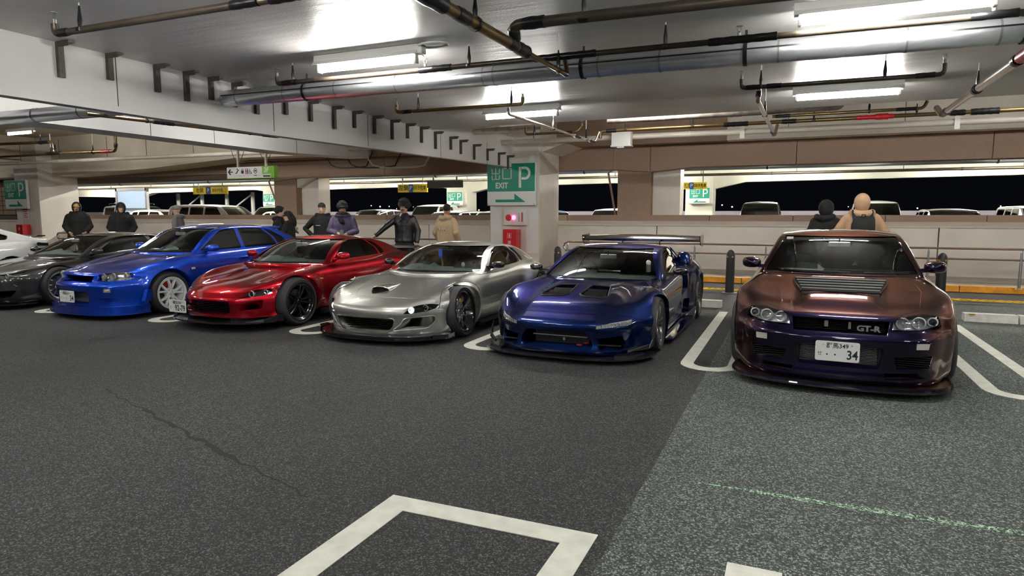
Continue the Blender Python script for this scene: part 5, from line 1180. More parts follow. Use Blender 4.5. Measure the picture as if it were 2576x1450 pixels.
# ---------------------------------------------------------------- dark blue mid engined coupe
LN = [(.425, .352), (.735, .378), (.73, .425), (.425, .392)]
c = dict(name='sports_coupe', label='dark blue wide coupe with black rear wing and twin hood vents', x=-2.21, y=6.16, yaw=0, L=4.45, paint='paint_navy',
    w=[(0, .80), (.3, .87), (.7, .905), (.95, .915), (1.5, .895), (2.5, .89), (3.0, .93), (3.5, .985), (4.1, .96), (4.45, .88)],
    zc=[(0, .392), (.06, .425), (.25, .525), (.65, .595), (1.1, .655), (1.5, .692), (2.0, .74), (3.0, .83), (3.6, .86), (4.45, .84)],
    zh=[(0, .388), (.06, .42), (.25, .512), (.65, .585), (1.1, .648), (1.5, .692), (2.0, .735), (3.0, .82), (3.6, .86), (4.45, .83)],
    zs=[(0, .36), (.12, .41), (.3, .50), (.6, .60), (.95, .668), (1.4, .695), (2.0, .735), (2.8, .80), (3.5, .86), (4.1, .86), (4.45, .80)],
    zm=[(0, .27), (.8, .40), (2.0, .42), (3.2, .48), (4.45, .5)], zb=[(0, .085), (2.3, .085), (4.0, .11), (4.45, .25)],
    ch=.60, cs=.84, k4=(.972, .30), lw=.99, sw=.97, bw=.93, cr=.42, sweep=(.17, .40, 7), T=1.3,
    nose=[(.06, .05), (.12, .03), (.20, .045), (.30, .02), (.345, .0), (.40, .01), (.43, .06), (.5, .14)],
    flare=[(.95, .31, .325, .045, .20), (3.48, .32, .345, .04, .28)], bulge=[(-.1, .44, .0, 1.5, .022, .05)],
    arches=[(.95, .308, .322), (3.48, .322, .35)],
    holes=[(rnd([(-.385, .13), (.385, .13), (.395, .20), (.32, .318), (-.32, .318), (-.395, .20)], .03), -.3, .38)] +
          [(P if s > 0 else flipx(P), -.3, .40) for s in (1, -1) for P in (rnd([(.45, .125), (.665, .125), (.68, .2), (.655, .275), (.42, .25)], .02), LN)],
    topholes=[([(s*a, b) for a, b in P], .5, .9) for s in (1, -1) for P in ([(.09, 1.12), (.315, 1.08), (.385, .70), (.35, .60), (.12, .62), (.06, .70)],)],
    sideholes=[(rnd([(2.50, .43), (2.86, .50), (2.90, .72), (2.66, .72)], .03), .78, 1.2), (rnd([(2.62, .15), (2.95, .17), (2.95, .36), (2.66, .38)], .03), .84, 1.2)],
    panels=[('hood', [(-.60, 1.40), (-.66, .95), (-.60, .50), (-.55, .305), (0, .25), (.55, .305), (.60, .50), (.66, .95), (.60, 1.40)], 'z', .46, .9),
            ('front_bumper', [(-.2, .02), (.75, .02), (.70, .12), (.62, .36), (.34, .47), (-.2, .50)], 'x', -1.2, 1.2)] +
           [('door', [(1.42, .20), (2.40, .20), (2.62, .45), (2.72, .775), (1.40, .69), (1.38, .45)], 'x', lo, hi) for lo, hi in ((.45, 1.2), (-1.2, -.45))],
    lens=[(LN, -.3, .7, 'clear_glass', 'headlight_lens'), (flipx(LN), -.3, .7, 'clear_glass', 'headlight_lens')],
    lids=[(rnd([(s*.40, .36), (s*.68, .40), (s*.66, .82), (s*.40, .80)], .05), 'z', .46, .8) for s in (1, -1)],
    cab=dict(y0=1.62, y1=4.05, ymid=2.9, zt=[(1.62, .665), (1.72, .735), (2.0, .885), (2.3, 1.012), (2.55, 1.075), (2.85, 1.102), (3.15, 1.09), (3.45, 1.035), (3.8, .93), (4.05, .86)],
        zb=[(1.6, .675), (2.0, .72), (2.7, .775), (3.3, .82), (4.05, .83)], wb=[(1.62, .765), (2.1, .795), (2.8, .795), (3.4, .74), (4.05, .62)], tumble=.66, tk=.95, rad=.055, crown=.035, sw=.22, rw=.08,
        ws=[(.72, .706), (.71, .735), (.515, 1.052)], rw_poly=[(.56, .90), (.42, 1.04)],
        side=[rnd([(1.93, .745), (2.38, .985), (2.66, 1.05), (2.95, 1.052), (3.10, .83), (3.08, .81)], .02), rnd([(3.16, .84), (3.03, 1.045), (3.2, 1.03), (3.42, .90), (3.44, .85)], .02)], mir_y=2.12, mir_z=.955),
    wheels=[(.80, .95, .302, ('twin5', 'flat'), .302, .235, .235, 'rim_gunmetal', 'rim_gunmetal', 'disc_iron', 0, .03), (.86, 3.48, .322, ('twin5', 'flat'), .322, .275, .245, 'rim_gunmetal', 'rim_gunmetal', 'disc_iron', 0, .04)], seat_z=.22, seat_y=.80)
car = build_car(c); navy = c
for i, s in enumerate((1, -1)):
    L = c['_lens'][i] or car
    xs = [.43+.029*k for k in range(11)]
    MB().loft([[(s*x, on_body(c, s*x, .39)+.022, .352+(x-.425)*.08), (s*x, on_body(c, s*x, .39)+.03, .395+(x-.425)*.1), (s*x, on_body(c, s*x, .39)+.05, .395+(x-.425)*.1), (s*x, on_body(c, s*x, .39)+.05, .352+(x-.425)*.08)] for x in xs]).build('lamp_panel', 'lamp_chrome', L)
    b = MB()
    for x in xs[1:-1]: b.box((s*x, on_body(c, s*x, .39)+.018, .375+(x-.425)*.09), (.005, .014, .036))
    o = b.build('headlight_ribs', 'lens_white', L); o['kind'] = 'stuff'
    for k in range(3):
        y0 = .655+k*.115; x0, x1 = .085, .365-.02*k; z0 = on_top(c, .22, y0)-.020; z1 = on_top(c, .22, y0+.06)+.002
        MB().loft([[(s*x0, y0, z0-.006), (s*x1, y0, z0-.006), (s*x1, y0, z0), (s*x0, y0, z0)], [(s*x0, y0+.06, z1-.006), (s*(x1-.012), y0+.06, z1-.006), (s*(x1-.012), y0+.06, z1), (s*x0, y0+.06, z1)]]).build('hood_vent_slat', 'black_gloss', car)
    P = [(s*.09, 1.12), (s*.315, 1.08), (s*.385, .70), (s*.35, .60), (s*.12, .62), (s*.06, .70)]
    MB().tube([(x, y, on_top(c, x, y)+.004) for x, y in rnd(P, .03)], .010, 6, closed=True).build('vent_surround', 'black', car, smooth=True)
    b = MB().prism([(s*.44, .18), (s*.675, .185), (s*.675, .195), (s*.44, .19)], .12, .15, 'y'); b.build('duct_louvre', 'black', car)
    # canard and dive plane at the bumper corner
    MB().loft([[(s*.735, .17, .125), (s*.90, .40, .130), (s*.93, .52, .15), (s*.94, .56, .28), (s*.925, .54, .28), (s*.905, .44, .17), (s*.73, .19, .14)], [(s*.725, .18, .120), (s*.895, .41, .122), (s*.92, .53, .14), (s*.93, .57, .28), (s*.915, .55, .285), (s*.90, .45, .175), (s*.72, .2, .135)]]).build('canard', 'carbon', car)
    mirror(car, s*.77, 1.98, .80, s, 'carbon', .19, .085, .10, arm=.09)
    MB().loft([[(s*.86, 1.30, .06), (s*.985, 1.36, .06), (s*.985, 1.36, .075), (s*.86, 1.30, .09)], [(s*.88, 3.08, .06), (s*1.0, 3.10, .06), (s*1.0, 3.10, .10), (s*.88, 3.08, .12)]]).build('side_skirt', 'paint_navy', car)
    MB().loft([[(s*.86, 2.9, .07), (s*.99, 2.95, .07), (s*.98, 2.95, .12), (s*.86, 2.9, .12)], [(s*.9, 3.12, .10), (s*1.0, 3.14, .12), (s*1.0, 3.14, .22), (s*.9, 3.12, .24)]]).build('skirt_fin', 'carbon', car)
    # tall intake scoop on the rear quarter
    rg = []
    for t_, w_, z_ in ((3.10, .055, .865), (3.14, .085, .945), (3.22, .10, .985), (3.42, .10, .965), (3.7, .07, .90), (3.95, .02, .85)):
        xc = .80; rg.append([(s*(xc-w_), t_, .80), (s*(xc-w_*.9), t_, .80+(z_-.80)*.75), (s*xc-s*w_*.3, t_, z_), (s*xc+s*w_*.4, t_, z_-.01), (s*(xc+w_*.9), t_, .80+(z_-.80)*.6), (s*(xc+w_), t_, .80)])
    o = MB().loft(rg).build('intake_scoop', 'paint_navy', car, smooth=50)
    MB().loft([[(s*(.80-.04), 3.097, .808), (s*(.80-.036), 3.097, .842), (s*.79, 3.097, .852), (s*.815, 3.097, .848), (s*.838, 3.097, .83), (s*.84, 3.097, .808)], [(s*.765, 3.12, .808), (s*.77, 3.12, .842), (s*.79, 3.12, .85), (s*.815, 3.12, .846), (s*.835, 3.12, .83), (s*.835, 3.12, .808)]]).build('scoop_mouth', 'dark_cavity', o)
lip(car, [(0, -.06), (.35, -.05), (.62, .02), (.78, .13), (.90, .30), (.955, .52), (.955, .60)], .050, .066, 'carbon', back=.6)
for s in (-1, 1): MB().prism([(s*.62, .08), (s*.80, .20), (s*.86, .34), (s*.80, .36), (s*.62, .2)], .066, .095, 'z').build('splitter_ramp', 'carbon', car)
o = MB().box((0, .30, .225), (.60, .02, .16)).build('radiator', 'black', car); MB().box((0, .22, .235), (.6, .015, .012)).box((.05, .215, .205), (.02, .02, .03)).build('tow_bar', 'dull_steel', car); MB().ball((.22, .20, .155), (.035, .02, .012)).ball((.30, .20, .18), (.03, .02, .008)).build('tow_hook', 'lens_red', car)
# big rear wing on centre stands
rg = []
for x in (-.915, -.6, -.3, 0, .3, .6, .915):
    k = 1-(x/.915)**2; rg.append([(x, 3.98-.03*k, 1.105+.02*k), (x, 4.02, 1.135+.025*k), (x, 4.12, 1.15+.025*k), (x, 4.30, 1.165+.02*k), (x, 4.31, 1.155+.02*k), (x, 4.15, 1.115+.01*k), (x, 4.03, 1.085-.005*k)])
w = MB().loft(rg).build('rear_wing', 'carbon', car, smooth=35)
for s in (-1, 1):
    MB().prism([(3.94, 1.175), (4.34, 1.19), (4.35, 1.10), (4.30, 1.0), (4.05, 1.03), (3.95, 1.10)], s*.915, s*.927, 'x').build('wing_endplate', 'carbon', w)
    MB().prism([(4.05, 1.11), (4.16, 1.125), (4.22, .82), (4.10, .82)], s*.29, s*.302, 'x').build('wing_stand', 'carbon', w)
wiper(car, [(-.5, 1.62, .715), (-.3, 1.56, .715), (.05, 1.52, .715), (.3, 1.52, .72)])
MB().lathe([(0, 0), (.03, 0), (.03, .13), (.012, .15), (0, .15)], 12, Matrix.Translation((.55, 2.0, .78))).build('bottle', 'lens_white', car)
MB().tube([(-.6, 2.62, .55), (-.55, 2.62, 1.0), (.55, 2.62, 1.0), (.6, 2.62, .55)], .02, 8).tube([(-.58, 2.62, .72), (.58, 2.62, .72)], .018, 8).build('roll_cage', 'dull_steel', car, smooth=True)
# ---------------------------------------------------------------- rounded coupes (silver wide body, red)
LF = [(.45, .352), (.53, .352), (.66, .372), (.745, .405), (.775, .447), (.70, .458), (.60, .452), (.52, .425)]
def rot_spec(dz=0.0, dy=0.0, **k):
    Y2 = lambda K: [(a+dy, b) for a, b in K]; ZY = lambda K: [(a+dy, b+dz) for a, b in K]
    Z = lambda K: [(a, b+dz) for a, b in K]; P2 = lambda P: [(a, b+dz) for a, b in P]
    c = dict(name='sports_coupe', L=4.28,
        w=[(0, .76), (.25, .83), (.6, .875), (.95, .885), (1.6, .865), (2.4, .865), (3.3, .895), (3.9, .86), (4.28, .76)],
        zc=Z([(0, .425), (.1, .468), (.33, .525), (.7, .588), (1.1, .650), (1.5, .705), (2.0, .745), (3.0, .78), (3.8, .79), (4.28, .74)]),
        zh=Z([(0, .425), (.1, .465), (.33, .515), (.7, .572), (1.1, .635), (1.5, .70), (2.0, .74), (3.0, .775), (3.8, .785), (4.28, .73)]),
        zs=Z([(0, .415), (.12, .47), (.33, .535), (.6, .602), (.95, .664), (1.3, .692), (1.7, .722), (2.4, .745), (3.3, .785), (3.9, .775), (4.28, .70)]),
        zm=Z([(0, .33), (.8, .42), (2.2, .45), (3.3, .48), (4.28, .5)]), zb=Z([(0, .095), (2.3, .09), (4, .12), (4.28, .25)]),
        ch=.50, cs=.80, k4=(.965, .30), lw=.975, sw=.93, bw=.88, cr=.32, sweep=(.21, .38, 6), T=1.3,
        nose=Z([(.07, .075), (.13, .045), (.22, .03), (.31, .012), (.36, 0), (.41, .006), (.45, .035), (.52, .10)]),
        flare=[(.95, .31, .34, .012, .14), (3.375, .31, .34, .02, .2)], bulge=[],
        arches=[(.95, .31, .345), (3.375, .31, .345)],
        panels=[('hood', [(-.60, 1.50), (-.64, 1.1), (-.48, .62), (-.36, .40), (0, .33), (.36, .40), (.48, .62), (.64, 1.1), (.60, 1.50)], 'z', .42, 1.0),
                ('front_bumper', [(-.2, .02), (.80, .02), (.62, .16), (.58, .40+dz), (.46, .50+dz), (.2, .52+dz), (-.2, .50+dz)], 'x', -1.2, 1.2)] +
               [('door', [(1.50+dy, .18), (2.62+dy, .16), (2.72+dy, .42), (2.70+dy, .762+dz), (1.48+dy, .722+dz), (1.42+dy, .45)], 'x', lo, hi) for lo, hi in ((.45, 1.2), (-1.2, -.45))],
        lens=[(P2(LF), -.3, .7, 'clear_glass', 'headlight_lens'), (flipx(P2(LF)), -.3, .7, 'clear_glass', 'headlight_lens')],
        lids=[(rnd([(s*.43, .50), (s*.52, .42), (s*.68, .44), (s*.735, .60), (s*.70, .80), (s*.58, .84), (s*.46, .72)], .08), 'z', .44+dz, .9) for s in (1, -1)],
        cab=dict(y0=1.62+dy, y1=4.0+dy, ymid=2.75+dy, zt=ZY([(1.62, .685), (1.72, .745), (2.0, .895), (2.25, 1.01), (2.5, 1.075), (2.75, 1.098), (3.0, 1.088), (3.3, 1.035), (3.7, .915), (4.0, .80)]),
            zb=ZY([(1.6, .705), (2.0, .735), (2.7, .765), (3.4, .775), (4.0, .77)]), wb=Y2([(1.62, .745), (2.1, .775), (2.8, .775), (3.3, .73), (4.0, .60)]), tumble=.60, tk=.97, rad=.08, crown=.05, sw=.30, rw=.12,
            ws=P2([(.70, .725), (.69, .755), (.505, 1.048)]), rw_poly=P2([(.50, .86), (.38, 1.03)]),
            side=[rnd(ZY([(1.88, .752), (2.26, .985), (2.48, 1.038), (2.78, 1.038), (3.0, .90), (3.02, .785)]), .05), rnd(ZY([(3.06, .79), (3.03, .90), (2.86, 1.02), (3.05, .985), (3.22, .85), (3.2, .80)]), .025)], mir_y=2.08+dy, mir_z=.97+dz),
        seat_z=.27+dz, seat_y=.74)
    c.update(k); return c
def rot_front(c, car, dz, lit, pm, dy=0.0):
    for i, s in enumerate((1, -1)):
        L = c['_lens'][i] or car
        lamp_bowl(c, s*.545, on_body(c, s*.545, .398+dz)+.05, .398+dz, .040, L, lit=lit); lamp_bowl(c, s*.645, on_body(c, s*.645, .412+dz)+.065, .412+dz, .032, L)
        lens_back(c, L, [(x, z+dz) for x, z in LF], s, .085, 'black_gloss')
    wiper(car, [(x, y+dy, .735+dz) for x, y in ((-.48, 1.56), (-.3, 1.46), (.0, 1.36), (.12, 1.355))]); wiper(car, [(x, y+dy, .735+dz) for x, y in ((.1, 1.37), (.3, 1.43), (.58, 1.56))])
GS = rnd([(-.28, .138), (.28, .138), (.37, .19), (.41, .312), (-.41, .312), (-.37, .19)], .05)
DS = rnd([(.36, .165), (.67, .172), (.745, .25), (.745, .318), (.50, .312), (.46, .24)], .03)
sc = rnd([(-.02, .74), (-.24, .74), (-.26, .58), (-.13, .42), (-.0, .58)], .03)
c = rot_spec(label='silver grey rounded coupe with lit headlamps and tan seats', x=-4.56, y=6.13, yaw=.5, paint='paint_silver', seat='seat_tan', wheel_m='seat_tan', sglass='side_clear', rvm='black',
    flare=[(.87, .31, .335, .085, .22), (3.375, .31, .34, .09, .26)],
    holes=[(GS, -.3, .36), (DS, -.3, .46), (flipx(DS), -.3, .46), (LF, -.3, .56), (flipx(LF), -.3, .56)],
    topholes=[(sc, .52, .9)], arches=[(.87, .31, .333), (3.375, .31, .345)],
    wheels=[(.795, .87, .312, ('star', 'deep'), .312, .25, .245, 'rim_black', 'rim_silver', 'caliper_gold', .0, .10), (.85, 3.375, .318, ('star', 'deep'), .318, .28, .245, 'rim_black', 'rim_silver', 'caliper_gold', 0, .08)])
car = build_car(c); rot_front(c, car, 0, True, 'paint_silver'); SILV = c
b = MB()
for i in range(7): b.box((0, .20, .155+i*.022), (.74, .02, .004))
o = b.build('grille_slats', 'black', car); o['kind'] = 'stuff'
for s in (1, -1): MB().tube([(s*x, on_body(c, s*x, z)-.002, z) for x, z in DS], .007, 6, closed=True).build('duct_rim', 'paint_silver', car, smooth=True)
MB().tube([(x, on_body(c, x, z)-.002, z) for x, z in GS], .008, 6, closed=True).build('grille_rim', 'paint_silver', car, smooth=True)
rg = []
for y, h_, w_ in ((.60, .052, .125), (.68, .050, .13), (.78, .036, .125), (.90, .012, .10), (.96, -.004, .06)):
    rg.append([(-.13+w_*math.cos(R(a)), y-.03*math.sin(R(a)), on_top(c, -.13+w_*math.cos(R(a)), y)-.004+h_*math.sin(R(a))**.8) for a in range(0, 181, 15)])
b = MB().loft(rg, closed=False, cap=False).loft([[(x, y, z-.006) for x, y, z in r] for r in rg], closed=False, cap=False); b.build('hood_scoop', 'paint_silver', car, smooth=60)
MB().tube(rg[0], .006, 6).build('scoop_lip', 'paint_silver', car, smooth=True)
lip(car, [(0, -.05), (.30, -.035), (.55, .04), (.72, .16), (.86, .34), (.92, .42), (.93, .55)], .060, .078, 'black_gloss', back=.6)
lip(car, [(0, -.02), (.30, -.005), (.55, .06), (.70, .17), (.80, .32), (.83, .5)], .078, .105, 'black_gloss', back=.6, name='splitter_step')
for s in (1, -1):
    MB().prism([(s*.80, .26), (s*.93, .40), (s*.93, .55), (s*.84, .5)], .078, .115, 'z').build('splitter_winglet', 'black_gloss', car)
    mirror(car, s*.745, 1.93, .815, s, 'black_gloss', .17, .095, .09, arm=.05)
    MB().loft([[(s*.83, 1.35, .065), (s*.93, 1.38, .065), (s*.92, 1.38, .10), (s*.83, 1.35, .12)], [(s*.83, 2.98, .065), (s*.95, 3.0, .065), (s*.94, 3.0, .10), (s*.83, 2.98, .12)]]).build('side_skirt', 'black_gloss', car)
    # overfender edge with bolts
    def edge(a, r):
        y, z = .87-r*math.cos(R(a)), .31+r*math.sin(R(a)); d = Vector((-s, 0, -.8*math.sin(R(a)))).normalized()
        q = c['_ref'].b.ray_cast(Vector((s*.86, y, z))-d*1.2, d)[0]; return q-d*.001 if q else None
    P = [p for p in (edge(a, .43) for a in range(14, 158, 6)) if p]
    MB().tube(P, .005, 6).build('overfender_edge', 'seam_line', car, smooth=True)
    for a in (20, 50, 80, 110, 140):
        p = edge(a, .405)
        if p: MB().ball(tuple(p), .010, 8, 6).build('fender_bolt', 'chrome', car, smooth='all')
MB().box((.02, 1.86, .955), (.055, .006, .12)).build('parking_permit', 'sign_blue', car)
MB().box((-.60, 1.66, .755), (.10, .004, .05), rz=.5).build('warning_sticker', 'lens_red', car)
MB().ball((.33, 1.95, .80), (.03, .015, .035)).build('lit_gauge', 'lens_white', car)
# red
GR = rnd([(-.40, .135), (.30, .135), (.36, .17), (.37, .315), (-.52, .315), (-.50, .18)], .03); DR = rnd([(.46, .18), (.66, .20), (.68, .32), (.47, .305)], .03)
dz = .075; dy = -.16
up = lambda P: [(a, b+dz) for a, b in P]
c = rot_spec(dz, dy, label='candy red rounded coupe with black wheels and a 92-79 plate', x=-6.98, y=6.0, yaw=-.5, paint='paint_red',
    holes=[(up(GR), -.3, .34), (up(DR), -.3, .44), (flipx(up(DR)), -.3, .44), (up(LF), -.3, .56), (flipx(up(LF)), -.3, .56)],
    wheels=[(.765, .88, .326, ('twin5', 'mid'), .328, .25, .25, 'rim_black', 'rim_black', 'disc_iron', -.03, 0), (.80, 3.375, .325, ('twin5', 'mid'), .325, .26, .25, 'rim_black', 'rim_black', 'disc_iron', 0, 0)],
    arches=[(.88, .33, .352), (3.375, .325, .358)], flare=[(.88, .32, .345, .035, .2), (3.375, .31, .34, .02, .2)])
car = build_car(c); rot_front(c, car, dz, False, 'paint_red', dy); REDC = c
b = MB()
for i in range(8): b.box((-.06, .18, .215+i*.022), (.86, .015, .003))
o = b.build('grille_mesh', 'black', car); o['kind'] = 'stuff'
lip(car, [(0, -.03), (.30, -.015), (.55, .06), (.72, .18), (.83, .36), (.87, .56)], .112, .132, 'carbon', back=.6)
plate(car, -.43, .02, .300, '横浜304', '92-79', rz=-.05, kana='ろ')
for s in (1, -1):
    MB().loft([[(s*.66, .13, .127), (s*.80, .27, .127), (s*.86, .42, .127), (s*.87, .56, .127)], [(s*.64, .13, .142), (s*.80, .28, .165), (s*.865, .43, .20), (s*.875, .54, .225)], [(s*.62, .15, .137), (s*.78, .3, .155), (s*.85, .45, .185), (s*.86, .55, .205)]], closed=False, cap=False).build('bumper_winglet', 'carbon', car)
    mirror(car, s*.745, 1.95+dy, .895, s, 'paint_red', .19, .11, .10, arm=.05)
    MB().loft([[(s*.80, 1.35, .10), (s*.88, 1.36, .10), (s*.87, 1.36, .15), (s*.80, 1.35, .17)], [(s*.80, 3.0, .10), (s*.89, 3.0, .10), (s*.88, 3.0, .15), (s*.8, 3.0, .17)]]).build('side_skirt', 'carbon', car)
    MB().ball((s*on_side(c, 1.32, .60), 1.32, .60), (.008, .045, .013)).build('side_marker', 'lens_amber', car, smooth='all')
    MB().ball((s*on_side(c, 1.36, .30), 1.36, .30), (.01, .06, .018)).build('fender_duct', 'paint_red', car, smooth='all')
MB().loft([[(x, 3.98, .90), (x, 4.02, .94), (x, 4.18, .945), (x, 4.2, .93), (x, 4.0, .88)] for x in (-.70, 0, .70)]).build('rear_spoiler', 'carbon', car, smooth=40)
# ---------------------------------------------------------------- black wedge coupe at left
LZ = rnd([(.40, .46), (.74, .50), (.73, .575), (.40, .545)], .015)
c = dict(name='sports_coupe', label='glossy black low coupe with chrome multi spoke wheels left of the bright blue saloon', x=-12.05, y=5.95, yaw=-.5, L=4.5, paint='paint_black',
    w=[(0, .80), (.4, .86), (.95, .895), (1.6, .885), (2.4, .88), (3.5, .90), (4.1, .87), (4.5, .80)],
    zc=[(0, .56), (.12, .60), (.5, .67), (.85, .72), (1.2, .762), (1.7, .80), (3.0, .85), (3.8, .87), (4.5, .82)], zh=[(0, .555), (.12, .59), (.5, .645), (1.0, .705), (1.5, .76), (2.0, .80), (3.0, .84), (3.8, .86), (4.5, .81)],
    zs=[(0, .54), (.3, .61), (.95, .69), (1.5, .745), (2.2, .79), (3.0, .83), (3.8, .86), (4.5, .80)], zm=[(0, .36), (1, .45), (4.5, .5)], zb=[(0, .09), (2.3, .10), (4.5, .24)],
    ch=.62, cs=.87, k4=(.97, .28), lw=.985, sw=.95, bw=.9, sweep=(.18, .34, 7), nose=[(.07, .06), (.15, .02), (.30, .0), (.42, .01), (.50, .03), (.58, .12)],
    flare=[(.95, .315, .34, .02, .18), (3.45, .315, .34, .03, .2)], bulge=[], arches=[(.95, .315, .345), (3.45, .315, .35)],
    holes=[(P if s > 0 else flipx(P), -.3, .50) for s in (1, -1) for P in (LZ, rnd([(.30, .17), (.68, .17), (.74, .30), (.30, .28)], .03))]+[([(-.26, .15), (.26, .15), (.26, .30), (-.26, .30)], -.3, .3)],
    panels=[('hood', [(-.58, 1.14), (-.66, .85), (-.60, .42), (0, .22), (.60, .42), (.66, .85), (.58, 1.14)], 'z', .56, 1.0), ('front_bumper', [(-.2, .02), (.80, .02), (.62, .2), (.58, .43), (-.2, .44)], 'x', -1.2, 1.2)] +
           [('door', [(1.36, .18), (2.6, .18), (2.7, .5), (2.6, .80), (1.36, .73), (1.33, .45)], 'x', lo, hi) for lo, hi in ((.45, 1.2), (-1.2, -.45))],
    lens=[(LZ, -.3, .7, 'clear_glass', 'headlight_lens'), (flipx(LZ), -.3, .7, 'clear_glass', 'headlight_lens')],
    cab=dict(y0=1.3, y1=3.98, ymid=2.48, zt=[(1.3, .74), (1.4, .80), (1.73, .97), (1.98, 1.08), (2.28, 1.15), (2.63, 1.168), (2.98, 1.135), (3.38, 1.03), (3.78, .92), (3.98, .865)], zb=[(1.3, .755), (1.88, .795), (2.88, .84), (3.98, .85)],
        wb=[(1.3, .735), (1.88, .765), (2.68, .77), (3.48, .72), (3.98, .66)], tumble=.58, tk=.95, rad=.08, crown=.05, sw=.28, rw=.1, ws=[(.665, .79), (.655, .82), (.465, 1.105)], rw_poly=[(.54, .93), (.42, 1.09)],
        side=[rnd([(1.63, .81), (2.08, 1.06), (2.3, 1.105), (2.7, 1.105), (2.76, .86)], .05), rnd([(2.82, .865), (2.77, 1.10), (3.03, 1.06), (3.43, .93), (3.44, .89)], .03)], mir_y=1.78, mir_z=1.03),
    wheels=[(.80, .95, .318, ('multi', 'mid'), .318, .25, .24, 'chrome', 'chrome', 'disc_iron', 0, .03), (.80, 3.45, .318, ('multi', 'mid'), .318, .25, .24, 'chrome', 'chrome', 'disc_iron', 0, .03)], seat_z=.3)
car = build_car(c); BLK = c
for i, s in enumerate((1, -1)):
    L = c['_lens'][i] or car
    lens_back(c, L, LZ, s, .10, 'lamp_chrome'); lamp_bowl(c, s*.50, on_body(c, s*.5, .51)+.04, .508, .034, L); lamp_bowl(c, s*.63, on_body(c, s*.63, .525)+.05, .526, .034, L)
    P = [(.35, .33), (.74, .36), (.72, .395), (.36, .37)]
    MB().loft([[(s*x, on_body(c, s*x, z)-.006, z) for x, z in P], [(s*x, on_body(c, s*x, z)+.05, z) for x, z in P]]).build('turn_signal', 'lens_white', car)
    MB().ball((s*on_side(c, 1.0-.52, .535), .60, .535), (.03, .05, .014)).build('side_marker', 'lens_white', car, smooth='all')
    mirror(car, s*.745, 1.60, .865, s, 'paint_black', .18, .10, .10, arm=.05)
lip(car, [(0, -.04), (.30, -.02), (.57, .04), (.74, .15), (.85, .34), (.87, .56)], .068, .09, 'black_gloss', back=.6)
wiper(car, [(-.5, 1.25, .79), (-.3, 1.14, .79), (.1, 1.05, .79)]); wiper(car, [(.1, 1.06, .79), (.35, 1.12, .79), (.6, 1.27, .797)])
q = MB().tube([(.0, 1.80, .985), (.0, 1.80, .93)], .003, 5).ball((0, 1.80, .92), (.022, .01, .03)).ball((0, 1.80, .88), (.03, .012, .035)).build('hanging_charm', 'lens_white', car, smooth='all')
# ---------------------------------------------------------------- white fastback at the left edge
c = dict(name='hatchback_car', label='white fastback car cut by left edge of the photo', x=-14.55, y=3.75, yaw=0, L=4.72, paint='paint_white',
    w=[(0, .80), (.95, .91), (2.4, .92), (3.8, .915), (4.4, .87), (4.72, .78)], zc=[(0, .66), (.5, .80), (1.1, .92), (1.6, .98), (2.5, 1.0), (3.8, 1.02), (4.3, 1.05), (4.72, 1.02)], zh=[(0, .65), (.5, .79), (1.1, .91), (1.6, .96), (3.8, 1.0), (4.72, 1.0)],
    zs=[(0, .62), (.95, .84), (1.6, .91), (2.5, .93), (3.8, .97), (4.5, .99), (4.72, .96)], zm=[(0, .5), (4.72, .62)], zb=[(0, .16), (4.72, .28)], ch=.6, cs=.88, sweep=(.2, .3, 7), nose=[(.1, .08), (.4, 0), (.6, .08)],
    arches=[(.92, .34, .375), (3.80, .34, .375)], bulge=[], cab=dict(y0=1.25, y1=4.55, ymid=2.7, zt=[(1.25, .93), (1.4, 1.0), (1.9, 1.25), (2.3, 1.40), (2.8, 1.44), (3.3, 1.40), (3.9, 1.22), (4.3, 1.09), (4.55, 1.035)], zb=[(1.25, .93), (2.5, .95), (4.55, 1.0)],
        wb=[(1.25, .76), (2.2, .82), (3.4, .82), (4.0, .79), (4.55, .74)], tumble=.5, rad=.08, crown=.05, ws=[(.68, .98), (.54, 1.34)], rw_poly=[(.62, 1.08), (.5, 1.34)], side=[rnd([(1.75, .985), (2.3, 1.32), (2.8, 1.36), (2.8, .99)], .03), rnd([(2.86, .99), (2.86, 1.36), (3.3, 1.30), (3.85, 1.09), (3.8, 1.02)], .03)], mir_y=1.9, mir_z=1.25),
    wheels=[(.80, .92, .335, ('ten', 'flat'), .335, .23, .24, 'rim_gunmetal', 'rim_gunmetal', 'disc_iron', 0, 0), (.80, 3.80, .335, ('ten', 'flat'), .335, .23, .24, 'rim_gunmetal', 'rim_gunmetal', 'disc_iron', 0, 0)], panels=[('door', [(2.84, .28), (3.42, .30), (3.55, .6), (3.5, .95), (2.84, .93)], 'x', .45, 1.2)])
car = build_car(c)
MB().loft([[(x, 4.40, 1.055), (x, 4.46, 1.09), (x, 4.60, 1.085), (x, 4.60, 1.06)] for x in (-.62, 0, .62)]).build('rear_spoiler', 'carbon', car, smooth=40)
for s in (-1, 1): MB().loft([[(s*.72, 4.46, .90), (s*.84, 4.30, .90), (s*.84, 4.30, .95), (s*.72, 4.46, .96)], [(s*.6, 4.62, .88), (s*.78, 4.55, .88), (s*.78, 4.55, .93), (s*.6, 4.62, .95)]]).build('tail_lamp', 'black_gloss', car)
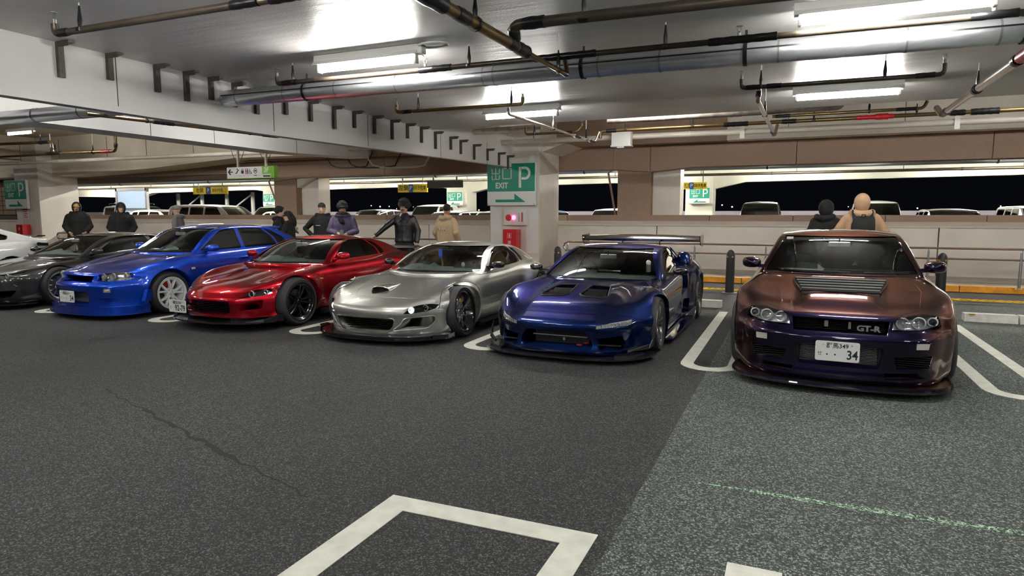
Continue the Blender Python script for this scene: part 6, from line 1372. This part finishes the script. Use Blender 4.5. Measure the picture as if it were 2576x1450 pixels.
# ================================================================ PEOPLE
for n_, c_ in dict(skin=(.50, .27, .18), skin_pale=(.60, .36, .26), hair_black=(.012, .010, .009), cloth_black=(.0055, .0055, .0065), cloth_charcoal=(.035, .035, .038), cloth_purple=(.085, .065, .125), cloth_beige=(.50, .37, .22), cloth_tan=(.42, .26, .155), cloth_grey=(.17, .17, .175), leather=(.009, .0085, .009), denim_black=(.012, .012, .014), shoe=(.03, .03, .03), cap_yellow=(.50, .30, .10), cap_black=(.02, .02, .022), lip_skin=(.36, .14, .10), eye_dark=(.01, .008, .008), logo_white=(.75, .75, .74)).items():
    mat(n_, c_, .32 if n_ == 'leather' else .55 if 'skin' in n_ else .85, bump=0 if 'skin' in n_ or 'eye' in n_ else .55, bscale=11)
def ell(c, a, b, n=16, u=(1, 0, 0), v=(0, 1, 0)):
    c, u, v = Vector(c), Vector(u), Vector(v); return [c+u*(a*math.cos(2*PI*k/n))+v*(b*math.sin(2*PI*k/n)) for k in range(n)]
def limb(b, P, r, n=12, fl=1): b.tube(P, r, n, flat=fl)
def blob(mb, name, m, parent, vox=.012, sm=2, label=None):
    """fuse overlapping volumes into one continuous skin"""
    o = mb.build('blob', m); r = o.modifiers.new('r', 'REMESH'); r.mode = 'VOXEL'; r.voxel_size = vox; r.use_smooth_shade = True
    s = o.modifiers.new('s', 'SMOOTH'); s.factor = .5; s.iterations = sm
    me = eval_mesh(o); me.name = name; me.polygons.foreach_set('use_smooth', [True]*len(me.polygons))
    return obj(name, me, parent, label=label)
def along(a, b, t): return Vector(a)+(Vector(b)-Vector(a))*t
def hand(b, w, d, up, side, curl=.5, sc=1.0):
    """palm plus four fingers and thumb; w wrist, d pointing direction, up = back of hand, side = +1/-1 thumb side"""
    w, d, up = Vector(w), Vector(d).normalized(), Vector(up).normalized(); s = d.cross(up).normalized()*side
    rings = [[w+d*t*sc+s*(ww*math.cos(2*PI*k/10)*sc)+up*(th*math.sin(2*PI*k/10)*sc) for k in range(10)] for t, ww, th in ((-.01, .026, .02), (.03, .036, .019), (.07, .041, .016), (.092, .038, .013))]
    b.loft(rings)
    for i, (o, L) in enumerate(((.029, .072), (.010, .080), (-.009, .074), (-.027, .058))):
        p = w+d*.085*sc+s*o*sc; q = [p]; a = 0
        for k in range(3): a += curl*(.55+.25*k); q.append(q[-1]+(d*math.cos(a)-up*math.sin(a))*L*sc*(.42, .32, .26)[k])
        b.tube([w+d*.05*sc+s*o*sc]+q, [r*sc for r in (.011, .0105, .0095, .009, .0065)], 8)
    p = w+d*.028*sc+s*.03*sc; q = [p, p+(d*.6+s*.75-up*.2).normalized()*.034*sc, p+(d*.6+s*.75-up*.2).normalized()*.034*sc+(d*.95+s*.15-up*.35*curl).normalized()*.03*sc, p+(d*.6+s*.75-up*.2).normalized()*.034*sc+(d*.95+s*.15-up*.5*curl).normalized()*.052*sc]
    b.tube([w+d*.01*sc+s*.012*sc]+q, [r*sc for r in (.014, .013, .0115, .0105, .007)], 8)
def person(label, x, y, face, h, top='cloth_black', legs='denim_black', skin='skin', arms=None, head=(0, 0), bulk=1.0, hood=None, cap=None, hair=None, beard=None, lean=0, stance=.10, group=None, name='person', backview=False):
    """face: heading of the chest in degrees (0 = towards -Y). local frame: +x is the person's left, -y forward"""
    t = thing(name, label, 'person', (x, y, 0), R(face), group); k = h/1.75
    V = lambda a, b, c: Vector((a*k, b*k, c*k))
    hip, che, nek = 0.93, 1.30, 1.46; fy = -lean
    head_c = V(0, -.02-lean*1.25, 1.615); HM = Matrix.Translation(head_c) @ Matrix.Rotation(R(head[0]), 4, 'Z') @ Matrix.Rotation(R(head[1]), 4, 'X')
    sh = [V(s*.162*min(bulk, 1.14), fy*.9+.0, 1.385) for s in (-1, 1)]
    A = []
    for i, s in enumerate((-1, 1)):
        q = (arms or {}).get(s) or [(s*.26, .01, 1.13), (s*.27, -.06, .90)]
        A.append([sh[i], V(*q[0]), V(*q[1])])
    # continuous body
    b = MB()
    b.loft([ell(V(0, fy*t_, z), w*k*.92, d*k*.92) for z, w, d, t_ in ((.86, .15, .11, .1), (.95, .165, .115, .2), (1.08, .145, .10, .45), (1.24, .16, .108, .7), (1.36, .165, .10, .9), (1.44, .11, .075, 1), (1.475, .06, .058, 1.05))])
    b.tube([V(0, fy*1.0, 1.42), V(0, fy*1.1-.005, 1.50), head_c-Vector((0, .0, .05*k))], [.062*k, .055*k, .052*k], 12)
    for i, s in enumerate((-1, 1)):
        L = [V(s*.095, .0, .90), V(s*(.10+stance*.3), -.015, .50), V(s*(.10+stance*.6), .02, .09)]
        b.tube([L[0], along(L[0], L[1], .5), L[1], along(L[1], L[2], .35), L[2]], [.088*k, .075*k, .055*k, .056*k, .04*k], 12)
        b.ball(tuple(V(s*(.10+stance*.6), -.06, .045)), (.042*k, .12*k, .04*k))
        S_, E_, W_ = A[i]; b.tube([S_, along(S_, E_, .5), E_, along(E_, W_, .4), W_], [.056*k, .05*k, .042*k, .04*k, .028*k], 12); b.ball(tuple(S_), .06*k)
        d = (W_-E_).normalized(); upv = (arms or {}).get('up%d' % s, (s*.9, 0, .35)); hand(b, W_+d*.005, d, upv, -s if (arms or {}).get('flip') else s, (arms or {}).get('curl', .45), k)
    # head: skull, jaw, nose, ears
    def H(v): return HM @ (Vector(v)*k)
    b.loft([[H((w*math.cos(2*PI*j/18), yc+d*math.sin(2*PI*j/18), z)) for j in range(18)] for z, w, d, yc in ((-.118, .026, .03, -.052), (-.108, .045, .05, -.04), (-.08, .062, .075, -.022), (-.04, .070, .090, -.008), (.0, .074, .096, 0), (.04, .077, .099, .004), (.08, .070, .09, .006), (.108, .045, .06, .008), (.118, .012, .02, .008))])
    b.loft([[H(p) for p in q] for q in ([(-.008, -.092, .02), (.008, -.092, .02), (.006, -.08, .02), (-.006, -.08, .02)], [(-.013, -.112, -.022), (.013, -.112, -.022), (.018, -.085, -.03), (-.018, -.085, -.03)], [(-.012, -.104, -.036), (.012, -.104, -.036), (.016, -.085, -.036), (-.016, -.085, -.036)])])
    b.tube([H((-.05, -.080, .026)), H((0, -.094, .03)), H((.05, -.080, .026))], .010*k, 6)
    b.tube([H((-.024, -.094, -.062)), H((0, -.1, -.060)), H((.024, -.094, -.062))], .009*k, 6)
    for s in (-1, 1): b.ball(tuple(H((s*.076, .006, -.005))), (.012*k, .02*k, .03*k), M=Matrix.Rotation(R(head[0]), 4, 'Z'))
    body = blob(b, 'body', skin, t, .0085, 2)
    for s in (-1, 1):
        MB().ball(tuple(H((s*.031, -.089, .008))), (.014*k, .008*k, .0075*k), M=Matrix.Rotation(R(head[0]), 4, 'Z')).build('eye', 'logo_white', t, smooth='all'); MB().ball(tuple(H((s*.031, -.0955, .008))), (.0065*k, .004*k, .0065*k)).build('pupil', 'eye_dark', t, smooth='all')
        MB().tube([H((s*.015, -.101, .028)), H((s*.033, -.1, .034)), H((s*.052, -.086, .029))], [.004*k, .0055*k, .003*k], 6).build('eyebrow', 'hair_black', t, smooth='all')
    MB().tube([H((-.026, -.0955, -.061)), H((-.01, -.1055, -.0585)), H((.01, -.1055, -.0585)), H((.026, -.0955, -.061))], [.003*k, .0055*k, .0055*k, .003*k], 6).build('mouth', 'lip_skin', t, smooth='all')
    if beard: 
        MB().tube([H((-.034, -.095, -.052)), H((-.012, -.108, -.043)), H((.012, -.108, -.043)), H((.034, -.095, -.052))], [.004*k, .008*k, .008*k, .004*k], 6).build('moustache', 'hair_black', t, smooth='all')
        if beard == 2: MB().ball(tuple(H((0, -.086, -.095))), (.03*k, .02*k, .022*k)).build('beard', 'hair_black', t, smooth='all')
    # jacket, trousers, shoes
    j = MB()
    hz = .92 if top in ('leather',) else .78
    j.loft([ell(V(0, fy*t_, z), w*k*bulk, d*k*bulk, 20) for z, w, d, t_ in ((hz, .195, .145, 0), (max(.86, hz+.04), .20, .15, .1), (1.0, .188, .142, .35), (1.15, .19, .142, .6), (1.28, .195, .145, .8), (1.37, .178, .125, .95), (1.43, .128, .10, 1.0), (1.475, .085, .082, 1.05), (1.50, .076, .075, 1.05))])
    for i, s in enumerate((-1, 1)):
        S_, E_, W_ = A[i]; j.ball(tuple(S_), .068*k*min(bulk, 1.1))
        j.tube([S_, along(S_, E_, .5), E_, along(E_, W_, .5), along(E_, W_, .93)], [.068*k*bulk, .066*k*bulk, .060*k*bulk, .054*k*bulk, .044*k*bulk], 14)
        for q in (.35, .65, .95): p = along(S_, E_, q); j.ball(tuple(p), .066*k*bulk)
    if hood == 'down' or hood == 'up':
        j.tube([V(-.10, -.06-lean, 1.47), V(-.135, .03-lean, 1.475), V(-.08, .105-lean, 1.455), V(0, .125-lean, 1.44), V(.08, .105-lean, 1.455), V(.135, .03-lean, 1.475), V(.10, -.06-lean, 1.47)], [.03*k, .05*k, .055*k, .06*k, .055*k, .05*k, .03*k], 10)
    if hood == 'scarf': j.tube([V(.115*math.cos(2*PI*q/16), fy*1.1+.105*math.sin(2*PI*q/16), 1.475) for q in range(16)], .05*k, 10, closed=True)
    jk = blob(j, 'jacket', top, t, .014, 3)
    if hood == 'up':
        hb = MB()
        for q in range(9):
            pass
        rings = []
        for yy, sc, dz in ((-.085, .80, -.005), (-.06, .94, .0), (.0, 1.06, .0), (.06, 1.0, -.005), (.11, .72, -.015), (.135, .3, -.02)):
            rings.append([H((.104*sc*math.cos(2*PI*q/20), yy+.01*math.sin(2*PI*q/20), dz+.012+(.128 if math.sin(2*PI*q/20) > 0 else .165)*sc*math.sin(2*PI*q/20))) for q in range(20)])
        inner = [[H((.092*math.cos(2*PI*q/20), yy, .006+(.114 if math.sin(2*PI*q/20) > 0 else .15)*math.sin(2*PI*q/20))) for q in range(20)] for yy in (-.02,)]
        hb.loft([inner[0]]+[[(p-head_c)*.97+head_c for p in rings[0]]]+rings[0:], cap=False); V0 = hb.v; 
        hb.add(rings[-1], [tuple(range(20))]); hb.build('hood', top, t, smooth='all')
    tr = MB()
    tr.loft([ell(V(0, 0, z), w*k, d*k, 16) for z, w, d in ((.80, .17, .125), (.88, .178, .128), (.99, .172, .125))])
    for s in (-1, 1): tr.tube([V(s*.09, 0, .88), V(s*(.095+stance*.15), -.01, .70), V(s*(.10+stance*.3), -.015, .48), V(s*(.10+stance*.6), .015, .07)], [.105*k, .095*k, .078*k, .068*k], 14)
    blob(tr, 'trousers', legs, t, .016, 2)
    for s in (-1, 1):
        c0 = V(s*(.10+stance*.6), -.05, .0); MB().loft([ell(c0+V(0, yy, z), a*k, b_*k, 14) for z, a, b_, yy in ((.0, .048, .135, 0), (.025, .052, .14, 0), (.06, .048, .12, .01), (.09, .042, .07, .055), (.12, .04, .05, .07))]).build('shoe', 'shoe', t, smooth=60)
    # hair and caps
    if hair:
        hh = MB(); m_ = hair.get('m', 'hair_black'); th = hair.get('th', .018)
        hh.ball(tuple(H((0, .03, .042))), ((.078+th)*k, (.098+th)*k, (.088+th)*k), 18, 12, M=Matrix.Rotation(R(head[0]), 4, 'Z') @ Matrix.Rotation(R(head[1]), 4, 'X'))
        rg = random.Random(int(x*100)); n_ = hair.get('n', 46)
        for q in range(n_):
            a = rg.uniform(0, 2*PI); e_ = rg.uniform(-.15, 1.5); d = Vector((math.cos(a)*math.cos(e_), math.sin(a)*math.cos(e_)*1.2, math.sin(e_)))
            if d.y < -.15 and d.z < .72: continue
            hh.ball(tuple(H(Vector((0, .014, .032))+Vector((d.x*(.075+th*.7), d.y*(.088+th*.6), d.z*(.082+th*.8))))), hair.get('r', .03)*k*rg.uniform(.7, 1.2), 8, 6)
        if hair.get('long'):
            hh.tube([H((0, .08, .03)), H((0, .115, -.08)), H((0, .125, -.2)), H((0, .12, -.3))], [.075*k, .085*k, .075*k, .04*k], 12)
            for s in (-1, 1): hh.tube([H((s*.07, .0, .05)), H((s*.085, .02, -.06)), H((s*.08, .05, -.2))], [.03*k, .035*k, .025*k], 8)
        if hair.get('fringe'): hh.tube([H((-.07, -.06, .05)), H((-.03, -.1, .052)), H((.03, -.1, .052)), H((.07, -.06, .05))], [.022*k, .024*k, .024*k, .022*k], 8)
        blob(hh, 'hair', m_, t, .009, 1)
    if cap:
        cb = MB(); m_, kind = cap; MR = Matrix.Rotation(R(head[0]), 4, 'Z') @ Matrix.Rotation(R(head[1]), 4, 'X')
        cb.loft([[H((w*math.cos(2*PI*j_/20), .008+d*math.sin(2*PI*j_/20), z)) for j_ in range(20)] for z, w, d in ((.028, .086, .108), (.06, .086, .107), (.095, .074, .092), (.125, .045, .058), (.137, .01, .014))])
        if kind in ('cap', 'back'):
            s_ = -1 if kind == 'cap' else 1
            cb.loft([[H((xx, .008+s_*(.095*math.sqrt(max(0, 1-(xx/.09)**2))+e_), .036-.012*(abs(xx)/.07)**2-(.012 if e_ > .03 else 0)+dz)) for e_, dz in ((-.02, 0), (.075*math.sqrt(max(0, 1-(xx/.088)**2)), 0), (.075*math.sqrt(max(0, 1-(xx/.088)**2)), .008), (-.02, .01))] for xx in (-.078, -.06, -.03, 0, .03, .06, .078)])
        elif kind == 'beanie': cb.tube([H((.089*math.cos(2*PI*j_/24), .008+.111*math.sin(2*PI*j_/24), .03)) for j_ in range(24)], .014*k, 8, closed=True)
        cb.build('cap', m_, t, smooth=50)
    return t, H, V, A, k
def face_cam(x, y): return math.degrees(math.atan2(x, -y)) if False else math.degrees(math.atan2(-(0-x), (0-y)))  # heading that looks back to the viewer
def heading(x, y): # rotation about z so that local -y points to the origin
    return math.degrees(math.atan2(x, -y))-180 if False else math.degrees(math.atan2(-x, y))*-1
P_ = person
hd = lambda x, y: math.degrees(math.atan2(0-x, -(0-y)))   # local (0,-1) turned by a gives (sin a, -cos a)
pk = {-1: [(-.27, -.03, 1.12), (-.17, -.16, .97)], 1: [(.27, -.03, 1.12), (.17, -.16, .97)], 'curl': .9}
x, y = -17.75, 11.5; P_('bearded person in black hooded coat and yellow peaked cap at left', x, y, hd(x, y)-6, 1.83, 'cloth_black', arms=pk, bulk=1.25, hood='up', cap=('cap_yellow', 'cap'), beard=2, head=(4, 3))
x, y = -16.0, 11.5; t, H, V, A, k = P_('smiling person in plain black hoodie and black cap, second from left', x, y, hd(x, y), 1.81, 'cloth_black', arms=pk, bulk=1.22, hood='up', cap=('cap_black', 'cap'), skin='skin_pale', head=(2, 2))
x, y = -15.05, 12.4; P_('person in grey sweater and knitted grey beanie seen in profile', x, y, -62, 1.75, 'cloth_grey', bulk=1.02, hood='down', cap=('cloth_grey', 'beanie'), skin='skin_pale', head=(-14, 4), beard=1)
# hugging couple
x, y = -11.72, 12.55; P_('dark haired person in black puffer hugging someone, back to the viewer', x, y, 128, 1.69, 'cloth_black', arms={-1: [(-.25, -.12, 1.2), (-.10, -.34, 1.2)], 1: [(.22, -.16, 1.18), (.06, -.36, 1.12)], 'curl': .6}, bulk=1.18, hood='down', hair=dict(th=.02), head=(10, 8), skin='skin_pale')
b = MB().tube([(.14, .16, 1.27), (.20, .17, 1.275)], .014, 8); 
x, y = -11.18, 12.28; P_('long haired person in black puffer being hugged beside the wall', x, y, -60, 1.57, 'cloth_black', arms={-1: [(-.24, -.1, 1.15), (-.08, -.30, 1.22)], 1: [(.24, -.10, 1.15), (.10, -.30, 1.2)], 'curl': .6}, bulk=1.16, hood='down', hair=dict(th=.014, long=True, fringe=True), head=(22, 12), skin='skin_pale')
x, y = -9.85, 11.9; t, H, V, A, k = P_('person in black sweatshirt and black cap with a hand on hip', x, y, hd(x, y)-14, 1.77, 'cloth_black', arms={-1: [(-.40, .06, 1.16), (-.21, -.05, 1.0)], 1: [(.30, .06, 1.16), (.2, -.06, 1.0)], 'curl': .7}, bulk=1.05, cap=('cap_black', 'back'), skin='skin_pale', head=(6, 2), hood='down')
MB().box((-.06, -.158*k, 1.24*k), (.10, .004, .012)).build('chest_print', 'logo_white', t)
x, y = -8.80, 11.3; t, H, V, A, k = P_('person in purple hoodie and black scarf looking down at a phone', x, y, hd(x, y)-8, 1.76, 'cloth_purple', arms={-1: [(-.27, -.10, 1.14), (-.06, -.33, 1.10)], 1: [(.27, -.08, 1.13), (.09, -.32, 1.08)], 'curl': .9, 'up-1': (-.3, -.5, .8), 'up1': (.3, -.5, .8)}, bulk=1.14, hair=dict(th=.028, r=.034, fringe=True), head=(12, 15), lean=.05, hood='scarf')
j = MB().tube([V(.10*math.cos(2*PI*q/16), -.06+.10*math.sin(2*PI*q/16), 1.475-.03*math.sin(2*PI*q/16)) for q in range(16)], .052*k, 10, closed=True); j.tube([V(-.05, -.15, 1.42), V(0, -.175, 1.33), V(.05, -.165, 1.28)], [.05, .06, .04], 10); blob(j, 'scarf', 'cloth_black', t, .012, 2)
ph = MB().box((0, 0, 0), (.075, .012, .15), bev=.005).build('phone', 'black_gloss', loc=tuple(t.matrix_basis @ V(.02, -.43, 1.12)), rot=(-.7, 0, R(hd(x, y)-8))); tag(ph, 'black phone held by the person in the purple hoodie', 'phone')
x, y = -7.18, 11.15; t, H, V, A, k = P_('person in black leather jacket with a moustache reaching one arm out', x, y, hd(x, y)-10, 1.79, 'leather', arms={-1: [(-.36, -.13, 1.22), (-.54, -.25, 1.04)], 1: [(.27, .0, 1.14), (.25, -.08, .89)], 'curl': .55}, bulk=1.0, hair=dict(th=.034, r=.036, n=70), beard=1, head=(-8, 10))
MB().loft([[V(-.085, -.10, 1.47), V(-.02, -.150, 1.38), V(-.10, -.148, 1.30), V(-.14, -.125, 1.40)], [V(-.085, -.115, 1.475), V(-.02, -.163, 1.38), V(-.10, -.162, 1.30), V(-.14, -.14, 1.40)]]).loft([[V(.085, -.10, 1.47), V(.02, -.150, 1.38), V(.10, -.148, 1.30), V(.14, -.125, 1.40)], [V(.085, -.115, 1.475), V(.02, -.163, 1.38), V(.10, -.162, 1.30), V(.14, -.14, 1.40)]]).tube([V(-.01, -.152, 1.34), V(-.02, -.152, 1.1), V(-.03, -.15, .84)], .005, 6).build('lapel', 'leather', t, smooth=40)
x, y = -6.80, 12.2; t, H, V, A, k = P_('person in beige hoodie with white back print and dark cap, seen from behind', x, y, 172, 1.72, 'cloth_beige', bulk=1.18, hood='down', cap=('cloth_charcoal', 'cap'), head=(32, 12), skin='skin', hair=dict(th=.004, n=10), arms={-1: [(-.29, .02, 1.12), (-.24, -.1, .92)], 1: [(.29, .02, 1.12), (.24, -.1, .92)]})
P0 = [(-.11, 1.185), (-.07, 1.225), (-.05, 1.18), (-.02, 1.235), (.0, 1.185), (.03, 1.24), (.05, 1.19), (.09, 1.245), (.12, 1.21)]
yb = lambda q, z: .172*k*math.sqrt(max(.2, 1-(q/.26)**2))+.006
MB().tube([(q*k, yb(q, z), z*k) for q, z in P0], .006, 6).tube([(q*k, yb(q, 1.15), (1.165+q*.1)*k) for q in (-.09, 0, .09)], .004, 6).tube([(0, yb(0, 1.1), 1.12*k), (0, yb(0, 1.1), 1.08*k)], .009, 6).build('back_print', 'logo_white', t, smooth='all')
x, y = .96, 11.5; t, H, V, A, k = P_('person in tan hooded jacket wearing a black backpack, back to the viewer', x, y, 183, 1.82, 'cloth_tan', bulk=1.12, hood='up', head=(-8, 4), arms={-1: [(-.33, -.02, 1.16), (-.20, -.2, 1.06)], 1: [(.33, -.02, 1.16), (.20, -.2, 1.06)], 'curl': .8})
bp_ = thing('backpack', 'black backpack worn by the person in the tan hooded jacket', 'backpack', (x, y, 0), R(183))
MB().loft([[(sx*a*k, yy*k, z*k) for sx, yy in ((-1, .135), (-1, .135+d_*.75), (-.8, .135+d_), (.8, .135+d_), (1, .135+d_*.75), (1, .135))] for z, a, d_ in ((.90, .14, .10), (.94, .155, .13), (1.15, .155, .14), (1.30, .15, .13), (1.38, .12, .09), (1.40, .10, .05))]).build('bag', 'cloth_black', bp_, smooth=50)
MB().loft([[(sx*a*k, (.255+dd)*k, z*k) for sx, dd in ((-1, 0), (-.9, .025), (.9, .025), (1, 0))] for z, a in ((.95, .11), (1.12, .11))]).build('pocket', 'cloth_charcoal', bp_, smooth=40); MB().loft([[(sx*.145*k, yy*k, z*k) for sx in (-1, 1)]+[(sx*.145*k, (yy+.012)*k, z*k) for sx in (1, -1)] for yy, z in ((.15, 1.415), (.24, 1.37), (.285, 1.27), (.288, 1.20))]).build('flap', 'cloth_black', bp_, smooth=40)
for s in (-1, 1): MB().tube([(s*.11*k, .16*k, 1.38*k), (s*.13*k, .08*k, 1.485*k), (s*.14*k, -.06*k, 1.50*k), (s*.15*k, -.165*k, 1.36*k), (s*.19*k, -.13*k, 1.1*k), (s*.17*k, .1*k, .98*k)], .02, 8, flat=1.6).build('strap', 'cloth_black', bp_, smooth=True)
MB().tube([(-.03*k, .2*k, 1.39*k), (-.02*k, .2*k, 1.44*k), (.02*k, .2*k, 1.44*k), (.03*k, .2*k, 1.39*k)], .008, 6).build('grab_handle', 'cloth_black', bp_)
x, y = .48, 12.15; P_('person in black standing close beside the tan jacket, mostly hidden', x, y, 158, 1.74, 'cloth_black', bulk=1.08, hood='up', head=(-15, 8))
# ================================================================ CARS ON THE FAR DECK
paint('paint_pearl', (.72, .72, .70), None, .1, .3); paint('paint_far_silver', (.45, .46, .47), None, .6, .3); paint('paint_far_dark', (.02, .022, .026), None, .3, .3); paint('paint_far_blue', (.05, .12, .35), None, .5, .3)
def far_spec(kind, **k):
    W, H, L, y0, yr, y1, hz, bz = dict(van=(.735, 1.78, 3.4, .40, 1.15, 3.38, .98, 1.02), minivan=(.86, 1.78, 4.7, .95, 1.9, 4.66, 1.0, 1.03), wagon=(.85, 1.50, 4.5, 1.15, 2.05, 4.4, .90, .95), suv=(.93, 1.84, 4.8, 1.25, 2.1, 4.7, 1.08, 1.12))[kind]
    t = .10 if kind != 'wagon' else .30
    c = dict(name=dict(van='kei_van', minivan='minivan', wagon='estate_car', suv='off_road_car')[kind], label='x', x=0, y=0, L=L, paint='paint_pearl', inside=False, panels=[],
        w=[(0, W*.9), (.7, W), (L-.6, W), (L, W*.93)], zc=[(0, hz*.78), (.25, hz*.92), (y0, hz), (y0+.6, bz), (L, bz)], zh=[(0, hz*.77), (.25, hz*.91), (y0, hz-.01), (L, bz-.01)], zs=[(0, hz*.74), (.3, hz*.88), (y0, hz-.03), (L, bz-.03)],
        zm=[(0, .55), (L, .62)], zb=[(0, .22), (L, .26)], ch=.6, cs=.9, k4=(.97, .2), sweep=(.10, .22, 7), nose=[(.2, .08), (.4, 0), (.7, .06), (1.0, .15)], rsweep=(.04, .12), arches=[(.75 if kind == 'van' else .95, .31, .33), (L-.65 if kind == 'van' else L-.95, .31, .33)], bulge=[],
        cab=dict(y0=y0, y1=y1, ymid=(yr+y1)/2, zt=[(y0, hz-.03), (y0+.12, hz+.10), ((y0+yr)/2, hz+(H-hz)*.62), (yr, H-.05), ((yr+y1)/2, H), (y1-t-.25, H-.02), (y1-t, H-.10), (y1, bz+.02)], zb=[(y0, hz-.03), (y1, bz-.02)], wb=[(y0, W*.90), (yr, W*.96), (y1-.2, W*.96), (y1, W*.88)], tumble=.22 if kind != 'wagon' else .34, rad=.07, crown=.04, sw=.15, rw=.04,
            ws=[(W*.84, hz+.06), (W*.74, H-.11)], rw_poly=[(W*.80, bz+.08), (W*.72, H-.14)],
            side=[rnd([(yr-.5, bz+.03), (yr-.02, H-.13), (yr+.62, H-.12), (yr+.62, bz+.03)], .04), rnd([(yr+.70, bz+.03), (yr+.70, H-.12), (yr+1.45, H-.12), (yr+1.45, bz+.03)], .04)]+([rnd([(yr+1.53, bz+.04), (yr+1.53, H-.12), (min(y1-t-.12, yr+2.4), H-.14), (min(y1-.3, yr+2.5), bz+.05)], .04)] if kind != 'van' else []), mir_y=0, mir_z=0),
        wheels=[(W-.12, .75 if kind == 'van' else .95, .30, ('six', 'flat'), .30, .18, .20, 'rim_silver', 'rim_silver', 'disc_iron', 0, 0), (W-.12, L-.65 if kind == 'van' else L-.95, .30, ('six', 'flat'), .30, .18, .20, 'rim_silver', 'rim_silver', 'disc_iron', 0, 0)])
    c.update(k); return c
PR = {}
for kd in ('van', 'minivan', 'wagon', 'suv'):
    c = far_spec(kd); car = build_car(c); PR[kd] = car; W = c['w'][1][1]
    for s in (-1, 1):
        mirror(car, s*W*.93, c['cab']['y0']+.42, c['cab']['zb'][0][1]+.16, s, 'black_gloss', .15, .15, .08, arm=.03)
        MB().loft([[(s*(W*.55), on_body(c, s*W*.55, .66)-.004, .60), (s*W*.86, on_body(c, s*W*.86, .66)-.004, .62), (s*W*.86, on_body(c, s*W*.86, .72)-.004, .74), (s*W*.55, on_body(c, s*W*.55, .7)-.004, .70)], [(s*W*.55, .3, .60), (s*W*.86, .35, .62), (s*W*.86, .35, .74), (s*W*.55, .3, .70)]]).build('headlight', 'lens_white', car)
        MB().span((s*W*.78, c['L']-.12, .75), (s*W*.93, c['L']-.03, 1.0), bev=.02).build('tail_lamp', 'lens_red', car)
    if kd == 'suv':
        b = MB()
        for s in (-1, 1): b.tube([(s*.62, 2.2, 1.86), (s*.62, 2.2, 1.93), (s*.62, 4.3, 1.93), (s*.62, 4.3, 1.86)], .022, 6)
        for y in (2.3, 2.8, 3.3, 3.8, 4.2): b.tube([(-.62, y, 1.93), (.62, y, 1.93)], .018, 6)
        b.build('roof_rack', 'black', car); MB().loft([[(-.25, y, 1.95), (-.25, y, 2.0), (.0, y, 2.03), (.3, y, 2.0), (.3, y, 1.95)] for y in (3.0, 4.4)]).build('roof_board', 'kerb_orange', car)
        MB().box((.55, 4.86, .95), (.3, .16, .42), bev=.03).build('fuel_can', 'lens_red', car); MB().tube([(.86, 4.76, .5), (.86, 4.76, 1.75)], .02, 6).tube([(.66, 4.76, .5), (.66, 4.76, 1.75)], .02, 6).build('ladder', 'black', car)
used = set()
FAR = [('van', -1.08, 22.6, 0, 'paint_far_dark', 1.0, 'black boxy van front beyond the wall left of the tan jacket'), ('van', 2.42, 22.6, 0, None, 1.0, 'white boxy van with a yellow plate beyond the wall right of tan jacket'),
    ('wagon', -7.75, 21.8, 24, 'paint_far_blue', 1.0, 'blue and white estate car just right of the centre column beyond the wall'), ('minivan', -6.45, 22.6, 0, None, .88, 'white minivan roof between centre column and brown pillar'),
    ('wagon', 4.6, 22.5, 0, 'paint_far_dark', 1.02, 'dark estate car far right beyond the wall'), ('minivan', 6.7, 22.0, 0, 'paint_far_silver', .9, 'silver car at the right edge beyond the wall'),
    ('wagon', -11.2, 22.0, 0, None, 1.0, 'white estate car roof just left of the centre column beyond the wall'), ('van', -14.8, 24.0, 6, None, 1.0, 'white boxy van behind the person in leather jacket'),
    ('wagon', -18.9, 23.6, 80, None, 1.0, 'white estate car side on behind the person in purple hoodie'), ('wagon', -13.2, 21.8, 0, 'paint_far_silver', 1.0, 'silver estate car roof behind the leather jacket person'), ('minivan', -19.9, 26.2, 4, 'paint_far_dark', .9, 'dark minivan behind the person in black cap'),
    ('minivan', -19.8, 20.4, 92, 'paint_far_silver', .98, 'silver grey minivan seen side on above the bright blue saloon'), ('minivan', -26.6, 26.6, 15, None, 1.02, 'white minivan behind the silver grey minivan'),
    ('suv', -31.6, 25.6, 88, 'paint_far_dark', 1.0, 'dark off road car with roof rack and red fuel can behind the hooded people'), ('wagon', -26.0, 22.6, 84, None, 1.05, 'white estate car beside the grey beanie person')]
for kd, x, y, rz, pt, sc_, lab in FAR:
    if kd not in used: o = PR[kd]; used.add(kd)
    else: o = copy_tree(PR[kd])
    for ch in list(o.children_recursive):
        for sl in ch.material_slots:
            if sl.material and (sl.material.name == 'paint_pearl' or sl.material.name.startswith('paint_far')): sl.link = 'OBJECT'; sl.material = MAT[pt or 'paint_pearl']
    o.location = (x, y, .18); o.rotation_euler = (0, 0, R(rz)); o.scale = (sc_, sc_, sc_); o['label'] = lab; o['category'] = 'car'; o['group'] = 'cars on the far deck'
t = [q for q in COL.objects if q.get('label', '').startswith('white boxy van with a yellow')][0]
MB().span((-.17, -.06, .50), (.17, -.04, .66)).build('licence_plate', 'sign_yellow', t)
MB().tube([(0, .36, 1.02), (.3, .36, 1.03)], .012, 6).build('wiper', 'black', t)
